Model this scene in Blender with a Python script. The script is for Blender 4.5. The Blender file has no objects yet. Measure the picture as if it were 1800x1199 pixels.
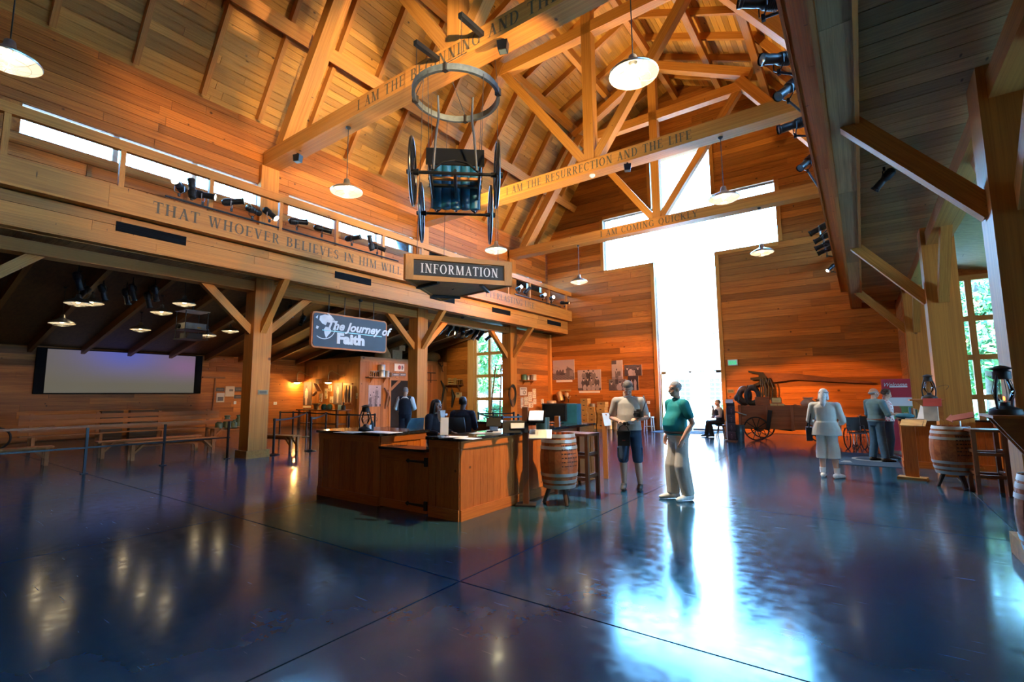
import bpy, bmesh, math, random
import numpy as np
from mathutils import Matrix, Vector, Euler
random.seed(7)
S = bpy.context.scene
COL = S.collection
PI = math.pi
# ------------------------------------------------------------------ camera
CAM_H, F_PX = 1.6, 852.0
YAW, PITCH, ROLL = math.radians(35.7), math.radians(6.36), math.radians(-0.5)
_f = Vector((-math.sin(YAW)*math.cos(PITCH), math.cos(YAW)*math.cos(PITCH), math.sin(PITCH)))
_r0 = Vector((math.cos(YAW), math.sin(YAW), 0)); _u0 = _r0.cross(_f)
_r = _r0*math.cos(ROLL)+_u0*math.sin(ROLL); _u = -_r0*math.sin(ROLL)+_u0*math.cos(ROLL)
cam_d = bpy.data.cameras.new('camera'); cam_d.sensor_width = 36; cam_d.lens = F_PX/1800*36
cam_d.clip_start = 0.05; cam_d.clip_end = 500
cam = bpy.data.objects.new('camera', cam_d); COL.objects.link(cam)
cam.matrix_world = Matrix(((_r.x,_u.x,-_f.x,0),(_r.y,_u.y,-_f.y,0),(_r.z,_u.z,-_f.z,CAM_H),(0,0,0,1)))
S.camera = cam
# ------------------------------------------------------------------ view, world, sun
S.view_settings.view_transform = 'Standard'; S.view_settings.look = 'None'
S.view_settings.exposure = 0.6; S.view_settings.gamma = 1.0; S.view_settings.use_curve_mapping = False
SKY_STRENGTH, SUN_POWER = 40.0, 30.0
W = bpy.data.worlds.new('sky'); S.world = W; W.use_nodes = True
nt = W.node_tree; nt.nodes.clear()
_o = nt.nodes.new('ShaderNodeOutputWorld'); _b = nt.nodes.new('ShaderNodeBackground')
_tc = nt.nodes.new('ShaderNodeTexCoord'); _sx = nt.nodes.new('ShaderNodeSeparateXYZ'); _cr = nt.nodes.new('ShaderNodeValToRGB')
nt.links.new(_tc.outputs['Generated'], _sx.inputs[0]); nt.links.new(_sx.outputs['Z'], _cr.inputs[0])
_cr.color_ramp.elements[0].position = 0.0; _cr.color_ramp.elements[0].color = (0.24, 0.60, 1.0, 1)
_cr.color_ramp.elements[1].position = 0.8; _cr.color_ramp.elements[1].color = (0.13, 0.44, 0.95, 1)
nt.links.new(_cr.outputs[0], _b.inputs[0]); _b.inputs[1].default_value = SKY_STRENGTH
nt.links.new(_b.outputs[0], _o.inputs[0])
_sd = bpy.data.lights.new('sun', 'SUN'); _sd.energy = SUN_POWER; _sd.angle = 0.01; _sd.color = (1, 0.95, 0.86)
_so = bpy.data.objects.new('sun', _sd); COL.objects.link(_so)
_so.rotation_euler = Vector((-0.25, 0.55, -0.8)).to_track_quat('-Z', 'Y').to_euler(); _so.location = (0, -20, 40)
YEL = (1.0, .78, .34)
WARM, HOT = (1.0, 0.64, 0.26), (1.0, 0.37, 0.085)
def spot(loc, target, watts, col=WARM, size=60, blend=0.5, r=0.08):
    d = bpy.data.lights.new('stage_lamp', 'SPOT'); d.energy = watts; d.color = col; d.spot_size = math.radians(size)
    d.spot_blend = blend; d.shadow_soft_size = r
    o = bpy.data.objects.new('stage_lamp', d); COL.objects.link(o); o.location = loc
    o.rotation_euler = (Vector(target)-Vector(loc)).to_track_quat('-Z', 'Y').to_euler(); return o
def bulb(loc, watts, col=WARM, r=0.05):
    d = bpy.data.lights.new('lamp_bulb', 'POINT'); d.energy = watts; d.color = col; d.shadow_soft_size = r
    o = bpy.data.objects.new('lamp_bulb', d); COL.objects.link(o); o.location = loc; return o
# stage lamps: the warm wash from the gallery spots onto the left side, the roof and the gable
spot((-0.75, 4.5, 6.2), (-13, 6.6, 6.0), 1500, WARM, 46)
spot((-0.75, 10.5, 6.2), (-13, 12.5, 5.8), 1900, WARM, 50)
spot((-0.75, 16.0, 6.2), (-12.5, 18.5, 5.2), 2400, WARM, 65)
spot((-0.75, 7.1, 5.9), (-12.2, 6.4, 9.7), 2900, WARM, 34, .5, .03)
spot((-0.75, 9.5, 6.2), (-11.5, 10.5, 10.6), 1100, YEL, 60)
spot((-0.75, 14.5, 6.2), (-10.5, 15, 12), 1200, YEL, 70)
spot((-0.75, 2.6, 6.2), (-7.8, 6.5, 8.3), 4600, (1.0,.78,.46), 30)
spot((-11.7, 9.6, 6.25), (-2.6, 15.0, 14.4), 2400, YEL, 60)
spot((-11.7, 15.4, 6.25), (-2.6, 17.5, 14.6), 1700, YEL, 62)
spot((-11.7, 12.0, 6.1), (-3, 21.7, 3.0), 900, WARM, 34)
spot((-1.0, 17.0, 5.6), (-10.6, 21.6, 1.6), 3800, HOT, 30)
spot((-11.6, 13.6, 5.9), (-2.9, 21.6, 1.0), 6500, HOT, 15, .4)
spot((-11.6, 14.2, 5.9), (-0.6, 21.6, 1.1), 6500, HOT, 15, .4)
spot((-0.75, 6.8, 6.2), (-4.4, 5.4, 0.5), 2200, WARM, 30)
spot((-0.75, 11.5, 6.2), (-20.4, 17.5, 2.2), 5500, HOT, 19)
spot((-0.75, 12.5, 6.2), (-12.9, 20.5, 1.8), 2200, HOT, 24)
spot((-14.6, 9.5, 4.5), (-25.3, 12.2, 1.6), 400, HOT, 28)
spot((-0.75, 1.8, 6.2), (-5.6, 6.4, 3.7), 800, WARM, 20)
spot((-0.75, 3.6, 6.2), (-13.4, 6.6, 2.2), 1100, WARM, 16)
spot((-14.6, 15.8, 4.4), (-17.2, 21.7, 2.6), 900, (1,.8,.42), 52)
spot((-17.4, 6.9, 4.6), (-16.0, 5.2, .4), 160, HOT, 60)
# ------------------------------------------------------------------ sighting helpers: real planes met by a line of sight
def _ray(px, py): return _f + _r*((px-900)/F_PX) - _u*((py-599.5)/F_PX)
_C = Vector((0, 0, CAM_H))
def onx(px, py, X): d = _ray(px, py); return _C + d*(X/d.x)
def ony(px, py, Y): d = _ray(px, py); return _C + d*(Y/d.y)
def onz(px, py, Z=0.0): d = _ray(px, py); return _C + d*((Z-CAM_H)/d.z)
# ------------------------------------------------------------------ materials
MATS = {}
def _new(name):
    m = bpy.data.materials.new(name); m.use_nodes = True; n = m.node_tree.nodes
    return m, m.node_tree, n['Principled BSDF']
def M(name, col=(.5,.5,.5), rough=.5, metal=0., vary=.18, scale=6., spec=.5, bump=0.):
    if name in MATS: return MATS[name]
    m, t, b = _new(name); N = t.nodes
    tc = N.new('ShaderNodeTexCoord'); nz = N.new('ShaderNodeTexNoise'); nz.inputs['Scale'].default_value = scale; nz.inputs['Detail'].default_value = 4
    cr = N.new('ShaderNodeValToRGB')
    cr.color_ramp.elements[0].position = .3; cr.color_ramp.elements[1].position = .7
    cr.color_ramp.elements[0].color = tuple(c*(1-vary) for c in col)+(1,); cr.color_ramp.elements[1].color = tuple(min(1, c*(1+vary)) for c in col)+(1,)
    t.links.new(tc.outputs['Object'], nz.inputs['Vector']); t.links.new(nz.outputs[0], cr.inputs[0]); t.links.new(cr.outputs[0], b.inputs['Base Color'])
    b.inputs['Roughness'].default_value = rough; b.inputs['Metallic'].default_value = metal; b.inputs['Specular IOR Level'].default_value = spec
    if bump:
        bp = N.new('ShaderNodeBump'); bp.inputs['Strength'].default_value = bump; bp.inputs['Distance'].default_value = .02
        t.links.new(nz.outputs[0], bp.inputs['Height']); t.links.new(bp.outputs[0], b.inputs['Normal'])
    MATS[name] = m; return m
def wood(name, c1, c2, rough=.55, scale=(2, 7, 7), knots=(8, .45, .45), knot=.09, tone=.35, spec=.35):
    """grain runs along local X; every board takes its own tone from its object"""
    if name in MATS: return MATS[name]
    m, t, b = _new(name); N = t.nodes; L = t.links.new
    tc = N.new('ShaderNodeTexCoord'); oi = N.new('ShaderNodeObjectInfo')
    off = N.new('ShaderNodeVectorMath'); off.operation = 'SCALE'; off.inputs[0].default_value = (37, 21, 11); L(oi.outputs['Random'], off.inputs['Scale'])
    mp = N.new('ShaderNodeVectorMath'); mp.operation = 'MULTIPLY_ADD'; mp.inputs[1].default_value = scale; L(tc.outputs['Object'], mp.inputs[0]); L(off.outputs[0], mp.inputs[2])
    nz = N.new('ShaderNodeTexNoise'); nz.inputs['Scale'].default_value = 1.6; nz.inputs['Detail'].default_value = 6; nz.inputs['Roughness'].default_value = .65; nz.inputs['Distortion'].default_value = .6
    L(mp.outputs[0], nz.inputs['Vector'])
    cr = N.new('ShaderNodeValToRGB'); e = cr.color_ramp.elements
    e[0].position = .32; e[0].color = c2+(1,); e[1].position = .62; e[1].color = c1+(1,)
    L(nz.outputs[0], cr.inputs[0])
    kp = N.new('ShaderNodeVectorMath'); kp.operation = 'MULTIPLY_ADD'; kp.inputs[1].default_value = knots; L(tc.outputs['Object'], kp.inputs[0]); L(off.outputs[0], kp.inputs[2])
    vo = N.new('ShaderNodeTexVoronoi'); vo.inputs['Scale'].default_value = 1.0; L(kp.outputs[0], vo.inputs['Vector'])
    kr = N.new('ShaderNodeMapRange'); kr.inputs['From Min'].default_value = knot*.45; kr.inputs['From Max'].default_value = knot; kr.inputs['To Min'].default_value = .22; kr.inputs['To Max'].default_value = 1
    L(vo.outputs['Distance'], kr.inputs['Value'])
    tr = N.new('ShaderNodeMapRange'); tr.inputs['To Min'].default_value = 1-tone; tr.inputs['To Max'].default_value = 1+tone*.6; L(oi.outputs['Random'], tr.inputs['Value'])
    mu = N.new('ShaderNodeMath'); mu.operation = 'MULTIPLY'; L(kr.outputs[0], mu.inputs[0]); L(tr.outputs[0], mu.inputs[1])
    sc = N.new('ShaderNodeVectorMath'); sc.operation = 'SCALE'; L(cr.outputs[0], sc.inputs[0]); L(mu.outputs[0], sc.inputs['Scale'])
    L(sc.outputs[0], b.inputs['Base Color']); b.inputs['Roughness'].default_value = rough; b.inputs['Specular IOR Level'].default_value = spec
    bp = N.new('ShaderNodeBump'); bp.inputs['Strength'].default_value = .15; bp.inputs['Distance'].default_value = .01; L(nz.outputs[0], bp.inputs['Height']); L(bp.outputs[0], b.inputs['Normal'])
    MATS[name] = m; return m
def emit(name, col, strength):
    if name in MATS: return MATS[name]
    m, t, b = _new(name); b.inputs['Emission Color'].default_value = col+(1,); b.inputs['Emission Strength'].default_value = strength
    b.inputs['Base Color'].default_value = col+(1,); MATS[name] = m; return m
def glass(name, tint=(1,1,1)):
    if name in MATS: return MATS[name]
    m = bpy.data.materials.new(name); m.use_nodes = True; t = m.node_tree; t.nodes.clear()
    o = t.nodes.new('ShaderNodeOutputMaterial'); mx = t.nodes.new('ShaderNodeMixShader'); fr = t.nodes.new('ShaderNodeFresnel'); fr.inputs[0].default_value = 1.45
    tr = t.nodes.new('ShaderNodeBsdfTransparent'); tr.inputs[0].default_value = tint+(1,); g = t.nodes.new('ShaderNodeBsdfGlossy'); g.inputs['Roughness'].default_value = .03
    t.links.new(fr.outputs[0], mx.inputs[0]); t.links.new(tr.outputs[0], mx.inputs[1]); t.links.new(g.outputs[0], mx.inputs[2]); t.links.new(mx.outputs[0], o.inputs[0])
    MATS[name] = m; return m
def print_mat(name='print', rough=.6):
    if name in MATS: return MATS[name]
    m, t, b = _new(name); a = t.nodes.new('ShaderNodeVertexColor'); a.layer_name = 'ink'
    t.links.new(a.outputs[0], b.inputs['Base Color']); b.inputs['Roughness'].default_value = rough; MATS[name] = m; return m
WALLW = wood('wall_pine', (.54,.175,.026), (.27,.072,.010), tone=.42)
FASC = wood('fascia_pine', (.64,.238,.038), (.42,.138,.020), tone=.2, knots=(30,.5,.5))
BEAM = wood('timber', (.60,.245,.046), (.42,.148,.024), tone=.14, knots=(22,.5,.5), knot=.06)
POSTW = wood('post_timber', (.60,.225,.036), (.42,.138,.020), tone=.10, knots=(9,.5,.5), knot=.06)
ROOFW = wood('roof_pine', (.62,.295,.055), (.40,.165,.026), tone=.38)
DARKW = wood('soffit_pine', (.46,.28,.12), (.27,.15,.06), tone=.3)
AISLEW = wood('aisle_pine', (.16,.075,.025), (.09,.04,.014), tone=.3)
DESKW = wood('desk_pine', (.50,.150,.026), (.33,.082,.013), tone=.22, knots=(2.2,.35,.35), knot=.07, rough=.4)
BENCHW = wood('bench_pine', (.48,.165,.04), (.32,.10,.022), tone=.2)
CRATEW = wood('crate_wood', (.50,.32,.12), (.33,.19,.065), tone=.25)
BARRELW = wood('oak_stave', (.42,.14,.04), (.23,.062,.018), tone=.3, knot=.03, rough=.45)
BLACK = M('black_metal', (.012,.014,.017), .4, .3); BLACKP = M('black_plastic', (.015,.016,.018), .45)
STEEL = M('brushed_steel', (.62,.63,.64), .3, 1.); GALV = M('galvanised_tin', (.42,.43,.41), .45, .8); BRASS = M('old_brass', (.55,.38,.14), .35, 1.)
STONE = M('black_granite', (.016,.018,.022), .08, 0, .4, 60, .6); WHITE = M('white_paper', (.68,.70,.73), .6, 0, .04); IRON = M('dark_iron', (.03,.026,.024), .55, .5)
INK = M('lettering_ink', (.11,.075,.04), .7); CREAM = M('cream_paint', (.82,.76,.66), .5, 0, .05); RUBBER = M('black_rubber', (.02,.02,.02), .7)
# ------------------------------------------------------------------ mesh builder
class MB:
    def __init__(s): s.v = []; s.f = []; s.c = None
    def add(s, vs, fs):
        n = len(s.v); s.v += [tuple(v) for v in vs]; s.f += [tuple(i+n for i in f) for f in fs]; return s
    def box(s, c, d, rz=0., m=None):
        x, y, z = d[0]/2, d[1]/2, d[2]/2
        P = [Vector((a*x, b*y, e*z)) for a in (-1,1) for b in (-1,1) for e in (-1,1)]
        if rz: P = [Matrix.Rotation(rz, 3, 'Z') @ p for p in P]
        if m is not None: P = [m @ p for p in P]
        c = Vector(c)
        return s.add([p+c for p in P], [(0,1,3,2),(4,6,7,5),(0,4,5,1),(2,3,7,6),(0,2,6,4),(1,5,7,3)])
    def bar(s, p0, p1, w, t, n=(0,0,1)):
        m, _ = frame(p0, p1, w, t, n); P = [m @ Vector((a, b, e)) for a in (-.5,.5) for b in (-.5,.5) for e in (-.5,.5)]
        return s.add(P, [(0,1,3,2),(4,6,7,5),(0,4,5,1),(2,3,7,6),(0,2,6,4),(1,5,7,3)])
    def tube(s, pts, rad, seg=10, cap=True):
        pts = [Vector(p) for p in pts]; k = len(pts)
        if not hasattr(rad, '__len__'): rad = [rad]*k
        V = []; F = []; prev = None
        for i, p in enumerate(pts):
            d = (pts[min(i+1, k-1)]-pts[max(i-1, 0)])
            d = d.normalized() if d.length > 1e-9 else Vector((0,0,1))
            a = prev if prev is not None else (Vector((0,0,1)) if abs(d.z) < .9 else Vector((1,0,0)))
            x = (a-d*a.dot(d)).normalized(); y = d.cross(x); prev = x
            for j in range(seg): t = 2*PI*j/seg; V.append(p+(x*math.cos(t)+y*math.sin(t))*rad[i])
        for i in range(k-1):
            for j in range(seg): F.append((i*seg+j, i*seg+(j+1)%seg, (i+1)*seg+(j+1)%seg, (i+1)*seg+j))
        if cap: F.append(tuple(range(seg-1, -1, -1))); F.append(tuple((k-1)*seg+j for j in range(seg)))
        return s.add(V, F)
    def cyl(s, p0, p1, r0, r1=None, seg=16, cap=True): return s.tube([p0, p1], [r0, r0 if r1 is None else r1], seg, cap)
    def lathe(s, prof, c=(0,0,0), seg=24, m=None, a0=0., a1=2*PI):
        c = Vector(c); full = abs(a1-a0-2*PI) < 1e-6; n = seg if full else seg+1; V = []; F = []
        for r, z in prof:
            for j in range(n):
                t = a0+(a1-a0)*j/seg; p = Vector((r*math.cos(t), r*math.sin(t), z)); V.append((m @ p if m is not None else p)+c)
        for i in range(len(prof)-1):
            for j in range(seg): F.append((i*n+j, i*n+(j+1)%n, (i+1)*n+(j+1)%n, (i+1)*n+j))
        return s.add(V, F)
    def ell(s, c, r, seg=14, rings=9, m=None):
        c = Vector(c); V = []; F = []
        for i in range(rings+1):
            a = PI*i/rings
            for j in range(seg):
                t = 2*PI*j/seg; p = Vector((r[0]*math.sin(a)*math.cos(t), r[1]*math.sin(a)*math.sin(t), r[2]*math.cos(a))); V.append((m @ p if m is not None else p)+c)
        for i in range(rings):
            for j in range(seg): F.append((i*seg+j, (i+1)*seg+j, (i+1)*seg+(j+1)%seg, i*seg+(j+1)%seg))
        return s.add(V, F)
    def prism(s, poly, ax, lo, hi):
        """poly of 2D points; ax = axis of extrusion 0,1,2"""
        def P(a, b, h): return (h, a, b) if ax == 0 else ((a, h, b) if ax == 1 else (a, b, h))
        k = len(poly); V = [P(a, b, lo) for a, b in poly]+[P(a, b, hi) for a, b in poly]
        F = [tuple(range(k)), tuple(range(2*k-1, k-1, -1))]+[(i, (i+1)%k, k+(i+1)%k, k+i) for i in range(k)]
        return s.add(V, F)
    def torus(s, c, R, r, seg=28, k=8, m=None):
        c = Vector(c); V = []; F = []
        for i in range(seg):
            a = 2*PI*i/seg
            for j in range(k):
                t = 2*PI*j/k; p = Vector(((R+r*math.cos(t))*math.cos(a), (R+r*math.cos(t))*math.sin(a), r*math.sin(t))); V.append((m @ p if m is not None else p)+c)
        for i in range(seg):
            for j in range(k): F.append((i*k+j, ((i+1)%seg)*k+j, ((i+1)%seg)*k+(j+1)%k, i*k+(j+1)%k))
        return s.add(V, F)
    def mesh(s, name, mat, smooth=False):
        me = bpy.data.meshes.new(name); me.from_pydata(s.v, [], s.f); me.materials.append(mat)
        bm = bmesh.new(); bm.from_mesh(me); bmesh.ops.recalc_face_normals(bm, faces=bm.faces); bm.to_mesh(me); bm.free()
        if smooth:
            me.polygons.foreach_set('use_smooth', [True]*len(me.polygons))
            try: me.set_sharp_from_angle(angle=math.radians(40))
            except Exception: pass
        return me
    def build(s, name, mat, parent=None, smooth=False, label=None):
        return link(name, s.mesh(name, mat, smooth), parent, label)
def link(name, data, parent=None, label=None, mw=None):
    o = bpy.data.objects.new(name, data); COL.objects.link(o)
    if mw is not None: o.matrix_basis = mw
    if parent is not None: o.parent = parent
    if label: o['label'] = label
    return o
def frame(p0, p1, w, t, n=(0,0,1)):
    p0, p1 = Vector(p0), Vector(p1); x = (p1-p0); L = x.length; x.normalize(); n = Vector(n)
    z = (n-x*n.dot(x))
    if z.length < 1e-5: z = Vector((1,0,0))-x*x.x
    if z.length < 1e-5: z = Vector((0,1,0))
    z.normalize(); y = z.cross(x); c = (p0+p1)/2
    return Matrix(((x.x*L, y.x*w, z.x*t, c.x),(x.y*L, y.y*w, z.y*t, c.y),(x.z*L, y.z*w, z.z*t, c.z),(0,0,0,1))), L
_UB = {}
def unit(mat):
    if mat.name not in _UB: _UB[mat.name] = MB().box((0,0,0),(1,1,1)).mesh('board', mat)
    return _UB[mat.name]
def board(name, p0, p1, w, t, mat, parent=None, n=(0,0,1), label=None):
    """a board or beam from p0 to p1, t thick along n, w wide; shares one mesh per material"""
    m, _ = frame(p0, p1, w, t, n)
    if parent is not None: m = wm(parent).inverted() @ m
    return link(name, unit(mat), parent, label, m)
def wm(o):
    m = o.matrix_basis.copy()
    while o.parent is not None: o = o.parent; m = o.matrix_basis @ m
    return m
def tag(o, label=None, cat=None, group=None, kind=None):
    if label: o['label'] = label
    if cat: o['category'] = cat
    if group: o['group'] = group
    if kind: o['kind'] = kind
    return o
def thing(name, label, cat, loc=(0,0,0), rz=0., group=None):
    o = bpy.data.objects.new(name, None); COL.objects.link(o); o.empty_display_size = .1
    o.matrix_basis = Matrix.Translation(Vector(loc)) @ Matrix.Rotation(rz, 4, 'Z')
    return tag(o, label, cat, group)
def struct(name, label=None, loc=(0,0,0)):
    o = bpy.data.objects.new(name, None); COL.objects.link(o); o.location = loc; o.empty_display_size = .1
    return tag(o, label, None, None, 'structure')
def dup(root, mw, label=None, group=None):
    r = root.copy(); COL.objects.link(r); r.matrix_basis = mw
    if label: r['label'] = label
    if group: r['group'] = group
    for ch in list(root.children):
        c = ch.copy(); COL.objects.link(c); c.parent = r
        for g in list(ch.children):
            d = g.copy(); COL.objects.link(d); d.parent = c
    return r
def at(loc, rz=0., rx=0., s=1.): return Matrix.Translation(Vector(loc)) @ Matrix.Rotation(rz, 4, 'Z') @ Matrix.Rotation(rx, 4, 'X') @ Matrix.Scale(s, 4)
ORD = ['first','second','third','fourth','fifth','sixth','seventh','eighth','ninth','tenth','eleventh','twelfth','thirteenth','fourteenth']
def printed(name, w, h, draw, nx, ny, parent=None, label=None, mw=None, t=.012):
    """a flat printed sheet w x h in its local XZ plane facing -Y; draw(u, v) gives the ink"""
    V = [((i/nx-.5)*w, -t/2, (j/ny-.5)*h) for j in range(ny+1) for i in range(nx+1)]
    Fs = [(j*(nx+1)+i, j*(nx+1)+i+1, (j+1)*(nx+1)+i+1, (j+1)*(nx+1)+i) for j in range(ny) for i in range(nx)]
    k = len(V); V += [(-w/2,t/2,-h/2),(w/2,t/2,-h/2),(w/2,t/2,h/2),(-w/2,t/2,h/2)]
    a, b, c, d = 0, nx, (nx+1)*(ny+1)-1, (nx+1)*ny
    Fs += [(k+1,k,k+3,k+2),(a,k,k+1,b),(b,k+1,k+2,c),(c,k+2,k+3,d),(d,k+3,k,a)]
    me = bpy.data.meshes.new(name); me.from_pydata(V, [], Fs); me.materials.append(print_mat())
    at_ = me.color_attributes.new('ink', 'FLOAT_COLOR', 'CORNER'); buf = []
    for fi, f in enumerate(Fs):
        if fi < nx*ny:
            j, i = divmod(fi, nx); col = tuple(draw((i+.5)/nx, (j+.5)/ny))+(1,)
        else: col = (.75,.72,.68,1)
        buf += list(col)*len(f)
    at_.data.foreach_set('color', buf)
    return link(name, me, parent, label, mw)
# ------------------------------------------------------------------ setting
XC = -6.1
def mir(x): return 2*XC-x
YG, YB = 21.7, -6.0               # gable wall, wall behind the camera
def quad_slab(name, mat, polys, label=None):
    b = MB()
    for pts, off in polys:
        P = [Vector(p) for p in pts]; Q = [p+Vector(off) for p in P]; k = len(P)
        b.add(P+Q, [tuple(range(k)), tuple(range(2*k-1, k-1, -1))]+[(i, (i+1)%k, k+(i+1)%k, k+i) for i in range(k)])
    o = b.build(name, mat); tag(o, label, None, None, 'structure'); return o
# --- floor: polished concrete cast in bays, joints between them
def floor_mat():
    m, t, b = _new('polished_concrete'); N = t.nodes; L = t.links.new
    g = N.new('ShaderNodeNewGeometry')
    n1 = N.new('ShaderNodeTexNoise'); n1.inputs['Scale'].default_value = .55; n1.inputs['Detail'].default_value = 8; n1.inputs['Roughness'].default_value = .62
    n2 = N.new('ShaderNodeTexNoise'); n2.inputs['Scale'].default_value = 9; n2.inputs['Detail'].default_value = 6
    L(g.outputs['Position'], n1.inputs[0]); L(g.outputs['Position'], n2.inputs[0])
    cr = N.new('ShaderNodeValToRGB'); e = cr.color_ramp.elements; e[0].position = .35; e[0].color = (.010,.040,.075,1); e[1].position = .72; e[1].color = (.022,.078,.140,1)  # bluish daylight haze put into the base colour
    L(n1.outputs[0], cr.inputs[0]); L(cr.outputs[0], b.inputs['Base Color'])
    # scuffs: thin scratches in two directions
    sm = None
    for rot, sc in ((.5, (4.2, 120, 1)), (-.9, (3.7, 110, 1)), (1.7, (4.6, 140, 1))):
        mp = N.new('ShaderNodeMapping'); mp.inputs['Rotation'].default_value = (0,0,rot); mp.inputs['Scale'].default_value = sc
        wv = N.new('ShaderNodeTexNoise'); wv.inputs['Scale'].default_value = .5; wv.inputs['Detail'].default_value = 2; wv.inputs['Distortion'].default_value = .25
        L(g.outputs['Position'], mp.inputs[0]); L(mp.outputs[0], wv.inputs[0])
        mr = N.new('ShaderNodeMapRange'); mr.inputs['From Min'].default_value = .70; mr.inputs['From Max'].default_value = .78; L(wv.outputs[0], mr.inputs[0])
        if sm is None: sm = mr
        else:
            ad = N.new('ShaderNodeMath'); ad.operation = 'MAXIMUM'; L(sm.outputs[0], ad.inputs[0]); L(mr.outputs[0], ad.inputs[1]); sm = ad
    rr = N.new('ShaderNodeMapRange'); rr.inputs['From Min'].default_value = .35; rr.inputs['From Max'].default_value = .7; rr.inputs['To Min'].default_value = .11; rr.inputs['To Max'].default_value = .19; L(n2.outputs[0], rr.inputs[0])
    ms = N.new('ShaderNodeMath'); ms.operation = 'MULTIPLY_ADD'; ms.inputs[1].default_value = .17; L(sm.outputs[0], ms.inputs[0]); L(rr.outputs[0], ms.inputs[2])
    L(ms.outputs[0], b.inputs['Roughness']); b.inputs['Specular IOR Level'].default_value = .55; b.inputs['Specular Tint'].default_value = (.45,.82,1,1)
    return m
FLOORM = floor_mat(); GROUT = M('joint_filler', (.13,.13,.125), .8)
floor = quad_slab('floor', GROUT, [([(-25.8,YB-.3,-.012),(13.6,YB-.3,-.012),(13.6,YG+.3,-.012),(-25.8,YG+.3,-.012)],(0,0,-.2))], 'dark polished concrete floor of the hall')
_us = MB().box((0,0,-.006),(1,1,.012)).mesh('floor_slab', FLOORM)
gx = [-25.8,-22,-18.1,-13.9,-10.6,-7.0,-2.95,1.30,5.4,9.5,13.6]; gy = [YB-.3,-.9,3.3,7.5,11.7,15.9,20.0,YG+.3]
for i in range(len(gx)-1):
    for j in range(len(gy)-1):
        a, b_, c, d = gx[i]+.008, gx[i+1]-.008, gy[j]+.008, gy[j+1]-.008
        link('floor_slab', _us, floor, None, Matrix.Translation(((a+b_)/2,(c+d)/2,0)) @ Matrix.Diagonal((b_-a, d-c, 1, 1)))
# --- gable wall with the cross opening
CX0, CX1, CZ0, CZ1, SX0, SX1, SZ1 = -9.94, -2.34, 7.66, 10.24, -7.45, -4.78, 12.55
GT = .28
def gable_z(x): d = abs(x-XC); return 15.95-.45*d if d < 4.0 else 14.15-1.45*(d-4.0)
wall_back = quad_slab('wall_back', WALLW, [
  ([(-13.5,YG+.03,0),(SX0,YG+.03,0),(SX0,YG+.03,CZ0),(-13.5,YG+.03,CZ0)],(0,GT,0)), ([(SX1,YG+.03,0),(1.3,YG+.03,0),(1.3,YG+.03,CZ0),(SX1,YG+.03,CZ0)],(0,GT,0)),
  ([(-13.5,YG+.03,CZ0),(CX0,YG+.03,CZ0),(CX0,YG+.03,CZ1),(-13.5,YG+.03,CZ1)],(0,GT,0)), ([(CX1,YG+.03,CZ0),(1.3,YG+.03,CZ0),(1.3,YG+.03,CZ1),(CX1,YG+.03,CZ1)],(0,GT,0)),
  ([(-13.5,YG+.03,CZ1),(SX0,YG+.03,CZ1),(SX0,YG+.03,SZ1),(-11.6,YG+.03,SZ1)],(0,GT,0)), ([(SX1,YG+.03,CZ1),(1.3,YG+.03,CZ1),(-.6,YG+.03,SZ1),(SX1,YG+.03,SZ1)],(0,GT,0)),
  ([(-11.6,YG+.03,SZ1),(-.6,YG+.03,SZ1),(-2.0,YG+.03,14.4),(XC,YG+.03,16.2),(-10.2,YG+.03,14.4)],(0,GT,0))], 'orange pine board gable wall pierced by the tall cross window')
def plank_rows(parent, mat, segs_at, z0, z1, h, y=None, x=None, lmin=2.2, lmax=4.6, t=.03, nrm=None, rnd=random.Random(3)):
    z = z0
    while z < z1-.03:
        hh = min(h*rnd.uniform(.88,1.1), z1-z)
        for a, b_ in segs_at(z, z+hh):
            p = a
            while p < b_-.02:
                q = p+rnd.uniform(lmin, lmax)
                if b_-q < .9: q = b_
                ln = rnd.uniform(0,.006)
                if y is not None: board('plank', (p+.003, y-ln, z+hh/2), (q-.003, y-ln, z+hh/2), hh-.010, t, mat, parent, (0,-1,0))
                else: board('plank', (x+ln*nrm, p+.003, z+hh/2), (x+ln*nrm, q-.003, z+hh/2), hh-.010, t, mat, parent, (nrm,0,0))
                p = q
        z += hh
def gable_segs(z0, z1):
    zm = (z0+z1)/2
    if zm < 9.4: lo, hi = -13.2, 1.15
    else:
        d = 4.0+(14.15-zm)/1.45 if zm < 14.15 else (15.95-zm)/.45
        lo, hi = XC-d, XC+d
    if z0 < CZ0-.02 and zm < CZ0: cut = [(SX0-.16, SX1+.16)]
    elif zm < CZ1: cut = [(CX0-.13, CX1+.13)]
    elif zm < SZ1: cut = [(SX0-.16, SX1+.16)]
    else: cut = []
    if zm < 5.4: hi = 1.15
    out = []
    if cut: out = [(lo, cut[0][0]), (cut[0][1], hi)]
    else: out = [(lo, hi)]
    return [(a, b_) for a, b_ in out if b_-a > .15]
for a, b_ in ((0, CZ0-.005), (CZ0, CZ1), (CZ1, SZ1+.1), (SZ1+.1, 15.8)):
    n = max(1, round((b_-a)/.275)); plank_rows(wall_back, WALLW, gable_segs, a+.004, b_, (b_-a)/n, y=YG, lmin=2.6, lmax=5.5)
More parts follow.
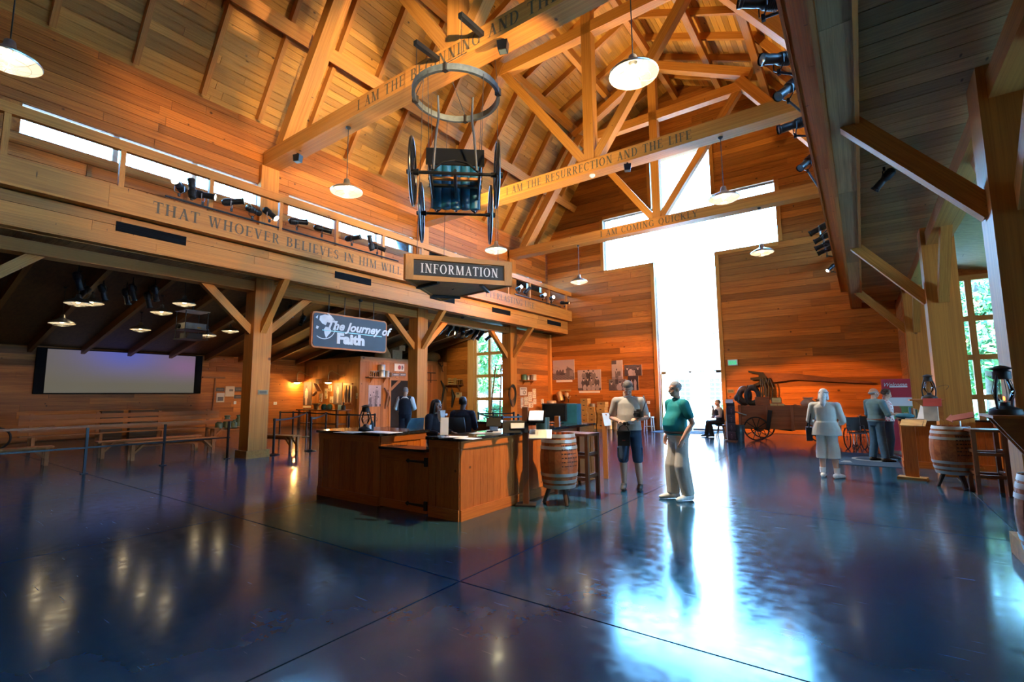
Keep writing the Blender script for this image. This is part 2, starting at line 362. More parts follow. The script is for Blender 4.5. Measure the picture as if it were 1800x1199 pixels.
# casing boards and deep reveals of the cross
win = struct('window_1', 'tall cross-shaped glass window with orange pine casing in the gable wall')
RVL = wood('reveal_pine', (.72,.42,.16), (.56,.28,.09), tone=.1)
ring = [(SX0,0),(SX0,CZ0),(CX0,CZ0),(CX0,CZ1),(SX0,CZ1),(SX0,SZ1),(SX1,SZ1),(SX1,CZ1),(CX1,CZ1),(CX1,CZ0),(SX1,CZ0),(SX1,0)]
cxy = (XC, 9)
for i in range(len(ring)-1):
    (xa, za), (xb, zb) = ring[i], ring[i+1]; dx, dz = xb-xa, zb-za; nl = math.hypot(dx, dz); nx_, nz_ = dz/nl, -dx/nl   # inward normal
    board('reveal', (xa-nx_*.02, YG+.13, za-nz_*.02), (xb-nx_*.02, YG+.13, zb-nz_*.02), .36, .04, RVL, win, (nx_, 0, nz_))
    board('casing', (xa-nx_*.09, YG-.03, za-nz_*.09), (xb-nx_*.09, YG-.03, zb-nz_*.09), .14, .05, BEAM, win, (0,-1,0))
GL = glass('clear_glass')
def pane(parent, x0, x1, z0, z1, y): return MB().box(((x0+x1)/2, y, (z0+z1)/2), (x1-x0, .012, z1-z0)).build('pane', GL, parent)
FRW = wood('window_pine', (.60,.36,.13), (.48,.25,.08), tone=.1)
pane(win, CX0, CX1, CZ0, CZ1, YG+.24); pane(win, SX0, SX1, CZ1, SZ1, YG+.24); pane(win, SX0, SX1, 2.62, CZ0, YG+.24)
door = struct('door_1', 'frameless double glass entrance door under the cross window')
xm = (SX0+SX1)/2
for a, b_ in ((SX0+.06, xm-.01), (xm+.01, SX1-.06)):
    p = pane(door, a, b_, .09, 2.5, YG+.24); p.name = 'door_leaf'
    MB().box(((a+b_)/2, YG+.24, .05), (b_-a, .04, .09)).build('bottom_rail', STEEL, door)
MB().box((xm, YG+.24, 2.56), (SX1-SX0, .03, .035)).build('transom_rail', STEEL, door)
for x in (SX0+.16, xm, SX1-.14): MB().box((x, YG+.23, 2.53), (.22 if x != xm else .09, .05, .12 if x != xm else .06)).build('patch_fitting', BRASS if x < xm else BLACK, door)
MB().box((SX0+.05, YG+.22, 1.25), (.05,.05,2.5)).build('jamb_channel', BRASS, door)
for s in (-1, 1): MB().tube([(xm+s*.12, YG+.20, .8), (xm+s*.12, YG+.15, .85), (xm+s*.12, YG+.15, 1.35), (xm+s*.12, YG+.20, 1.4)], .015).build('pull_handle', STEEL, door)
# --- wall of the nook between the last left post and the gable
def side_wall(name, x, nrm, y0, y1, z0, z1, label, h=.26, mat=WALLW, planks=True, t=.2):
    o = quad_slab(name, mat, [([(x-nrm*.02,y0,z0),(x-nrm*.02,y1,z0),(x-nrm*.02,y1,z1),(x-nrm*.02,y0,z1)],(-nrm*t,0,0))], label)
    if planks: n = max(1, round((z1-z0)/h)); plank_rows(o, mat, lambda a, b: [(y0, y1)], z0, z1, (z1-z0)/n, x=x, nrm=nrm)
    return o
wall_nook = side_wall('wall_nook', -13.22, 1, 18.75, YG, 0, 4.7, 'narrow pine board wall carrying the shelf and coiled rope')
board('corner_post', (-13.12, YG-.09, 0), (-13.12, YG-.09, 4.7), .16, .16, BEAM, wall_nook)
side_wall('wall_nook.001', 1.17, -1, 18.9, YG, 0, 4.7, 'pine board wall behind the right-hand post row')
# --- upper side walls with clerestory strip
def upper_wall(name, x, nrm, planks, label):
    o = quad_slab(name, WALLW, [([(x-nrm*.02,YB,7.55),(x-nrm*.02,YG,7.55),(x-nrm*.02,YG,9.55),(x-nrm*.02,YB,9.55)],(-nrm*.2,0,0)),
                                ([(x-nrm*.02,YB,5.0),(x-nrm*.02,YG,5.0),(x-nrm*.02,YG,6.93),(x-nrm*.02,YB,6.93)],(-nrm*.2,0,0))], label)
    if planks:
        plank_rows(o, WALLW, lambda a, b: [(.2, YG)], 7.56, 9.42, .235, x=x, nrm=nrm, lmin=2.5, lmax=5)
        plank_rows(o, WALLW, lambda a, b: [(.2, YG)], 5.5, 6.92, .24, x=x, nrm=nrm, lmin=2.5, lmax=5)
    return o
wl = upper_wall('wall_left', -13.36, 1, True, 'upper left pine board wall above the balcony'); wr = upper_wall('wall_right', mir(-13.36), -1, False, 'upper right pine board wall above the gallery')
bays = [(1.72, 6.55), (7.35, 12.3), (13.1, 18.15), (19.0, 21.45)]
GREYF = M('grey_window_frame', (.35,.40,.44), .5)
for k, (ya, yb) in enumerate(bays):
    for side, X, nr in ((0, -13.36, 1), (1, mir(-13.36), -1)):
        w = struct('window_%d' % (10+k*2+side), 'low clerestory window strip, bay %s on the %s wall' % (ORD[k], ('left', 'right')[side]))
        n = 3 if yb-ya > 3 else 2; e = (yb-ya)/n
        prev = -99 if k == 0 else bays[k-1][1]
        MB().box((X-nr*.10, (max(prev, YB)+ya)/2, 7.24), (.2, ya-max(prev, YB), .62)).build('pier', WALLW, w)
        for q in range(n):
            MB().box((X-nr*.12, ya+e*(q+.5), 7.24), (.01, e, .62)).build('pane', GL, w)
            MB().box((X-nr*.10, ya+e*(q+1)-.06, 7.24), (.08, .10, .62)).build('mullion', GREYF, w)
        if k == 3: MB().box((X-nr*.10, (yb+YG)/2, 7.24), (.2, YG-yb, .62)).build('pier', WALLW, w)
quad_slab('wall_behind', WALLW, [([(-26,YB,0),(13.8,YB,0),(13.8,YB,16.3),(-26,YB,16.3)],(0,-.2,0))])
# --- roof: deck, boards, rafters, purlins
def deck(x): d = abs(x-XC); return 15.95-.45*d if d < 4.0 else 14.15-1.45*(d-4.0)
EAVE = 7.35
ceil_l = quad_slab('ceiling_left', ROOFW, [([(XC-EAVE,YB-.2,deck(XC-EAVE)),(XC-4,YB-.2,14.15),(XC-4,YG+.2,14.15),(XC-EAVE,YG+.2,deck(XC-EAVE))],(-.13,0,.09)),
        ([(XC-4,YB-.2,14.15),(XC,YB-.2,15.95),(XC,YG+.2,15.95),(XC-4,YG+.2,14.15)],(-.06,0,.14))], 'boarded left slopes of the gambrel roof')
ceil_r = quad_slab('ceiling_right', ROOFW, [([(XC+EAVE,YB-.2,deck(XC+EAVE)),(XC+4,YB-.2,14.15),(XC+4,YG+.2,14.15),(XC+EAVE,YG+.2,deck(XC+EAVE))],(.13,0,.09)),
        ([(XC+4,YB-.2,14.15),(XC,YB-.2,15.95),(XC,YG+.2,15.95),(XC+4,YG+.2,14.15)],(.06,0,.14))], 'boarded right slopes of the gambrel roof')
rnd = random.Random(5)
def slope_boards(parent, pa, pb, y0, y1, h=.205):
    a, b_ = Vector((pa[0], 0, pa[1])), Vector((pb[0], 0, pb[1])); L = (b_-a).length; n = round(L/h); up = (b_-a)/L
    nrm = Vector((up.z, 0, -up.x)) * (1 if a.x < XC else -1)
    if nrm.z > 0: nrm = -nrm
    for i in range(n):
        c = a+up*((i+.5)*L/n)+nrm*.014; y = y0
        while y < y1-.05:
            q = min(y1, y+rnd.uniform(3.4, 5.6))
            if y1-q < 1.2: q = y1
            board('roof_board', (c.x, y+.003, c.z), (c.x, q-.003, c.z), L/n-.012, .02, ROOFW, parent, nrm); y = q
slope_boards(ceil_l, (XC-EAVE+.05, deck(XC-EAVE)), (XC-4, 14.15), 0.3, YG); slope_boards(ceil_l, (XC-4, 14.15), (XC, 15.95), 4.5, YG)
slope_boards(ceil_r, (XC+4, 14.15), (XC, 15.95), 6.5, YG); slope_boards(ceil_r, (XC+6, deck(XC+6)), (XC+4, 14.15), 9, YG)
def rafter(parent, pa, pb, y, drop, d=.25, w=.11):
    a, b_ = Vector((pa[0], y, pa[1])), Vector((pb[0], y, pb[1])); up = (b_-a).normalized(); nrm = Vector((up.z, 0, -up.x))
    if nrm.z > 0: nrm = -nrm
    board('rafter', a+nrm*(drop+d/2), b_+nrm*(drop+d/2), w, d, BEAM, parent, nrm)
y = .57
while y < YG:
    rafter(ceil_l, (XC-7.25, deck(XC-7.25)), (XC-3.9, 14.3), y, .025); rafter(ceil_r, (XC+7.25, deck(XC+7.25)), (XC+3.9, 14.3), y, .025)
    rafter(ceil_l, (XC-4.05, 14.13), (XC, 15.95), y, .025); rafter(ceil_r, (XC+4.05, 14.13), (XC, 15.95), y, .025)
    y += 1.43
def purlin(parent, x, z, w=.22, d=.34, n=(0,0,1)): board('purlin', (x, 0 if YB < 0 else YB, z), (x, YG, z), w, d, BEAM, parent, n)
for s, par in ((-1, ceil_l), (1, ceil_r)):
    purlin(par, XC+s*3.80, 13.66); purlin(par, XC+s*2.05, 14.56, .2, .32); purlin(par, XC+s*5.42, 11.20, .34, .22, (s*.82, 0, .57))
purlin(ceil_l, XC, 15.36, .2, .34)
# ------------------------------------------------------------------ drawn serif lettering
def _arc(cx, cy, rx, ry, a0, a1, tx=.15, ty=.06, n=14):
    P = []
    for i in range(n):
        t0, t1 = math.radians(a0+(a1-a0)*i/n), math.radians(a0+(a1-a0)*(i+1)/n)
        P.append([(cx+rx*math.cos(t0), cy+ry*math.sin(t0)), (cx+rx*math.cos(t1), cy+ry*math.sin(t1)), (cx+(rx-tx)*math.cos(t1), cy+(ry-ty)*math.sin(t1)), (cx+(rx-tx)*math.cos(t0), cy+(ry-ty)*math.sin(t0))])
    return P
def _r2(x0, y0, x1, y1): return [[(x0,y0),(x1,y0),(x1,y1),(x0,y1)]]
def _dg(xa, ya, xb, yb, w): return [[(xa-w/2,ya),(xa+w/2,ya),(xb+w/2,yb),(xb-w/2,yb)]]
def _sf(x, y, w=.28): return _r2(x-w/2, y if y < .5 else y-.05, x+w/2, y+.05 if y < .5 else y)
def _st(x, w=.15, s=.30): return _r2(x-w/2, 0, x+w/2, 1)+_sf(x,0,s)+_sf(x,1,s)
def glyph(c):
    E = _r2
    if c == 'I': return .36, _st(.18)
    if c == 'T': return .68, _r2(.265,0,.415,1)+_sf(.34,0,.32)+E(.02,.93,.66,1)+E(.02,.76,.06,1)+E(.62,.76,.66,1)
    if c == 'H': return .82, _st(.18)+_st(.64)+E(.18,.47,.64,.53)
    if c == 'A': return .76, _dg(.14,0,.40,1,.07)+_dg(.62,0,.38,1,.16)+E(.22,.32,.56,.38)+_sf(.12,0,.24)+_sf(.63,0,.28)
    if c == 'M': return .98, _st(.16,.07,.26)+_st(.80,.15,.30)+_dg(.48,0,.19,1,.15)+_dg(.48,0,.76,1,.06)
    if c == 'N': return .80, _st(.16,.07,.26)+_st(.64,.07,.26)+_dg(.62,0,.18,1,.17)
    if c == 'E': return .66, _st(.18)+E(.18,.94,.58,1)+E(.18,.48,.48,.54)+E(.18,0,.60,.06)+E(.55,.78,.59,1)+E(.46,.40,.49,.62)+E(.57,0,.61,.24)
    if c == 'F': return .62, _st(.18)+E(.18,.94,.56,1)+E(.18,.48,.46,.54)+E(.53,.76,.57,1)+E(.44,.40,.47,.62)
    if c == 'L': return .62, _st(.18)+E(.18,0,.58,.06)+E(.54,0,.58,.26)
    if c == 'B': return .70, _st(.18)+_arc(.34,.75,.26,.25,-90,90)+_arc(.34,.26,.31,.265,-90,90)+E(.18,.94,.36,1)+E(.18,.48,.36,.54)+E(.18,0,.36,.06)
    if c == 'P': return .66, _st(.18)+_arc(.34,.73,.27,.27,-90,90)+E(.18,.94,.36,1)+E(.18,.46,.36,.52)
    if c == 'R': return .74, _st(.18)+_arc(.34,.74,.26,.26,-90,90)+E(.18,.94,.36,1)+E(.18,.48,.36,.54)+_dg(.60,0,.36,.5,.15)+_sf(.63,0,.2)
    if c == 'D': return .78, _st(.18)+_arc(.34,.5,.38,.5,-90,90)+E(.18,.94,.36,1)+E(.18,0,.36,.06)
    if c == 'O': return .82, _arc(.41,.5,.37,.52,0,360,.15,.06,24)
    if c == 'Q': return .82, _arc(.41,.5,.37,.52,0,360,.15,.06,24)+_dg(.68,-.2,.44,.06,.12)
    if c == 'C': return .74, _arc(.41,.5,.37,.52,42,318,.15,.06,20)+E(.64,.72,.69,.98)
    if c == 'G': return .80, _arc(.41,.5,.37,.52,42,318,.15,.06,20)+E(.64,.72,.69,.98)+E(.58,.02,.71,.42)+E(.50,.40,.77,.45)
    if c == 'S': return .60, _arc(.30,.74,.23,.27,35,268,.13,.07)+_arc(.29,.26,.25,.28,-145,92,.14,.07)+E(.47,.76,.51,.98)+E(.07,.02,.11,.26)
    if c == 'U': return .80, E(.11,.3,.26,1)+E(.60,.3,.67,1)+_arc(.39,.32,.28,.34,180,360,.14,.07)+_sf(.185,1,.28)+_sf(.635,1,.22)
    if c == 'V': return .76, _dg(.38,0,.15,1,.16)+_dg(.38,0,.62,1,.06)+_sf(.15,1,.28)+_sf(.62,1,.22)
    if c == 'W': return 1.06, _dg(.34,0,.15,1,.15)+_dg(.34,0,.53,1,.06)+_dg(.72,0,.53,1,.15)+_dg(.72,0,.92,1,.06)+_sf(.15,1,.28)+_sf(.53,1,.26)+_sf(.92,1,.22)
    if c == 'Y': return .74, _dg(.37,.42,.14,1,.15)+_dg(.37,.42,.62,1,.06)+E(.295,0,.445,.48)+_sf(.37,0,.30)+_sf(.14,1,.26)+_sf(.62,1,.22)
    if c == 'K': return .78, _st(.18)+_dg(.24,.40,.62,1,.06)+_dg(.64,0,.36,.56,.15)+_sf(.66,0,.24)+_sf(.62,1,.22)
    if c == 'X': return .74, _dg(.60,0,.14,1,.16)+_dg(.14,0,.60,1,.06)+_sf(.14,0,.22)+_sf(.60,0,.26)+_sf(.14,1,.26)+_sf(.60,1,.22)
    return .42, []
def serif(name, text, p0, p1, h, normal, mat=INK, parent=None, lift=.004, depth=.002):
    """capital letters along p0 to p1 (baseline), h high, lying on a surface with the given normal"""
    p0, p1 = Vector(p0), Vector(p1); x = (p1-p0); L = x.length; x.normalize(); n = Vector(normal); up = n.cross(x)
    tot = sum(glyph(c)[0] for c in text)+.08*len(text); sx = L/tot; b = MB(); cur = 0
    for c in text:
        w, polys = glyph(c)
        for P in polys: b.add([p0+x*((cur+q[0])*sx)+up*(q[1]*h)+n*lift for q in P], [(0,1,2,3)])
        cur += w+.08
    if parent is not None:
        inv = wm(parent).inverted(); b.v = [tuple(inv @ Vector(v)) for v in b.v]
    me = b.mesh(name, mat); return link(name, me, parent)
# ------------------------------------------------------------------ roof trusses
def truss(y, idx, text=None, tx=None):
    lab = ['timber roof truss nearest the camera at the top left', 'timber roof truss lettered with the beginning and the end', 'timber roof truss lettered with the resurrection', 'farthest timber roof truss crossing the cross window'][idx]
    t = struct('roof_truss', lab, (XC, y, 8)); w = .45; yc = y+w/2; tag(t, lab, 'truss', 'timber roof trusses')
    t['kind'] = 'structure'
    board('tie_beam', (-13.25, yc, 8.28), (1.05, yc, 8.28), w, .40, BEAM, t)
    board('king_post', (XC, yc, 8.47), (XC, yc, 15.2), .32, .30, BEAM, t, (0,1,0))
    board('collar_beam', (XC-3.35, yc, 12.75), (XC+3.35, yc, 12.75), .3, .36, BEAM, t)
    for s in (-1, 1):
        board('principal_rafter', (XC+s*6.42, yc, 8.45), (XC+s*3.22, yc, 13.0), .42, .34, BEAM, t, (s*.82, 0, .57))
        board('upper_rafter', (XC+s*3.62, yc, 13.12), (XC, yc, 14.98), .34, .32, BEAM, t, (0, 0, 1))
        board('strut', (XC+s*.15, yc, 8.5), (XC+s*3.25, yc, 12.75), .26, .26, BEAM, t, (s*.8, 0, .6))
    if text: serif('lettering', text, (tx[0], y, 8.16), (tx[1], y, 8.16), .25, (0,-1,0), INK, t)
truss(.55, 0)
truss(6.5, 1, 'I AM THE BEGINNING AND THE END', (-9.02, -2.75))
truss(12.4, 2, 'I AM THE RESURRECTION AND THE LIFE', (-9.1, -3.1))
truss(18.25, 3, 'I AM COMING QUICKLY', (-8.5, -4.5))
# --- posts, plates and braces
def post_row(X, s, ys, names):
    for k, yy in enumerate(ys):
        t = struct('timber_post', names[k], (X, yy, 0)); tag(t, names[k], 'post', 'timber posts'); t['kind'] = 'structure'
        board('shaft', (X, yy, .01), (X, yy, 8.08), .5, .5, POSTW, t, (0,1,0)); MB().box((0,0,.1),(.62,.62,.2)).build('plinth', BEAM, t)
        for d in (-1, 1): board('brace', (X, yy+d*.2, 3.38), (X, yy+d*1.52, 4.62), .16, .2, BEAM, t, (0, d*.6, -.7))
        board('brace', (X+s*.2, yy, 3.40), (X+s*1.32, yy, 4.74), .16, .2, BEAM, t, (s*.6, 0, -.7))
    o = board('plate_beam', (X, YB, 4.62), (X, YG, 4.62), .36, .26, BEAM); tag(o, 'long timber plate beam over the %s posts' % ('left' if s > 0 else 'right'), None, None, 'structure')
PY = [.75, 6.70, 12.66, 18.5]
post_row(-13.45, 1, PY, ['timber post out at the left edge', 'timber post with a small plaque beside the black rail', 'timber post behind the vested man', 'timber post with the wooden ladder leaning on it'])
post_row(mir(-13.45)+.15, -1, PY, ['timber post behind the camera at right', 'nearest timber post at the right edge, carrying a lantern shelf', 'dark timber post behind the right barrel', 'far timber post beside the gable wall at right'])
# --- left balcony and right gallery
def gallery(side):
    s = 1 if side == 'left' else -1
    def X(x): return x if s > 0 else mir(x)
    g = struct('balcony_'+side, 'pine balcony along the %s side of the hall' % side)
    rn = random.Random(11+s)
    def run(nm, x, z, w, t, n, mat, y0=YB, y1=YG, mn=3, mxl=5.5):
        y = y0
        while y < y1-.05:
            q = min(y1, y+rn.uniform(mn, mxl)); q = y1 if y1-q < 1 else q
            board(nm, (X(x), y+.002, z), (X(x), q-.002, z), w, t, mat, g, (s*n[0], 0, n[2])); y = q
    run('lettered_fascia', -11.83, 5.58, .50, .06, (1,0,0), FASC)
    for z in (4.79, 4.99, 5.20): run('fascia_board', -12.08, z, .20, .06, (1,0,0), FASC)
    run('soffit_board', -11.88, 5.345, .14, .03, (0,0,1), FASC); run('soffit_board', -12.02, 5.345, .14, .03, (0,0,1), FASC)
    run('soffit_board', -12.23, 4.70, .24, .03, (0,0,1), FASC if s > 0 else DARKW); run('edge_trim', -12.37, 4.70, .04, .06, (0,0,1), FASC)
    run('edge_trim', -11.81, 5.33, .03, .04, (0,0,1), FASC); run('edge_trim', -12.08, 4.68, .04, .03, (0,0,1), FASC)
    run('inner_fascia', -12.37, 4.83, .24, .04, (1,0,0), FASC)
    run('floor_deck', -12.6, 5.42, 1.5, .08, (0,0,1), DARKW, mn=9, mxl=12)
    y = .5 if s > 0 else 2.0                      # soffit boards running across
    while y < YG-.02:
        board('cross_board', (X(-12.38), y+.13, 4.86), (X(-13.75), y+.13, 4.86), .25, .03, DARKW, g); y += .262
    MB().box((X(-13.05), (YB+YG)/2, 4.92), (1.45, YG-YB, .04)).build('backing', DARKW, g)
    board('hand_rail', (X(-11.86), YB, 6.70), (X(-11.86), YG, 6.70), .12, .2, FASC, g)
    yy = 1.36
    while yy < 21.6: board('rail_post', (X(-11.86), yy, 5.8), (X(-11.86), yy, 6.62), .09, .09, FASC, g); yy += 1.653
    return g
gl = gallery('left'); gr = gallery('right')
serif('lettering', 'THAT WHOEVER BELIEVES IN HIM WILL', (-11.80, onx(268,372,-11.8).y, 5.47), (-11.80, onx(706,480,-11.8).y, 5.47), .25, (1,0,0), INK, gl)
serif('lettering', 'HAVE', (-11.80, 12.6, 5.47), (-11.80, 13.9, 5.47), .25, (1,0,0), INK, gl)
serif('lettering', 'EVERLASTING LIFE', (-11.80, onx(853,520,-11.8).y, 5.47), (-11.80, onx(940,540,-11.8).y, 5.47), .25, (1,0,0), INK, gl)
VENTM = M('vent_black', (.006,.007,.009), .85, 0, .1, 6, .1)
for k, yv in enumerate((3.67, 8.72, 12.5, 16.02, 20.32)):
    t = thing('air_vent', 'black slotted air vent in the balcony fascia, %s from the left' % ORD[k], 'vent', (-12.045, yv, 5.08), 0, 'fascia air vents')
    MB().box((0,0,0),(.03,1.26,.20)).build('grille_box', VENTM, t)
    for q in range(4): MB().box((.018,0,-.07+q*.046),(.012,1.22,.014)).build('slat', VENTM, t)
# --- aisles
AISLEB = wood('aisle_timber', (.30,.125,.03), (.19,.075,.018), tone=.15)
AZ0, AZ1 = 3.62, 6.0
def aisle_z(x): return AZ0+(AZ1-AZ0)*(x+25.5)/12.0
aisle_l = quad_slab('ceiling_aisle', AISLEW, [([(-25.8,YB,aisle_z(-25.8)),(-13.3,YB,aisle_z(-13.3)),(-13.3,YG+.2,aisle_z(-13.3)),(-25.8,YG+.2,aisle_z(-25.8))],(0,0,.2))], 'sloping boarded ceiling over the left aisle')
quad_slab('ceiling_aisle.001', DARKW, [([(mir(-25.8),YB,aisle_z(-25.8)),(mir(-13.3),YB,aisle_z(-13.3)),(mir(-13.3),YG+.2,aisle_z(-13.3)),(mir(-25.8),YG+.2,aisle_z(-25.8))],(0,0,.2))], 'sloping boarded ceiling over the right aisle')
y = 1.1
while y < YG:
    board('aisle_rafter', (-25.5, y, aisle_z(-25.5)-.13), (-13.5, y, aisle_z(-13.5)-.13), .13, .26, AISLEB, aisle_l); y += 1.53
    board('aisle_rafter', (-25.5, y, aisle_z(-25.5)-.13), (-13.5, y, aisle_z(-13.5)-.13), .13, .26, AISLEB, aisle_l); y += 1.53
wall_aisle = side_wall('wall_aisle', -25.5, 1, -3.0, 15.4, 0, 3.64, 'boarded outer wall of the left aisle behind the screen', .25)
side_wall('wall_aisle.001', -25.7, 1, YB, YG+.3, 0, 4.0, None, planks=False)
XA = mir(-25.5)
quad_slab('wall_aisle.002', WALLW, [([(XA,YB,0),(XA,YG+.3,0),(XA,YG+.3,.9),(XA,YB,.9)],(.2,0,0)), ([(XA,YB,2.6),(XA,YG+.3,2.6),(XA,YG+.3,4.0),(XA,YB,4.0)],(.2,0,0)), ([(XA,YB,.9),(XA,3.5,.9),(XA,3.5,2.6),(XA,YB,2.6)],(.2,0,0)), ([(XA,12,.9),(XA,YG+.3,.9),(XA,YG+.3,2.6),(XA,12,2.6)],(.2,0,0))], 'outer wall of the right aisle')
wra = struct('window_5', 'added unseen window band in the outer wall of the right aisle')  # unseen band added to bring daylight onto the floor
for q in range(6): board('mullion', (XA+.1, 3.5+q*1.7, .9), (XA+.1, 3.5+q*1.7, 2.6), .14, .14, BEAM, wra, (1,0,0))
MB().box((XA+.12, 7.75, 1.75),(.012,8.5,1.7)).build('pane', glass('clear_glass'), wra)
def aisle_gable(x0, x1, wx0, wx1, wz0, wz1, nm, vis, label):
    zt = 6.3
    o = quad_slab(nm, WALLW, [([(x0,YG+.03,0),(wx0,YG+.03,0),(wx0,YG+.03,zt),(x0,YG+.03,zt)],(0,.2,0)), ([(wx1,YG+.03,0),(x1,YG+.03,0),(x1,YG+.03,zt),(wx1,YG+.03,zt)],(0,.2,0)),
        ([(wx0,YG+.03,wz1),(wx1,YG+.03,wz1),(wx1,YG+.03,zt),(wx0,YG+.03,zt)],(0,.2,0)), ([(wx0,YG+.03,0),(wx1,YG+.03,0),(wx1,YG+.03,wz0),(wx0,YG+.03,wz0)],(0,.2,0))], label)
    if vis: plank_rows(o, WALLW, lambda a, b: [vis], 0, 5.4, .26, y=YG, lmin=1.5, lmax=3)
    return o
WZ = [.12, 1.40, 2.70, 3.98, 5.35]
aisle_gable(-25.8, -13.3, -18.25, -14.2, WZ[0], WZ[-1], 'wall_aisle_back', (-20.5, -18.75), 'pine board wall beside the left aisle window')
aisle_gable(1.1, 13.6, mir(-14.2)-.1, mir(-18.25), WZ[0], WZ[-1], 'wall_aisle_back.001', (1.2, 1.9), 'pine board wall beside the right aisle window')
def grid_window(name, xs, label):
    w = struct(name, label)
    for x in xs: board('mullion', (x, YG+.04, WZ[0]), (x, YG+.04, WZ[-1]), .17, .16, FRW, w, (0,-1,0))
    for z in WZ: board('glazing_bar', (xs[0]-.08, YG+.045, z), (xs[-1]+.08, YG+.045, z), .17, .14, FRW, w, (0,-1,0))
    for i in range(len(xs)-1):
        for j in range(len(WZ)-1): pane(w, xs[i], xs[i+1], WZ[j], WZ[j+1], YG+.12)
    return w
g1 = grid_window('window_2', [-18.2,-17.17,-16.15,-15.15,-14.2], 'tall pine window grid in the left aisle'); g2 = grid_window('window_3', [2.05,3.08,4.06,5.06,6.05], 'tall pine window grid in the right aisle')
board('casing', (-18.55, YG-.05, 0), (-18.55, YG-.05, 5.4), .42, .10, RVL, g1, (0,-1,0)); board('jamb', (-18.28, YG-.03, 0), (-18.28, YG-.03, 5.4), .08, .3, RVL, g1, (0,-1,0))
# ------------------------------------------------------------------ outside
PAVE = M('pale_paving', (.62,.61,.58), .8, 0, .1, .8); GRASS = M('lawn', (.10,.20,.04), .9, 0, .4, 2)
g = quad_slab('ground', GRASS, [([(-90,YG+.3,-.03),(90,YG+.3,-.03),(90,110,-.03),(-90,110,-.03)],(0,0,-.3))], 'lawn outside the hall')
pv = quad_slab('pavement', PAVE, [([(-16,YG+.25,-.005),(0,YG+.25,-.005),(4,38,-.005),(-30,38,-.005)],(0,0,-.02))], 'pale paved forecourt outside the door')
BRICK = M('pale_brick', (.55,.45,.42), .85, 0, .15, 9); WHT = M('white_render', (.85,.85,.83), .7, 0, .04)
t = thing('brick_building', 'pale brick building with white entrance seen through the glass door', 'building', (-9, 40, 0))
MB().box((0,3,3.2),(26,6,6.4)).build('wall', BRICK, t); MB().prism([(-14,6.4),(14,6.4),(11,9.6),(-11,9.6)], 1, -.4, 6.4).build('roof', M('slate', (.30,.31,.33), .7), t)
for cx_, wv in ((-4.6, 3.4), (2.0, 2.0)):
    MB().box((cx_,-.15,1.9),(wv,.3,3.8)).build('porch_front', WHT, t)
for px_ in (1200, 1262, 1150):
    p = ony(px_, 690, 39.6); f = MB(); 
    f.box((p.x+9, -.34, 1.9), (1.25,.06,1.7)); w_ = f.build('window', M('window_dark', (.06,.07,.09), .2), t)
    m = MB()
    for q in range(4): m.box((p.x+9-.62+q*.413,-.38,1.9),(.05,.04,1.7))
    for q in range(6): m.box((p.x+9,-.38,1.05+q*.34),(1.25,.04,.05))
    m.build('muntins', WHT, w_)
MB().tube([(-.2,-.1,0),(-.2,-.1,6.3)], .07).build('downpipe', M('lead', (.2,.24,.27), .5), t)
LEAF = M('leaf_green', (.09,.23,.07), .6, 0, .5, 3); BARK = M('bark', (.10,.075,.055), .9, 0, .3, 8, bump=.4)
def foliage(n, R, H, z0, seed, ls=.22):
    rn = random.Random(seed); b = MB(); cl = [(rn.uniform(-.6,.6)*R, rn.uniform(-.6,.6)*R, z0+rn.random()*H, R*rn.uniform(.3,.55)) for _ in range(16)]
    for _ in range(n):
        c = cl[rn.randrange(16)]; d = Vector((rn.gauss(0,1), rn.gauss(0,1), rn.gauss(0,1))).normalized()*c[3]*rn.uniform(.6,1.05)
        p = Vector(c[:3])+d; a = Vector((rn.gauss(0,1), rn.gauss(0,1), rn.gauss(0,1))).normalized(); e = a.orthogonal().normalized(); s = ls*rn.uniform(.6,1.3)
        b.add([p-a*s, p+e*s*.45, p+a*s, p-e*s*.45], [(0,1,2,3)])
    return b
fol = [foliage(5200, 2.6, 6.5, 2.2, 1).mesh('foliage', LEAF), foliage(5200, 3.0, 7.5, 1.0, 2).mesh('foliage', LEAF)]
trk = MB().tube([(0,0,-.2),(.1,0,3),(-.1,.15,6),(.05,0,8.5)], [.26,.2,.14,.05]).mesh('trunk', BARK, True)
TR = [(-25.5,29),(-31.5,36),(-23.5,37.5),(-18.6,31),(-36,45),(4.4,28.5),(10.4,31),(6.0,36),(14,40),(8.5,44),(2.5,51),(-12,53),(-27,46)]
TL = ['outside the left window','beyond the left window, farther left','between the left window and the forecourt','close outside the left aisle window','far back on the lawn at left','outside the right window','behind the near tree at the right window','closest to the right window','far back at right','on the lawn just right of the forecourt','behind the pale building at right','behind the pale building at left','beside the forecourt at left']
for k, ((x, y_), l) in enumerate(zip(TR, TL)):
    t = thing('leafy_tree', 'green leafy tree standing '+l, 'tree', (x, y_, 0), k*1.3, 'trees outside the hall'); s = .9+.06*(k%4)
    f_ = link('foliage', fol[k%2], t); f_.scale = (s,s,s); link('trunk', trk, t)
hb = foliage(2600, .9, .7, .15, 9, .10).mesh('foliage', LEAF)
for k, (x, y_, l) in enumerate(((-17.6,23.4,'left of the left window mullion'),(-16.2,23.6,'right of the left window mullion'),(-8.0,38.5,'in front of the pale building, left'),(-6.2,38.5,'in front of the pale building, right'),(4.0,23.6,'under the right window'))):
    t = thing('green_bush', 'low green bush '+l, 'bush', (x, y_, 0), k, 'bushes outside'); link('foliage', hb, t)
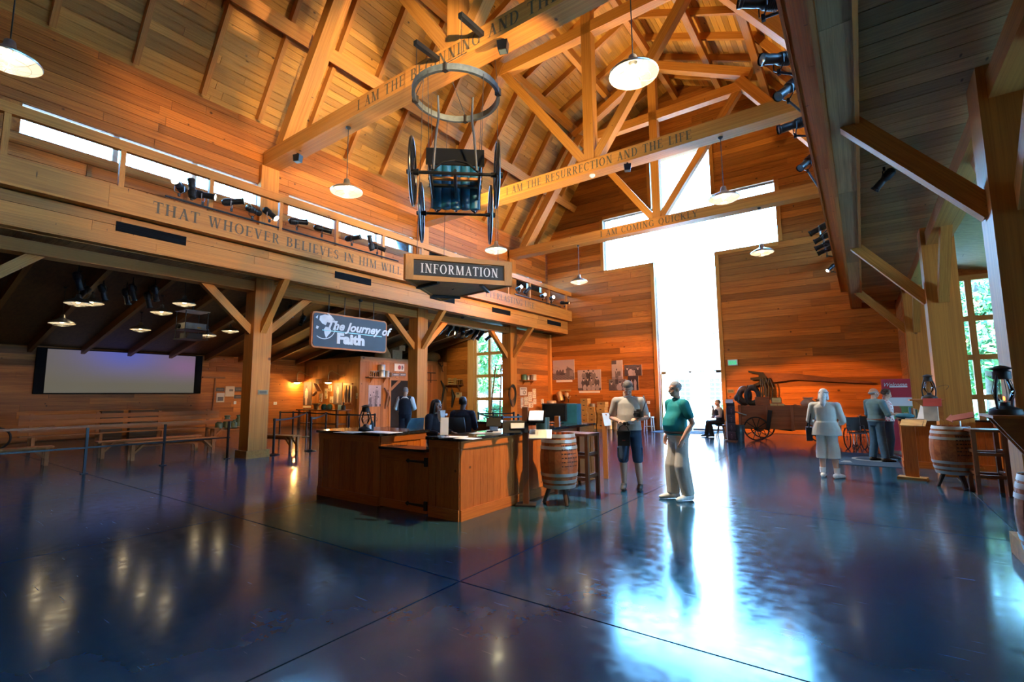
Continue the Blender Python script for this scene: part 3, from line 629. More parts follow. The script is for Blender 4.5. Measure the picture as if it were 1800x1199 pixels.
# ------------------------------------------------------------------ information desk
def panel(parent, a, b_, z0, z1, n, st=.12, hb=.14, ht=.10, bw=.145, mat=None):
    """framed face of upright boards from a to b (ground points) facing n"""
    mat = mat or DESKW; a, b_ = Vector(a+(0,)), Vector(b_+(0,)); n = Vector(n+(0,)); d = (b_-a); L = d.length; d.normalize(); Z = Vector((0,0,1))
    board('rail', a+Z*(z0+hb/2)+n*.012, b_+Z*(z0+hb/2)+n*.012, hb, .03, mat, parent, n); board('rail', a+Z*(z1-ht/2)+n*.010, b_+Z*(z1-ht/2)+n*.010, ht, .03, mat, parent, n)
    for e in (a+d*st/2, b_-d*st/2): board('stile', e+Z*(z0+hb), e+Z*(z1-ht), st, .03, mat, parent, n) if st > 0 else None
    k = max(1, round((L-2*st)/bw)); w = (L-2*st)/k
    for i in range(k):
        c = a+d*(st+(i+.5)*w)-n*.008; board('plank', c+Z*(z0+hb), c+Z*(z1-ht), w-.004, .024, mat, parent, n)
DX0, DX1, DX2, DX3 = -7.40, -5.87, -4.88, -4.29; DY0, DYL, DY1 = 4.79, 5.72, 8.62; DH = 1.01
def counter(name, label, x0, x1, y0, y1, faces, top=True, h=DH, over=.045):
    t = thing(name, label, 'counter', ((x0+x1)/2, (y0+y1)/2, 0)); c = ((x0+x1)/2, (y0+y1)/2)
    MB().box((0,0,h/2+.02),(x1-x0-.06,y1-y0-.06,h-.04)).build('carcass', DESKW, t)
    if 'f' in faces: panel(t, (x0,y0), (x1,y0), 0, h, (0,-1))
    if 'r' in faces:
        n_ = max(1, round((y1-y0)/1.55)); e = (y1-y0)/n_
        for q in range(n_): panel(t, (x1,y0+q*e), (x1,y0+(q+1)*e-.01), 0, h, (1,0))
    if 'l' in faces: panel(t, (x0,y1), (x0,y0), 0, h, (-1,0))
    if 'b' in faces: panel(t, (x1,y1), (x0,y1), 0, h, (0,1))
    if top:
        w = MB().box((0,0,h+.02),(x1-x0+2*over,y1-y0+2*over,.04)).build('worktop', STONE, t, label='polished black granite top')
    return t
counter('counter_unit', 'left block of the information desk with the oil lantern on top', DX0, DX1, DY0, DYL, 'frl')
counter('counter_unit', 'long right run of the information desk with papers and card reader', DX2+.05, DX3, DY0, DY1-.68, 'fr')
counter('counter_unit', 'rear run of the information desk holding the computer monitor', DX0+.4, DX3, DY1-.58, DY1, 'rb')
t = thing('desk_gate', 'low pine gate with black strap hinges in the information desk', 'gate', ((DX1+DX2)/2, DY0+.02, 0))
panel(t, (DX1+.015,DY0+.03), (DX2-.01,DY0+.03), .015, .83, (0,-1), .12, .11, .16)
MB().box((0,.05,.42),(DX2-DX1-.03,.05,.81)).build('backing', DESKW, t); MB().box((0,.1,.85),(DX2-DX1-.03,.32,.035)).build('ledge', STONE, t)
for z in (.70, .12):
    hx = (DX2-DX1)/2-.03; b = MB(); b.prism([(hx,z-.018),(hx,z+.018),(hx-.30,z+.012),(hx-.33,z+.03),(hx-.375,z),(hx-.33,z-.03),(hx-.30,z-.012)], 1, -.045, -.03)
    b.box((hx+.015,-.03,z),(.05,.03,.12)); b.build('strap_hinge', IRON, t)
# ------------------------------------------------------------------ barrels
def make_barrel(label, loc, H=.78, R=.285, r=.235, z0=.24, tilt=0., legs=True, rz=0.):
    t = thing('oak_barrel', label, 'barrel', loc, rz, 'oak barrels on pegs'); n = 18; prof = []
    for i in range(9): u = i/8; prof.append((r+(R-r)*max(0., math.sin(PI*u))**.9, z0+u*H))
    b = MB(); w = 2*PI/n; V = []; Fs = []
    for rr, z in prof:
        for a in (-w/2+.008, 0, w/2-.008): V.append((rr*math.cos(a), rr*math.sin(a), z))
    for rr, z in prof: V.append(((rr-.025), 0, z))
    for i in range(8):
        for j in range(2): Fs.append((i*3+j, i*3+j+1, (i+1)*3+j+1, (i+1)*3+j))
        Fs.append((27+i, 27+i+1, (i+1)*3, i*3)); Fs.append((i*3+2, (i+1)*3+2, 27+i+1, 27+i))
    b.add(V, Fs); me = b.mesh('stave', BARRELW, True)
    for k in range(n): link('stave', me, t, None, Matrix.Rotation(k*w, 4, 'Z'))
    MB().cyl((0,0,z0+.03),(0,0,z0+H-.035),r-.015,seg=28).build('barrel_head', BARRELW, t)
    def rad(u): return r+(R-r)*max(0., math.sin(PI*u))**.9
    for u, hw in ((.03,.05),(.13,.045),(.72-.47+.0,.045),(.97,.05),(.87,.045),(.75,.045)):
        b = MB(); b.lathe([(rad(u-hw/2/H)+.002, z0+u*H-hw/2), (rad(u-hw/2/H)+.006, z0+u*H-hw/2), (rad(u+hw/2/H)+.006, z0+u*H+hw/2), (rad(u+hw/2/H)+.002, z0+u*H+hw/2)], seg=36); b.build('hoop', GALV, t, True)
    if legs:
        for k in range(3):
            a = k*2*PI/3+.5; MB().tube([(math.cos(a)*.13, math.sin(a)*.13, z0+.04), (math.cos(a)*.235, math.sin(a)*.235, 0)], [.034,.028], 8).build('peg_leg', M('dark_leg', (.05,.03,.02), .5), t)
    m = MB(); rn = random.Random(3); rows = 5     # stencilled lines, too small to read
    for row in range(6):
        zz = z0+H*(.78-row*.075); a = -1.9
        while a < -.9:
            l = rn.uniform(.03,.13); rr = rad((zz-z0)/H)+.004
            m.add([(rr*math.cos(q), rr*math.sin(q), zz+dz) for q, dz in ((a,0),(a+l,0),(a+l,.02),(a,.02))], [(0,1,2,3)]); a += l+rn.uniform(.02,.06)
    o_ = m.build('stencil', M('stencil_ink', (.05,.02,.01), .7), t); o_['kind'] = 'stuff'
    return t
make_barrel('oak barrel on peg legs beside the information desk', onz(984, 884), rz=1.0)
make_barrel('oak barrel on peg legs with a red arrow sign, by the right counter', onz(1682, 858), R=.30, r=.24, rz=.4)
make_barrel('oak barrel cut by the right edge of the picture', (1.265, 6.05, 0), H=.70, R=.275, r=.225, z0=.18, rz=-.4)
RED = M('dark_red_paint', (.28,.03,.03), .5)
p = onz(1700, 858); t = thing('arrow_sign', 'small dark red arrow sign on a stem on top of the right barrel', 'sign', (p.x, p.y, 1.0), math.radians(-25), None)
MB().cyl((0,0,-.0),(0,0,.10),.012).build('stem', STEEL, t)
ar = MB(); ar.prism([(-.19,0),(-.10,-.075),(-.10,-.045),(.19,-.045),(.19,.055),(-.10,.055),(-.10,.085)], 1, -.012, .012)
o = ar.build('arrow_board', RED, t); o.matrix_basis = Matrix.Translation((0,0,.16)) @ Matrix.Rotation(-.25, 4, 'Y') @ Matrix.Rotation(-.5, 4, 'X')
# ------------------------------------------------------------------ stools, stands
DKW = wood('dark_stained_wood', (.20,.075,.03), (.12,.04,.016), tone=.15, knot=.02, rough=.35)
def lboard(name, p0, p1, w, t_, mat, parent, n=(0,0,1)): # board given in the local space of its parent
    m, _ = frame(p0, p1, w, t_, n); return link(name, unit(mat), parent, None, m)
_wb = board
def board(name, p0, p1, w, t, mat, parent=None, n=(0,0,1), label=None, local=False):
    if local: return lboard(name, p0, p1, w, t, mat, parent, n)
    return _wb(name, p0, p1, w, t, mat, parent, n, label)
def tall_stool(label, loc, rz, w=.50, d=.42, h=.98):
    t = thing('tall_stool', label, 'stool', loc, rz, 'tall dark stools'); MB().box((0,0,h-.02),(w,d,.04)).build('seat', DKW, t)
    for a in (-1,1):
        for b_ in (-1,1): lboard('leg', (a*(w/2-.03), b_*(d/2-.03), 0), (a*(w/2-.03), b_*(d/2-.03), h-.04), .055, .055, DKW, t, (0,1,0))
    for z in (.28, .62):
        for b_ in (-1,1): lboard('stretcher', (-(w/2-.05),b_*(d/2-.03),z), (w/2-.05,b_*(d/2-.03),z), .05, .03, DKW, t, (0,1,0))
        for a in (-1,1): lboard('stretcher', (a*(w/2-.03),-(d/2-.05),z+.04), (a*(w/2-.03),d/2-.05,z+.04), .05, .03, DKW, t, (1,0,0))
    return t
p = onz(1770, 872); tall_stool('tall dark wooden stool between the right barrel and the near post', (p.x-.16, p.y+.10, 0), .12, .42, .4, 1.0)
tall_stool('tall dark wooden stool behind the barrel at the information desk', (-3.86, 7.15, 0), .0, .62, .42, .98)
def leaflet(parent, c, w, h, rx, rz=0., col=None, t=.012):
    o = MB().box((0,0,0),(w,t,h)).build('leaflet', col or WHITE, parent); o.matrix_basis = Matrix.Translation(c) @ Matrix.Rotation(rz, 4, 'Z') @ Matrix.Rotation(rx, 4, 'X'); return o
ACR = glass('acrylic', (.93,.96,1.0))
p = onz(925, 888); t = thing('leaflet_stand', 'tall wooden post stand holding slanted leaflets at the corner of the desk', 'stand', (p.x, p.y, 0), math.radians(28))
lboard('post', (0,0,0), (0,0,1.42), .085, .07, DKW, t, (0,1,0)); MB().box((0,0,.012),(.30,.26,.024)).build('foot', IRON, t)
o = MB().box((0,0,0),(.26,.012,.30)).build('acrylic_frame', ACR, t); o.matrix_basis = Matrix.Translation((.17,-.05,1.28)) @ Matrix.Rotation(-.95, 4, 'X')
leaflet(t, (.17,-.058,1.296), .21, .22, -.95, 0, M('daylit_leaflet', (.45,.55,.80), .35))  # reflected blue daylight put into the leaflet's colour
leaflet(t, (.23,-.10,1.03), .33, .22, -1.05)
p = onz(1605, 843); t = thing('leaflet_stand', 'pine T-shaped leaflet stand in front of the right counter', 'stand', (p.x, p.y, 0), math.radians(-12))
lboard('post', (0,0,.05), (0,0,1.02), .20, .045, DESKW, t, (0,1,0)); MB().box((0,0,.025),(.42,.26,.05)).build('foot', CRATEW, t)
o = MB().box((0,0,0),(.36,.02,.24)).build('tray', CRATEW, t); o.matrix_basis = Matrix.Translation((.10,-.12,1.03)) @ Matrix.Rotation(-1.15, 4, 'X')
MB().box((.34,.06,1.20),(.20,.08,.26)).build('leaflet_box', M('cream_card', (.62,.55,.42), .6), t); leaflet(t, (.37,.06,1.40), .26, .16, -.5, 0, RED)
# ------------------------------------------------------------------ right counter
counter('counter_unit', 'right pine counter with books and cloth bag by the blue mat', .62, 2.6, 13.42, 14.1, 'fl', h=.98)
counter('counter_unit', 'pine cabinet running back beside the near right post', 2.05, 2.7, 10.2, 13.3, 'l', h=1.0)
# ------------------------------------------------------------------ lantern shelves
LGL = glass('lantern_glass', (.90,.95,.94))
def lantern(label, loc, s=1., rz=0., lit=False):
    t = thing('oil_lantern', label, 'lantern', loc, rz); Sc = lambda *a: tuple(x*s for x in a)
    MB().lathe([(0,0),(.105*s,0),(.11*s,.015*s),(.10*s,.045*s),(.07*s,.06*s),(.035*s,.075*s),(.03*s,.10*s),(.045*s,.105*s),(0,.11*s)]).build('fuel_tank', IRON, t, True)
    MB().lathe([(.035*s,.11*s),(.062*s,.16*s),(.066*s,.20*s),(.045*s,.27*s),(.034*s,.30*s)]).build('globe', LGL, t, True)
    MB().lathe([(.036*s,.295*s),(.06*s,.30*s),(.06*s,.36*s),(.045*s,.375*s),(.075*s,.385*s),(.03*s,.41*s),(0,.415*s)]).build('chimney_cap', IRON, t, True)
    for q in (0, 1): 
        a = q*PI; b = MB(); b.tube([(math.cos(a)*.09*s,0,.05*s),(math.cos(a)*.10*s,0,.14*s),(math.cos(a)*.082*s,0,.25*s),(math.cos(a)*.055*s,0,.33*s)], .011*s, 8); b.build('side_tube', IRON, t, True)
    b = MB()
    for k in range(4): a = k*PI/2+.78; b.tube([(math.cos(a)*.05*s, math.sin(a)*.05*s, .10*s),(math.cos(a)*.074*s, math.sin(a)*.074*s, .18*s),(math.cos(a)*.05*s, math.sin(a)*.05*s,.295*s)], .0025*s, 5)
    b.build('wire_cage', IRON, t)
    b = MB(); b.tube([(.09*s*math.cos(q), 0, .30*s+.19*s*math.sin(q)) for q in [PI*i/12 for i in range(13)]], .003*s, 5); h = b.build('bail_handle', IRON, t); h.matrix_basis = Matrix.Translation((0,0,.05*s)) @ Matrix.Rotation(1.2, 4, 'X')
    if lit: MB().ell((0,0,.135*s),(.007*s,.007*s,.02*s)).build('flame', emit('ember', (1,.12,.02), 6), t)
    return t
LP = (1.06, 6.05)
t = thing('lantern_shelf', 'triangular pine lantern shelf on the nearest right post', 'shelf', (LP[0], LP[1], 1.39), 0)
MB().prism([(-.18,-.30),(.14,-.30),(.14,.32),(-.18,.32)], 2, -.022, .0).build('shelf_top', DESKW, t)
MB().prism([(-.15,-.022),(.13,-.022),(.13,-.46)], 1, -.02, .02).build('bracket', DESKW, t); MB().prism([(-.15,-.022),(.13,-.022),(.13,-.46)], 1, .2, .24).build('bracket', DESKW, t)
lantern('large dark oil lantern with a red ember on the near right post shelf', (LP[0]-.05, LP[1]+.0, 1.39), 1.05, .9, True)
t = thing('lantern_shelf', 'pine lantern shelf on the dark middle right post', 'shelf', (1.10, 12.35, 1.45), 0)
MB().box((-.13,-.05,-.015),(.50,.42,.03)).build('shelf_top', DESKW, t); MB().prism([(-.30,-.03),(.10,-.03),(.10,-.42)], 1, -.16, -.12).build('bracket', DESKW, t)
lantern('dark oil lantern on the middle right post shelf', (1.03, 12.28, 1.45), 1.15, .4)
lantern('dark oil lantern standing on the left block of the information desk', onz(642, 757, 1.05), 1.0, 1.2)
# ------------------------------------------------------------------ desk-top things
def sheet(label, c, w, d, rz, z, mat=WHITE, t=.004, name='paper_sheet', cat='paper', group=None):
    o = MB().box((0,0,t/2),(w,d,t)).build(name, mat); o.matrix_basis = at((c[0], c[1], z), rz); tag(o, label, cat, group); return o
ZT = DH+.041
sheet('white map sheet left of the lantern on the desk', onz(615, 760, ZT), .42, .28, .1, ZT); sheet('white paper sheet right of the lantern on the desk', onz(672, 760, ZT), .62, .27, .0, ZT)
sheet('white paper lying behind the acrylic leaflet holder', onz(800, 768, ZT), .30, .22, .4, ZT); sheet('second white paper nearer the card reader', onz(822, 771, ZT), .30, .21, .1, ZT+.0)
sheet('white paper under the card reader', onz(850, 762, ZT), .36, .24, -.1, ZT)
o = MB().lathe([(0,0),(.04,0),(.043,.09),(.038,.09),(.035,.01),(0,.01)]).build('white_mug', WHITE, None, True); o.location = onz(648, 757, ZT); tag(o, 'white mug beside the oil lantern on the desk', 'mug')
o = MB().lathe([(0,0),(.03,0),(.03,.11),(.014,.13),(.014,.15),(0,.15)]).build('black_bottle', BLACKP, None, True); o.location = onz(654, 756, ZT); tag(o, 'small black bottle right of the mug on the desk', 'bottle')
p = onz(781, 770, ZT); t = thing('leaflet_holder', 'clear acrylic leaflet holder at the front corner of the desk', 'holder', p, math.radians(40))
MB().box((0,0,.01),(.13,.09,.02)).build('foot', ACR, t); o = MB().box((0,0,0),(.125,.006,.27)).build('back_plate', ACR, t); o.matrix_basis = Matrix.Translation((0,.02,.14)) @ Matrix.Rotation(-.22, 4, 'X'); leaflet(t, (0,.012,.15), .105, .23, -.22)
p = onz(868, 763, ZT); t = thing('card_reader', 'white desk phone with tilted dark screen on the information desk', 'phone', p, math.radians(35))
MB().prism([(-.12,0),(.12,0),(.12,.05),(-.12,.025)], 0, -.11, .11).build('housing', M('grey_plastic', (.45,.48,.52), .4), t); MB().prism([(.02,.04),(.09,.045),(.06,.17),(.02,.17)], 0, -.06, .06).build('neck', M('grey_plastic'), t)
o = MB().box((0,0,0),(.21,.02,.13)).build('screen', BLACKP, t); o.matrix_basis = Matrix.Translation((0,.02,.165)) @ Matrix.Rotation(-.6, 4, 'X'); MB().box((-.05,-.05,.045),(.08,.09,.012)).build('keypad', BLACKP, t)
p = onz(906, 760, ZT); t = thing('document_box', 'black slanted document box with a white label on the desk', 'box', p, math.radians(38))
MB().prism([(-.10,0),(.10,0),(.10,.17),(-.02,.17)], 0, -.19, .19).build('box', BLACKP, t); leaflet(t, (.03,-.072,.10), .20, .08, -.44)
p = Vector((-4.86, 8.15, ZT)); t = thing('computer_monitor', 'large black computer monitor on the rear run of the desk', 'monitor', p, .05)
MB().box((0,0,.21),(.52,.045,.34)).build('bezel', BLACKP, t); MB().box((0,-.026,.215),(.47,.008,.28)).build('screen', M('dark_screen', (.01,.012,.015), .12), t)
MB().box((0,.05,.04),(.05,.04,.1)).build('neck', BLACKP, t); MB().box((0,.03,.006),(.26,.2,.012)).build('foot', BLACKP, t)
o = MB().box((0,0,.185),(.34,.20,.37)).build('teal_case', M('teal_paint', (.02,.13,.17), .5)); o.matrix_basis = at((-4.66, 8.45, ZT), .05); tag(o, 'teal blue metal case behind the computer monitor', 'case')
o = MB().lathe([(0,0),(.10,0),(.105,.2),(.09,.2),(.085,.02),(0,.02)]).build('green_pot', M('dark_green', (.015,.05,.05), .4), None, True); o.location = onz(954, 757, ZT); tag(o, 'dark green pot in front of the computer monitor', 'pot')
t = thing('notice_panel', 'pine notice upright with a curled white sheet at the far end of the desk', 'stand', (-4.10, 8.75, 0), .3); lboard('post', (0,0,0), (0,0,1.22), .09, .04, DESKW, t, (0,1,0)); leaflet(t, (.05,-.03,1.12), .16, .25, -.3, .7)
o = MB().box((0,0,.09),(.08,.10,.18)).build('wood_block', DESKW); o.matrix_basis = at((-4.33, 7.35, ZT), .3); tag(o, 'small upright wooden block on the desk top by the barrel', 'block')
# office chairs
def office_chair(label, loc, rz, mesh_mat):
    t = thing('office_chair', label, 'chair', loc, rz, 'office chairs at the desk')
    b = MB()
    for i in range(7):
        for j in range(6):
            pass
    V = []; n, m_ = 9, 7
    for j in range(m_):
        for i in range(n):
            u, v = i/(n-1)*2-1, j/(m_-1); w = .23*(1-.18*abs(v-.45)**2*4); V.append((u*w, -.20-.05*u*u*-1-.06*math.sin(v*PI), .72+v*.46))
    k = len(V); V += [(x, y-.02, z) for x, y, z in V]
    Fs = [(j*n+i, j*n+i+1, (j+1)*n+i+1, (j+1)*n+i) for j in range(m_-1) for i in range(n-1)]; Fs += [tuple(q+k for q in f[::-1]) for f in Fs]
    edge = [i for i in range(n)]+[j*n+n-1 for j in range(1, m_)]+[(m_-1)*n+i for i in range(n-2, -1, -1)]+[j*n for j in range(m_-2, 0, -1)]
    Fs += [(edge[i], edge[(i+1)%len(edge)], edge[(i+1)%len(edge)]+k, edge[i]+k) for i in range(len(edge))]
    b.add(V, Fs); b.build('backrest', mesh_mat, t, True)
    MB().ell((0,.03,.60),(.25,.25,.05)).build('seat', BLACKP, t, True); MB().tube([(0,-.10,.58),(0,-.24,.60),(0,-.25,.80)], .025).build('back_bracket', BLACKP, t)
    MB().cyl((0,0,.08),(0,0,.58),.03).build('column', STEEL, t)
    for s_ in (-1,1): MB().tube([(s_*.24,-.05,.6),(s_*.29,-.05,.66),(s_*.29,-.05,.80),(s_*.29,.14,.80)], .02).build('armrest', BLACKP, t)
    for q in range(5):
        a = q*2*PI/5; MB().tube([(0,0,.10),(math.cos(a)*.30, math.sin(a)*.30, .07)], [.03,.02], 8).build('base_arm', BLACKP, t); MB().ell((math.cos(a)*.30, math.sin(a)*.30, .035),(.03,.03,.035)).build('castor', BLACKP, t)
    return t
office_chair('office chair with a pale blue back behind the seated woman', (-6.72, 6.50, 0), math.radians(-85), M('blue_mesh_back', (.12,.33,.44), .6))
office_chair('office chair with a black back behind the seated man', (-6.48, 7.15, 0), math.radians(27), BLACKP)
# ------------------------------------------------------------------ belt stanchions, rail, benches
def stanchion_proto():
    t = thing('belt_stanchion', 'x', 'barrier post', (0,0,0)); MB().lathe([(0,0),(.17,0),(.17,.015),(.05,.04),(.032,.05),(0,.05)], seg=24).build('base', BLACK, t, True)
    MB().cyl((0,0,.05),(0,0,.96),.032).build('post', BLACK, t, True); MB().lathe([(0,.93),(.042,.93),(.042,1.0),(.03,1.01),(0,1.01)], seg=16).build('belt_head', BLACKP, t, True); return t
st0 = stanchion_proto()
SP = [((480,800),'close against the post with the plaque'),((545,793),'nearest the desk beside the left bench'),((491,766),'farthest left behind the post'),((514,766),'second from the post in the far row'),((538,768),'third from the post in the far row'),((572,772),'just left of the desk, by the workbench'),((612,779),'behind the lantern on the desk, left'),((658,779),'behind the lantern on the desk, right')]
SW = [((783,721),1),((841,718),1),((867,718),1),((883,723.5),1),((903,718),1),((911,719),1),((921,720),1)]
pts = []
for k, (pp, l) in enumerate(SP):
    p = onz(*pp); pts.append(p)
    if k == 0: st0.matrix_basis = at(p); st0['label'] = 'black belt stanchion '+l; st0['group'] = 'belt stanchions'
    else: dup(st0, at(p), 'black belt stanchion '+l, 'belt stanchions')
for k, (pp, _q) in enumerate(SW):
    depth = [13.2, 17.2, 17.2, 14.2, 17.2, 15.2, 14.6][k]; d = _ray(*pp); s_ = depth/ d.dot(Vector((-math.sin(YAW), math.cos(YAW), 0))); p = _C+d*s_; p.z = 0; pts.append(p)
    dup(st0, at(p), 'black belt stanchion by the left window, %s from the left' % ORD[k], 'belt stanchions')
BELT = M('black_belt', (.02,.022,.025), .7); BELTB = M('blue_belt', (.10,.19,.25), .7)
def belt(a, b_, label, mat=BELT):
    a, b_ = pts[a].copy(), pts[b_].copy(); L = (b_-a).length; b = MB(); n = 8
    for i in range(n):
        p, q = a.lerp(b_, i/n), a.lerp(b_, (i+1)/n); p.z = .965-.10*L/3*(1-(2*i/n-1)**2)*.35; q.z = .965-.10*L/3*(1-(2*(i+1)/n-1)**2)*.35; b.bar(p, q, .006, .048, (0,0,1))
    o = b.build('barrier_belt', mat); tag(o, label, 'belt', 'barrier belts')
for a, b_, l in ((2,3,'between the first two far stanchions'),(3,4,'between the second and third far stanchions'),(0,4,'running back from the stanchion at the post'),(4,5,'reaching to the stanchion left of the desk'),(1,5,'from the near stanchion to the one by the workbench'),(5,6,'behind the oil lantern, left part'),(6,7,'behind the oil lantern, right part'),(9,10,'in front of the left window'),(10,12,'past the ladder'),(11,14,'nearest the desk monitor'),(9,11,'crossing the window low')): belt(a, b_, 'black barrier belt '+l, BELTB if a in (11,9) and b_ > 10 else BELT)
t = thing('queue_rail', 'long black steel rail with a wooden handrail in front of the benches', 'railing', (-13.7, 3.5, 0))
for yv in (-.95, .42, 1.83, 3.27, 4.72, 6.17): MB().box((0,yv-3.5,.49),(.045,.045,.98)).build('upright', BLACK, t); MB().box((0,yv-3.5,.008),(.12,.12,.016)).build('floor_plate', BLACK, t)
lboard('handrail', (0,-4.6,1.0), (0,2.75,1.0), .075, .05, DESKW, t, (0,0,1)); lboard('lower_rail', (0,-4.6,.55), (0,2.72,.55), .035, .035, BLACK, t, (0,0,1))
def bench(label, loc, rz, L, h=.46, d=.34, inset=.12):
    t = thing('pine_bench', label, 'bench', loc, rz, 'pine benches'); 
    for q in (-1,1): lboard('seat_plank', (-L/2, q*d/4, h-.02), (L/2, q*d/4, h-.02), d/2-.006, .04, BENCHW, t, (0,0,1))
    lboard('apron', (-L/2+inset, 0, h-.085), (L/2-inset, 0, h-.085), .09, .03, BENCHW, t, (0,1,0))
    for a in (-1,1):
        for b_ in (-1,1): lboard('leg', (a*(L/2-inset), b_*(d/2-.05), 0), (a*(L/2-inset), b_*(d/2-.05), h-.04), .08, .05, BENCHW, t, (0,1,0))
        for b_ in (-1,1): lboard('knee_brace', (a*(L/2-inset-.02), b_*(d/2-.05), h-.28), (a*(L/2-inset-.24), b_*(d/2-.05), h-.05), .05, .04, BENCHW, t, (0,1,0))
    return t
bench('pine bench cut by the left edge of the picture', (-16.3, 2.05, 0), PI/2, 2.4)
bench('pine bench right behind the black rail', (-15.5, 5.57, 0), PI/2, 2.15); bench('second pine bench behind the first one', (-16.75, 5.45, 0), PI/2, 2.5)
bench('short pine bench right of the plaque post', (-14.6, 7.95, 0), math.radians(12), 1.75)
t = thing('backed_bench', 'long slatted high-backed pine bench under the screen', 'bench', (-21.3, 6.3, 0), PI/2)
for z in (.62, .84, 1.02): lboard('back_slat', (-2.9,.02,z), (2.9,.02,z), .14, .03, BENCHW, t, (0,1,0))
for x in (-2.6,-.95,.85,2.5): lboard('upright', (x,.05,0), (x,.05,1.14), .10, .05, BENCHW, t, (0,1,0)); lboard('leg', (x,-.36,0), (x,-.36,.42), .08, .08, BENCHW, t, (0,1,0))
for q in range(3): lboard('seat_slat', (-2.9,-.08-q*.12,.44), (2.9,-.08-q*.12,.44), .11, .03, BENCHW, t, (0,0,1))
bench('low pine bench holding the milk churns by the outer wall', (-19.6, 8.9, 0), PI/2+.1, 1.5, .5)
# ------------------------------------------------------------------ people
def loft(b, rings, seg=20):
    V = []; Fs = []; k = len(rings)
    for c, rx, ry in rings:
        for j in range(seg): t = 2*PI*j/seg; V.append((c[0]+rx*math.cos(t), c[1]+ry*math.sin(t), c[2]))
    for i in range(k-1):
        for j in range(seg): Fs.append((i*seg+j, i*seg+(j+1)%seg, (i+1)*seg+(j+1)%seg, (i+1)*seg+j))
    Fs.append(tuple(range(seg-1, -1, -1))); Fs.append(tuple((k-1)*seg+j for j in range(seg))); b.add(V, Fs)
def limb(b, pts, rad, seg=12, hem=False):
    b.tube(pts, rad, seg)
    for i, (p, r) in enumerate(zip(pts, rad)):
        if not (hem and i == len(pts)-1): b.ell(p, (r,r,r), 12, 8)
def fuse(b, name, mat, parent, voxel=.010, it=4, label=None):
    me = b.mesh(name, mat); o = bpy.data.objects.new('tmp', me); COL.objects.link(o)
    m = o.modifiers.new('r', 'REMESH'); m.mode = 'VOXEL'; m.voxel_size = voxel; s = o.modifiers.new('s', 'SMOOTH'); s.factor = .5; s.iterations = it
    dg = bpy.context.evaluated_depsgraph_get(); new = bpy.data.meshes.new_from_object(o.evaluated_get(dg)); bpy.data.objects.remove(o); bpy.data.meshes.remove(me)
    new.name = name; new.materials.clear(); new.materials.append(mat); new.polygons.foreach_set('use_smooth', [True]*len(new.polygons))
    return link(name, new, parent, label)
def facing(d): return math.atan2(-d[0], d[1])
def along(pts, u):
    L = [(Vector(pts[i+1])-Vector(pts[i])).length for i in range(len(pts)-1)]; T = sum(L)*u; out = [Vector(pts[0])]
    for i, l in enumerate(L):
        if T <= l: out.append(Vector(pts[i]).lerp(Vector(pts[i+1]), T/l)); return out
        out.append(Vector(pts[i+1])); T -= l
    return out
def hand(b, wrist, fdir, palm_n, side, curl=.5, s=1.):
    """palm with four separate fingers and a thumb leaving its side; fdir = along the hand, palm_n = where the palm faces"""
    w = Vector(wrist); f = Vector(fdir).normalized(); n = Vector(palm_n); n = (n-f*n.dot(f)).normalized(); x = f.cross(n).normalized()*side
    R = Matrix((x, f, n)).transposed()
    b.ell(w+f*.045*s, (.040*s,.052*s,.016*s), 12, 8, R)
    for k, (ox, L) in enumerate(((-.028,.062),(-.010,.072),(.009,.068),(.027,.052))):
        p = w+f*.085*s+x*ox*s; a1, a2 = curl*.7, curl*1.7; q = p+(f*math.cos(a1)+n*math.sin(a1))*L*.5*s; e = q+(f*math.cos(a2)+n*math.sin(a2))*L*.5*s
        b.tube([w+f*.06*s+x*ox*.9*s, p, q, e], [.0095*s,.0095*s,.009*s,.007*s], 8)
    p = w+f*.025*s-x*.034*s; q = p+(f*.6-x*.75+n*.35).normalized()*.034*s; e = q+(f*.85-x*.25+n*.5).normalized()*.03*s; b.tube([w+f*.02*s-x*.01*s, p, q, e], [.012*s,.0115*s,.010*s,.008*s], 8)
SKIN = M('skin_light', (.56,.30,.20), .55, 0, .06); SKIND = M('skin_dark', (.09,.045,.03), .5, 0, .06); SKINB = M('skin_tan', (.36,.17,.10), .5, 0, .06)
EYEW = M('eye_white', (.8,.78,.75), .3, 0, .02); EYED = M('eye_iris', (.03,.02,.015), .2); LIP = M('lips', (.40,.13,.10), .5)
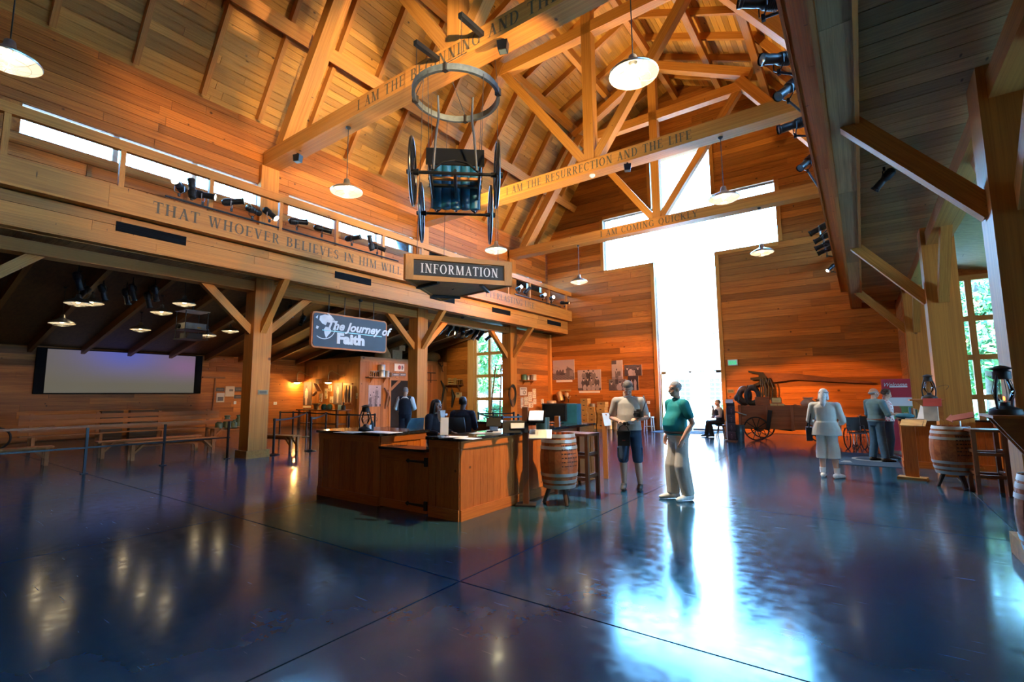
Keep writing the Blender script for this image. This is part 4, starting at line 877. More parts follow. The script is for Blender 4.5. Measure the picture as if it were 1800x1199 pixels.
def person(label, loc, rz, h, J=None, skin=SKIN, top=None, topmat=None, sleeve=.42, sleevemat=None, topz=None, bottom=None, botmat=None, leg=.98, legw=.0, shoe=None, belly=0., hips=0., wide=1., head=(0,0), hair=None, hairmat=None, hands=((0,.2,-1),(0,.2,-1)), curl=(.5,.5), palms=None, skirt=0., collar=None):
    k = h/1.75; t = thing('person', label, 'person', loc, rz)
    D = dict(pel=(0,0,.95), wai=(0,0,1.10), che=(0,0,1.30), nek=(0,-.02,1.475), hed=(0,.025,1.635), shR=(.185*wide,0,1.415), shL=(-.185*wide,0,1.415), elR=(.255,-.03,1.13), elL=(-.255,-.03,1.13), wrR=(.265,.05,.885), wrL=(-.265,.05,.885),
             hiR=(.088,0,.93), hiL=(-.088,0,.93), knR=(.10,.02,.50), knL=(-.10,.02,.50), anR=(.10,-.03,.085), anL=(-.10,-.03,.085), ftR=(.125,.15), ftL=(-.125,.15)); D.update(J or {})
    G = {q: Vector((v[0], v[1], v[2] if len(v) > 2 else 0))*k for q, v in D.items()}
    def torso(e, lo=None, hi=None, bel=belly):
        P, Wc, C, N = G['pel'], G['wai'], G['che'], G['nek']; s = k*wide
        R = [(P-Vector((0,0,.10*k)), (.135+hips)*s+e, .10*k+e), (P, (.165+hips)*s+e, (.118+bel*.3)*k+e), (P.lerp(Wc,.6)+Vector((0,bel*.35*k,0)), (.155+hips*.5)*s+e, (.112+bel*.5)*k+e), (Wc+Vector((0,bel*.55*k,0)), .150*s+e, (.108+bel*.6)*k+e), (Wc.lerp(C,.5)+Vector((0,bel*.4*k,0)), .155*s+e, (.112+bel*.4)*k+e), (C, .168*s+e, .118*k+e), (C.lerp(N,.5), .165*s+e, .105*k+e), (C.lerp(N,.78), .125*s+e, .082*k+e), (N, .060*k+e, .062*k+e)]
        return [r for r in R if (lo is None or r[0].z >= lo) and (hi is None or r[0].z <= hi)]
    b = MB(); loft(b, torso(0)); E = Vector((0,0,0))
    hp, hy = head; HR = Matrix.Rotation(-hy, 3, 'Z') @ Matrix.Rotation(hp, 3, 'X'); hc = G['hed']; hl = lambda x, y, z: hc+HR @ (Vector((x,y,z))*k)
    limb(b, [G['nek']-Vector((0,0,.04*k)), hl(0,-.02,-.06)], [.056*k,.052*k])
    b.ell(hl(0,-.012,.03), (.074*k,.094*k,.092*k), 20, 14, HR); b.ell(hl(0,.022,-.045), (.056*k,.064*k,.066*k), 16, 10, HR); b.ell(hl(0,.05,-.088), (.028*k,.024*k,.022*k), 10, 8, HR)
    b.tube([hl(0,.076,.022), hl(0,.098,-.012), hl(0,.102,-.028), hl(0,.080,-.034)], [.009*k,.013*k,.017*k,.012*k], 8)
    for s in (-1, 1): b.ell(hl(s*.076,-.008,-.004), (.011*k,.020*k,.031*k), 10, 8, HR); b.ell(hl(s*.03,.072,.034), (.026*k,.014*k,.010*k), 8, 6, HR); b.ell(hl(s*.042,.055,-.03), (.024*k,.024*k,.024*k), 8, 6, HR)
    arms = {}; legs = {}
    for i, s in enumerate('RL'):
        a = [G['sh'+s], G['sh'+s].lerp(G['el'+s], .5), G['el'+s], G['el'+s].lerp(G['wr'+s], .45), G['wr'+s]]; arms[s] = a
        limb(b, a, [.058*k,.050*k,.041*k,.040*k,.027*k]); sd = 1 if s == 'R' else -1
        hd = Vector(hands[i]); pn = Vector(palms[i]) if palms else Vector((-sd,0,0)); hand(b, a[-1], hd, pn, sd, curl[i], k)
        l = [G['hi'+s], G['hi'+s].lerp(G['kn'+s], .5), G['kn'+s], G['kn'+s].lerp(G['an'+s], .35), G['an'+s]]; legs[s] = l
        limb(b, l, [.088*k,.076*k,.058*k,.062*k,.042*k]); f = G['ft'+s]; an = G['an'+s]; b.tube([an+Vector((0,-.04*k,-.045*k)), an+Vector((0,.02*k,-.03*k)), Vector((f.x, f.y, an.z-.055*k))], [.035*k,.036*k,.028*k], 10)
    fuse(b, 'body', skin, t, .0085*k, 3)
    for s in (-1, 1):
        e = MB().ell(hl(s*.031,.081,.016), (.013*k,.008*k,.0085*k), 10, 8, HR).build('eye', EYEW, t, True); MB().ell(hl(s*.031,.0875,.016), (.006*k,.004*k,.006*k), 8, 6, HR).build('iris', EYED, e)
    MB().ell(hl(0,.083,-.055), (.024*k,.010*k,.008*k), 10, 6, HR).build('mouth', LIP, t, True)
    if bottom:
        b = MB(); loft(b, torso(.016*k, None, G['wai'].z-.02*k))
        for s in 'RL':
            pl = along(legs[s], leg); rr = [.103,.092,.074+legw,.070+legw,.058+legw]; rr = [q*k for q in rr][:len(pl)]
            if len(rr) < len(pl): rr.append(rr[-1])
            rr[-1] = max(rr[-1], (.060+legw)*k)
            if leg < .9: rr[-1] = max(rr[-1], rr[-2]*.97)
            limb(b, pl, rr, 14, True)
        fuse(b, bottom, botmat, t, .011*k, 3)
    if top:
        b = MB(); loft(b, torso(.022*k, (topz or .86)*k + (G['pel'].z-.95*k)))
        for s in 'RL': pl = along(arms[s], sleeve); rr = [.078,.070,.060,.056,.045][:len(pl)]; rr = [q*k for q in rr]+([.05*k] if len(pl) > 5 else []); limb(b, pl, rr[:len(pl)], 12, True)
        limb(b, [G['shR'], G['nek']-Vector((0,0,.03*k)), G['shL']], [.070*k,.066*k,.070*k])
        if skirt: z0 = G['pel'].z-.02*k; loft(b, [(Vector((0,0,z0-skirt*k)), (.21+hips)*k*wide, .155*k), (Vector((0,0,z0)), (.195+hips)*k*wide, .145*k), (G['wai'], .18*k*wide, .14*k)])
        fuse(b, top, topmat, t, .011*k, 3)
        b = MB(); b.torus(G['nek']+Vector((0,.012*k,.005*k)), .066*k, .013*k, 20, 8, Matrix.Rotation(.35, 3, 'X')); b.build('collar', collar or topmat, t, True)
    if shoe:
        for s in 'RL':
            an, f = G['an'+s], G['ft'+s]; b = MB(); d = Vector((f.x-an.x, f.y-an.y, 0)).normalized(); hz = an.z-.085*k
            for u, r, z in ((-.055,.044,.050),(0,.050,.060),(.05,.049,.052),(.10,.050,.042),(.15,.049,.036),(.185,.038,.030)): b.ell(Vector((an.x,an.y,hz+z*k))+d*u*k, (r*k,r*k*1.15,z*k), 12, 8)
            fuse(b, 'shoe', shoe, t, .009*k, 2)
    if hair:
        b = MB()
        if hair in ('short', 'curly', 'long', 'tail', 'crop'):
            b.ell(hl(0,-.020,.042), (.081*k,.098*k,.092*k), 18, 12, HR)
            if hair == 'curly':
                rn = random.Random(4)
                for _ in range(46):
                    a, c = rn.uniform(0, 2*PI), rn.uniform(-.3, 1); r = math.sqrt(1-c*c)
                    if math.sin(a)*r > .55 and c < .55: continue
                    b.ell(hl(.082*r*math.cos(a), -.02+.098*r*math.sin(a), .035+.095*c), (.028*k,)*3, 8, 6)
            if hair == 'long': limb(b, [hl(0,-.06,.04), hl(0,-.085,-.06), hl(0,-.10,-.17), hl(0,-.10,-.27)], [.085*k,.085*k,.085*k,.05*k]); [limb(b, [hl(s*.066,.0,.05), hl(s*.082,.0,-.06), hl(s*.085,-.01,-.20)], [.03*k,.032*k,.03*k]) for s in (-1,1)]
            if hair == 'tail': limb(b, [hl(0,-.07,.02), hl(0,-.105,-.06), hl(0,-.125,-.17), hl(.01,-.13,-.27)], [.062*k,.055*k,.052*k,.022*k]); [limb(b, [hl(s*.055,-.03,.02), hl(s*.07,-.05,-.08)], [.035*k,.03*k]) for s in (-1,1)]
        if hair == 'fringe':
            for s in (-1, 1): limb(b, [hl(s*.066,.015,.02), hl(s*.072,-.03,.02), hl(s*.05,-.085,.01), hl(0,-.10,.0)], [.018*k,.024*k,.028*k,.03*k])
        o = fuse(b, 'hair', hairmat, t, .009*k, 2)
        # keep the face clear: drop the front-lower part of the cap
        me = o.data; bm = bmesh.new(); bm.from_mesh(me); inv = HR.inverted(); kill = []
        for v in bm.verts:
            q = inv @ (v.co-hc)/k
            if hair != 'fringe' and q.y > .028 and q.z < .062 and abs(q.x) < .073: kill.append(v)
            elif hair in ('short','crop') and q.z < -.03 and q.y > -.04: kill.append(v)
            elif hair in ('short','crop') and q.y > .01 and q.z < .03: kill.append(v)
        bmesh.ops.delete(bm, geom=kill, context='VERTS'); bm.to_mesh(me); bm.free()
    return t, G, hl, k
GREY = M('grey_hair', (.30,.29,.28), .7, 0, .3, 40); BRN = M('brown_hair', (.075,.045,.03), .6, 0, .3, 40); BLK = M('black_hair', (.012,.010,.010), .5, 0, .3, 40); WHH = M('white_hair', (.62,.60,.56), .7, 0, .2, 40)
KHAKI = M('khaki_cloth', (.52,.47,.40), .8, 0, .07, 9, bump=.2); NAVYS = M('navy_shorts', (.028,.055,.10), .8, 0, .15, 9, bump=.2); TEAL = M('teal_polo', (.0,.23,.24), .75, 0, .12, 9, bump=.2); TAUPE = M('taupe_polo', (.42,.37,.32), .8, 0, .07, 9, bump=.2)
LINEN = M('cream_linen', (.60,.57,.50), .8, 0, .06, 9, bump=.2); BSHIRT = M('dusty_blue_shirt', (.085,.18,.225), .8, 0, .1, 9, bump=.2); JEANS = M('blue_jeans', (.025,.085,.16), .8, 0, .2, 12, bump=.2); NAVY = M('navy_cloth', (.010,.014,.028), .75, 0, .2, 9); WSHIRT = M('white_shirt', (.72,.71,.69), .75, 0, .05, 9)
SHOEW = M('white_shoe', (.70,.69,.66), .6, 0, .05); SHOED = M('dark_shoe', (.03,.028,.028), .55)
def flower():
    m, t, b = _new('floral_blouse'); n = t.nodes.new('ShaderNodeTexVoronoi'); n.inputs['Scale'].default_value = 16; c = t.nodes.new('ShaderNodeValToRGB'); c.color_ramp.elements[0].position = .25; c.color_ramp.elements[0].color = (.45,.07,.10,1); c.color_ramp.elements[1].position = .42; c.color_ramp.elements[1].color = (.68,.58,.55,1)
    g = t.nodes.new('ShaderNodeTexCoord'); t.links.new(g.outputs['Object'], n.inputs[0]); t.links.new(n.outputs[0], c.inputs[0]); t.links.new(c.outputs[0], b.inputs['Base Color']); return m
# man with two cameras
p = onz(1110, 861); t, G, hl, k = person('man in a taupe polo and navy shorts looking down at a small video camera', p, facing((3.0,-8.2)), 1.82, dict(elR=(.285,-.02,1.15), wrR=(.13,.25,1.10), elL=(-.285,-.0,1.16), wrL=(-.14,.26,1.14), hed=(0,.05,1.625), nek=(0,-.01,1.475), anR=(.115,-.03,.085), anL=(-.14,-.01,.085), knR=(.11,.02,.5), knL=(-.12,.03,.5)),
    top='polo_shirt', topmat=TAUPE, sleeve=.40, bottom='cargo_shorts', botmat=NAVYS, leg=.56, legw=.012, shoe=SHOED, belly=.05, wide=1.08, head=(-.62,.05), hair='short', hairmat=M('greying_brown_hair', (.13,.10,.08), .7, 0, .3, 40), hands=((-.5,.8,.1),(.6,.75,.05)), palms=((-.3,0,-.9),(.3,0,-.9)), curl=(.9,.8))
for s in (-1, 1): MB().box((s*.195,.0,.62),(.03,.15,.17)).build('cargo_pocket', NAVYS, t)
mw = t.matrix_basis
def held(name, label, cat, loc, rz=0.): return thing(name, label, cat, mw @ Vector(loc), facing((3.0,-8.2))+rz)
c = held('video_camera', 'small silver video camera in the hands of the man in taupe', 'camera', (.055,.335,1.115))
MB().box((0,0,0),(.055,.12,.07)).build('camera_body', STEEL, c); MB().cyl((0,.06,0),(0,.085,0),.026).build('lens', BLACKP, c); MB().box((-.05,-.02,.0),(.05,.008,.055)).build('flip_screen', BLACKP, c)
c = held('shoulder_camera', 'black photo camera hanging from the neck strap of the man in taupe', 'camera', (-.17,.235,1.27), -.5)
MB().box((0,0,0),(.145,.06,.10)).build('camera_body', BLACKP, c); MB().box((0,0,.062),(.06,.05,.03)).build('prism_hump', BLACKP, c); MB().lathe([(0,0),(.036,0),(.038,.08),(.033,.09),(.02,.085),(0,.085)], m=Matrix.Rotation(-PI/2, 3, 'X'), c=(0,.03,-.005)).build('lens', BLACK, c, True)
b = MB(); b.tube([(-.07,.0,.04),(-.10,-.06,.20),(-.02,-.135,.30)], .010, 6); b.tube([(.07,.0,.04),(.16,-.09,.17),(.19,-.20,.30)], .010, 6); b.build('neck_strap', BLACKP, c)
c = held('camera_bag', 'black camera bag hanging in front of the thigh of the man in taupe', 'bag', (.085,.225,.86)); MB().box((0,0,0),(.20,.10,.22)).build('bag_body', BLACKP, c); MB().box((0,.005,.10),(.215,.115,.06)).build('lid', BLACKP, c)
b = MB(); b.tube([(-.10,0,.1),(-.06,.02,.20),(.0,.03,.235),(.06,.02,.20),(.10,0,.1)], .008, 6); b.tube([(.1,0,-.05),(.08,.03,-.3),(.0,.03,-.38),(-.04,.02,-.30),(-.09,0,-.08)], .006, 6); b.build('strap', BLACKP, c); MB().box((0,.056,-.02),(.05,.004,.015)).build('badge', RED, c)
c = held('paper_sheet', 'white folded paper held by the man in taupe', 'paper', (-.045,.345,1.135)); o = MB().box((0,0,0),(.10,.12,.004)).build('sheet', WHITE, c); o.matrix_basis = Matrix.Rotation(.5, 4, 'X')
# man in teal
p = onz(1197, 878); t, G, hl, k = person('grey-haired man in a teal polo and khaki trousers, hand in pocket', p, facing((-.80,-.95)), 1.78, dict(elL=(-.275,-.07,1.14), wrL=(-.225,.07,.91), elR=(.26,-.05,1.13), wrR=(.21,.08,.92), anR=(.10,.06,.085), anL=(-.10,-.06,.085), ftR=(.14,.24), ftL=(-.13,.12), knR=(.10,.06,.5)),
    top='polo_shirt', topmat=TEAL, sleeve=.40, topz=.93, bottom='trousers', botmat=KHAKI, leg=1.0, legw=.036, shoe=SHOEW, belly=.09, wide=1.05, head=(.0,-.05), hair='short', hairmat=GREY, hands=((-.1,.3,-1),(.1,.35,-1)))
MB().ell(hl(0,.089,-.044), (.030*k,.012*k,.011*k), 10, 6).build('moustache', WHH, t, True); b = MB(); b.torus(G['pel']+Vector((0,.03,.045)), .182, .022, 28, 8, Matrix.Diagonal((1.03,.86,1))); b.build('belt', BLACKP, t, True)
# woman with white ponytail
p = onz(1459, 840); t, G, hl, k = person('woman seen from behind in cream jacket and long shorts with a white ponytail', p, facing((.12,1)), 1.66, dict(elR=(.29,.02,1.12), wrR=(.21,.20,1.05), elL=(-.29,.02,1.12), wrL=(-.20,.22,1.02), anR=(.13,-.02,.085), anL=(-.11,.0,.085), ftR=(.20,.13)),
    top='jacket', topmat=LINEN, sleeve=.80, topz=.80, skirt=.10, bottom='long_shorts', botmat=LINEN, leg=.66, legw=.040, shoe=SHOEW, wide=1.12, hips=.035, head=(.0,.05), hair='tail', hairmat=WHH, hands=((-.3,.9,.1),(.3,.9,.1)))
b = MB(); b.torus(hl(0,-.012,.045), .084*k, .008*k, 24, 6, Matrix.Diagonal((1,1.18,2.2))); b.build('headband', M('grey_band', (.2,.2,.2), .7), t, True)
b = MB()
for s, x in (('R',.13),('L',-.11)): b.cyl((x*k,-.01*k,.10*k),(x*k*.99,-.01*k,.20*k),.052*k,.056*k); 
b.build('socks', SHOEW, t, True)
b = MB()
for s, x in (('R',.118),('L',-.105)): b.cyl((x*k,.0,.37*k),(x*k,.01,.48*k),.073*k,.082*k)
b.build('leggings', NAVY, t, True)
c = thing('shoulder_bag', 'small black shoulder bag at the left hip of the woman in cream', 'bag', t.matrix_basis @ Vector((-.30,.06,.80)), .1); MB().box((0,0,0),(.10,.24,.26)).build('bag_body', BLACKP, c); b = MB(); b.tube([(0,-.1,.12),(.06,-.12,.45),(.13,-.10,.60)], .012, 6); b.build('strap', BLACKP, c)
# man in blue shirt
p = onz(1546, 811); t, G, hl, k = person('balding man in dusty blue shirt and jeans with folded arms on the blue mat', p, facing((.72,.75)), 1.68, dict(elR=(.28,.06,1.12), wrR=(.02,.24,1.17), elL=(-.28,.06,1.12), wrL=(-.02,.26,1.14), anR=(.15,.03,.085), anL=(-.13,-.03,.085), ftR=(.20,.20)),
    top='shirt', topmat=BSHIRT, sleeve=.92, topz=.92, bottom='jeans', botmat=JEANS, leg=1.0, legw=.02, shoe=SHOED, belly=.05, wide=1.06, head=(0,.6), hair='fringe', hairmat=GREY, hands=((-.9,.2,.1),(.9,.2,.1)))
b = MB(); b.torus(G['pel']+Vector((0,.01,.05)), .175, .020, 28, 8, Matrix.Diagonal((1.05,.78,1))); b.build('belt', M('brown_belt', (.12,.04,.02), .6), t, True)
# curly woman
p = onz(1567, 806); t, G, hl, k = person('curly-haired woman in a pink floral blouse writing at the right counter', p, facing((1,.05)), 1.64, dict(elR=(.26,.06,1.14), wrR=(.18,.30,1.14), elL=(-.26,.04,1.12), wrL=(-.15,.30,1.10)),
    top='blouse', topmat=flower(), sleeve=.45, topz=.88, bottom='trousers', botmat=NAVY, leg=1.0, legw=.012, shoe=SHOED, wide=1.0, hips=.02, head=(-.25,0), hair='curly', hairmat=BRN, hands=((-.2,1,.05),(.2,1,0)), curl=(.9,.5))
# vested man
p = Vector((-11.75, 10.55, 0)); t, G, hl, k = person('grey-haired man in white shirt and black vest seen from behind near the post', p, facing((-.62,.8)), 1.86, dict(elR=(.28,.0,1.14), wrR=(.20,.22,1.10), elL=(-.28,.0,1.14), wrL=(-.20,.22,1.10)),
    top='shirt', topmat=WSHIRT, sleeve=.97, topz=.95, bottom='trousers', botmat=NAVY, leg=1.0, legw=.012, shoe=SHOED, head=(-.25,0), hair='short', hairmat=GREY, hands=((-.4,.9,.1),(.4,.9,.1)))
b = MB(); R = [(G['pel']+Vector((0,0,.0)), .200*k, .150*k), (G['wai'], .186*k, .143*k), (G['che'], .203*k, .152*k), (G['che'].lerp(G['nek'],.5), .185*k, .142*k), (G['che'].lerp(G['nek'],.86), .115*k, .10*k)]; loft(b, R); limb(b, [Vector((.13*k,0,1.43*k)), Vector((-.13*k,0,1.43*k))], [.083*k,.083*k]); fuse(b, 'vest', NAVY, t, .012, 3)
def seat_pose(hs, h, lean=0., **kw):
    k = h/1.75; z = hs/k; D = dict(pel=(0,0,z+.09), wai=(0,lean*.3,z+.25), che=(0,lean*.7,z+.46), nek=(0,lean-.01,z+.625), hed=(0,lean+.035,z+.785), shR=(.185,lean,z+.565), shL=(-.185,lean,z+.565), elR=(.25,.04+lean,z+.30), elL=(-.25,.04+lean,z+.30), wrR=(.19,.26,z+.27), wrL=(-.19,.26,z+.27),
      hiR=(.09,.02,z+.075), hiL=(-.09,.02,z+.075), knR=(.11,.42,z+.06), knL=(-.11,.42,z+.06), anR=(.11,.38,z-.34), anL=(-.11,.38,z-.34), ftR=(.12,.54), ftL=(-.12,.54)); D.update(kw); return D
t, G, hl, k = person('seated woman with long dark hair and black jacket at the information desk', (-6.42, 6.50, 0), facing((.93,.05)), 1.68, seat_pose(.66, 1.68), skin=SKINB, top='jacket', topmat=NAVY, sleeve=.97, topz=.92, bottom='trousers', botmat=NAVY, leg=.97, legw=.01, shoe=SHOED, head=(-.03,.10), hair='long', hairmat=BLK, hands=((-.1,1,0),(.1,1,0)), palms=((0,0,-1),(0,0,-1)), collar=WSHIRT)
b = MB(); b.prism([(-.045,1.13),(.045,1.13),(.07,1.33),(-.07,1.33)], 1, .10, .175); b.build('blouse', WSHIRT, t); MB().box((-.11,.166,1.26),(.055,.008,.03)).build('name_badge', WHITE, t)
for q in ('shoe',): pass
t, G, hl, k = person('seated man in a navy suit seen from behind at the information desk', (-6.60, 7.45, 0), facing((-.45,.9)), 1.76, seat_pose(.66, 1.76), skin=SKIND, top='suit_jacket', topmat=NAVY, sleeve=.97, topz=.92, bottom='trousers', botmat=NAVY, leg=.97, legw=.01, shoe=SHOED, wide=1.05, head=(-.05,0), hair='crop', hairmat=BLK, hands=((-.1,1,0),(.1,1,0)), palms=((0,0,-1),(0,0,-1)), collar=WSHIRT)
p = onz(1268, 768); ps = p.copy(); t, G, hl, k = person('seated man with grey cap and dark vest beside the glass door', p, facing((-.85,-.5)), 1.72, seat_pose(.46, 1.72, .04, wrR=(.05,.22,.46/(1.72/1.75)+.58), elR=(.22,.20,.46/(1.72/1.75)+.26), anR=(.11,.50,.09), anL=(-.11,.38,.09), ftR=(.12,.68), ftL=(-.12,.56)), top='shirt', topmat=WSHIRT, sleeve=.95, topz=.92, bottom='trousers', botmat=M('charcoal_cloth', (.035,.04,.045), .8), leg=1.0, legw=.02, shoe=SHOED, head=(-.1,0), hair='crop', hairmat=GREY, hands=((-.1,.3,1),(.1,1,0)))
b = MB(); loft(b, [(G['pel'], .195*k, .148*k), (G['wai'], .184*k, .142*k), (G['che'], .200*k, .150*k), (G['che'].lerp(G['nek'],.6), .165*k, .13*k)]); fuse(b, 'vest', NAVY, t, .012, 3)
MB().lathe([(0,.145),(.06,.14),(.088,.10),(.09,.055),(.085,.05)], c=hl(0,-.01,-.01), seg=20).build('flat_cap', M('grey_tweed', (.20,.20,.20), .9, 0, .3, 50), t, True)
t = thing('round_stool', 'dark round stool under the seated man by the door', 'stool', ps, .3); MB().cyl((0,0,.39),(0,0,.435),.18,seg=24).build('seat', DKW, t)
for q in range(4): a = q*PI/2+.5; MB().tube([(.10*math.cos(a),.10*math.sin(a),.40),(.19*math.cos(a),.19*math.sin(a),0)], .018, 8).build('leg', DKW, t)
# ------------------------------------------------------------------ pendant lamps
BULB = emit('bulb_glow', (1.0, .80, .50), 8.0); LINING = M('white_enamel', (.80,.76,.68), .35, 0, .03); BRUSH = M('spun_aluminium', (.48,.48,.47), .32, .9)
def pendant_proto(name, cord):
    t = thing(name, 'x', 'lamp', (0,0,0))
    pr = [(.055,.30),(.062,.29),(.075,.20),(.10,.17),(.16,.135),(.26,.085),(.345,.035),(.375,0),(.372,-.012)]
    MB().lathe([(0,.305)]+pr, seg=36).build('shade', BRUSH, t, True)
    MB().lathe([(r-.008, z-.008) for r, z in pr[2:]], seg=36).build('shade_lining', LINING, t, True)
    MB().lathe([(0,.0),(.05,.005),(.065,.05),(.05,.10),(.03,.15),(0,.155)], seg=18).build('bulb', BULB, t, True)
    b = MB()
    for q in range(8): a = q*PI/4; b.tube([(.37*math.cos(a), .37*math.sin(a), -.01), (.25*math.cos(a), .25*math.sin(a), -.075), (.08*math.cos(a), .08*math.sin(a), -.105), (0,0,-.108)], .0035, 5)
    b.torus((0,0,-.075), .25, .0035, 28, 5); b.torus((0,0,-.10), .11, .0035, 20, 5); o = b.build('wire_guard', GALV, t); o['kind'] = 'stuff'
    MB().cyl((0,0,.30),(0,0,cord),.009,seg=8).build('cord', BLACKP, t); MB().lathe([(0,cord),(.06,cord),(.06,cord-.025),(.02,cord-.06),(0,cord-.06)], seg=16).build('ceiling_cap', BLACKP, t, True)
    return t
pp0 = pendant_proto('pendant_lamp', 1.62)
ZP = 6.46
PL = [(-2.5,6.72,'hanging largest and brightest in front of the first truss at right'),(-9.65,6.72,'hanging below the left end of the first truss'),(-9.7,12.62,'above the right end of the information sign'),(-9.65,18.45,'left of the cross, below the farthest truss'),(-2.48,12.62,'in front of the right arm of the cross'),(-2.5,18.45,'lowest on the gable wall right of the cross'),(-9.65,1.05,'cut by the upper left edge of the picture')]
for k, (x, y_, l) in enumerate(PL):
    m = at((x, y_, ZP))
    if k == 0: pp0.matrix_basis = m; pp0['label'] = 'spun metal pendant lamp '+l; pp0['group'] = 'pendant lamps under the trusses'
    else: dup(pp0, m, 'spun metal pendant lamp '+l, 'pendant lamps under the trusses')
    bulb((x, y_, ZP-.16), 8, (1,.78,.48), .06)
pa0 = None
AP = [(137,533,39,'upper one of the pair nearest the left edge'),(109,568,37,'lower one of the pair nearest the left edge'),(247,579,31,'lowest of the middle group'),(284,549,33,'left of the projector, middle height'),(324,534,35,'directly above the projector'),(365,588,27,'lower right of the projector'),(406,561,27,'behind the brace of the plaque post'),(163,510,24,'highest and farthest left, among the stage spots')]
for k, (x, y_, w_, l) in enumerate(AP):
    q = _C + _ray(x, y_)*(F_PX*.62/w_); up = aisle_z(q.x)-.05-q.z
    if pa0 is None: pa0 = pendant_proto('aisle_pendant', .9/.8); m0 = pa0
    if k == 7: q = _C + _ray(x, y_)*15.0
    up = aisle_z(q.x)-q.z
    if up < .35: q.z -= .35-up; up = .35
    m = at(q, k*.7, 0, .83)
    o = pa0 if k == 0 else dup(pa0, m); o.matrix_basis = m; tag(o, 'dim pendant lamp over the left aisle, '+l, 'lamp', 'pendant lamps over the left aisle')
    for ch in o.children:
        if ch.name.startswith(('cord', 'ceiling_cap')):
            L_ = up/.83; b = MB()
            if ch.name.startswith('cord'): b.cyl((0,0,.30),(0,0,L_),.009,seg=8); ch.data = b.mesh('cord', BLACKP)
            else: b.lathe([(0,L_),(.06,L_),(.06,L_-.025),(.02,L_-.06),(0,L_-.06)], seg=16); ch.data = b.mesh('ceiling_cap', BLACKP)
    bulb((q.x, q.y, q.z-.14), 2.2, (1,.72,.38), .05)
for k, (x, y_) in enumerate(((5.0,13.5),(5.6,17.5),(4.6,9.0))):  # unseen pendants added to warm the right window frames
    z_ = 4.35; m = at((x, y_, z_), k, 0, .83); o = dup(pa0, m, 'added unseen pendant lamp over the right aisle, %s from the near end' % ('second','third','first')[k], 'added pendant lamps over the right aisle')
    for ch in o.children:
        L_ = (aisle_z(mir(x))-z_)/.83
        if ch.name.startswith('cord'): ch.data = MB().cyl((0,0,.30),(0,0,L_),.009,seg=8).mesh('cord', BLACKP)
        elif ch.name.startswith('ceiling_cap'): ch.data = MB().lathe([(0,L_),(.06,L_),(.06,L_-.025),(.02,L_-.06),(0,L_-.06)], seg=16).mesh('ceiling_cap', BLACKP)
    bulb((x, y_, z_-.14), 55, (1,.72,.38), .06)
# ------------------------------------------------------------------ stage spotlights
SPB = MB().lathe([(0,-.26),(.05,-.255),(.085,-.22),(.10,-.14),(.10,-.02),(.082,.0),(.075,.06),(.082,.08),(.082,.26),(.095,.27),(.095,.31)], seg=18, m=Matrix.Rotation(PI/2, 3, 'Y')).mesh('housing', BLACK, True)
LENSL = emit('lit_lens', (1.0, .90, .72), 16.0); LENSO = emit('amber_lens', (1.0, .42, .10), 12.0); LENSD = M('dark_lens', (.12,.16,.18), .08, 0, .1)
_ln = {n: MB().lathe([(0,.298),(.05,.296),(.088,.285)], seg=18, m=Matrix.Rotation(PI/2, 3, 'Y')).mesh('lens', m_, True) for n, m_ in (('w',LENSL),('o',LENSO),('d',LENSD))}
_fin = MB()
for q in range(5): _fin.lathe([(.098,-.20+q*.03),(.108,-.20+q*.03),(.108,-.19+q*.03),(.098,-.19+q*.03)], seg=18, m=Matrix.Rotation(PI/2, 3, 'Y'))
_fin = _fin.mesh('cooling_fins', BLACKP)
def stage_spot(label, loc, d, lens='d', hang=False, s=1., group='stage spotlights'):
    loc = Vector(loc); d = Vector(d).normalized(); t = thing('stage_spotlight', label, 'spotlight', loc, 0, group); zu = -1 if not hang else 1
    R = Vector(d).to_track_quat('X', 'Z').to_matrix().to_4x4() @ Matrix.Scale(s, 4)
    link('housing', SPB, t, None, R); link('lens', _ln[lens], t, None, R); o = link('cooling_fins', _fin, t, None, R); o['kind'] = 'stuff'
    y_ = R.to_3x3() @ Vector((0,1,0)); y_.normalize(); b = MB(); e = .115*s
    b.tube([y_*e, y_*e+Vector((0,0,zu*.14*s)), y_*e*.4+Vector((0,0,zu*.20*s)), -y_*e*.4+Vector((0,0,zu*.20*s)), -y_*e+Vector((0,0,zu*.14*s)), -y_*e], .010*s, 6); b.build('yoke', STEEL if lens == 'w' else BLACK, t)
    MB().box((0,0,zu*.235*s),(.05*s,.05*s,.09*s)).build('clamp', BLACK, t); return t
XR = -11.72
def pipe(a, b_, label, name='lighting_pipe'):
    o = MB().tube([a, b_], .024, 10).build(name, BLACK, None, True); tag(o, label, 'pipe', 'lighting pipes'); return o
ZPI = 5.87
def yx(px, py, X=XR): return onx(px, py, X)
for (a, b_, l) in (((290,355),(490,402),'first bay of the left balcony'),((496,408),(700,455),'second bay of the left balcony'),((905,505),(985,530),'last bay of the left balcony')):
    p0, p1 = yx(*a), yx(*b_); p0.z = p1.z = ZPI; pipe(p0, p1, 'black lighting pipe along the fascia, '+l)
BS = [((316,325),(.75,-.62,.05),'w'),((338,335),(-.15,-.1,1),'d'),((356,362),(.62,.78,-.12),'w'),((408,350),(.55,.80,.20),'w'),((444,377),(-.5,.85,.05),'d'),((474,380),(.75,.35,-.65),'w'),
      ((522,399),(.25,.95,.15),'d'),((566,404),(.4,.9,-.1),'d'),((619,416),(.8,.5,.1),'d'),((652,425),(-.1,-.2,1),'d'),((663,447),(.55,.75,-.30),'o'),((912,510),(.8,-.4,.1),'w'),((926,507),(.1,.6,.5),'d'),((954,522),(.85,-.5,0),'w'),((969,529),(.85,-.5,0),'w'),((992,535),(.9,.3,-.1),'o')]
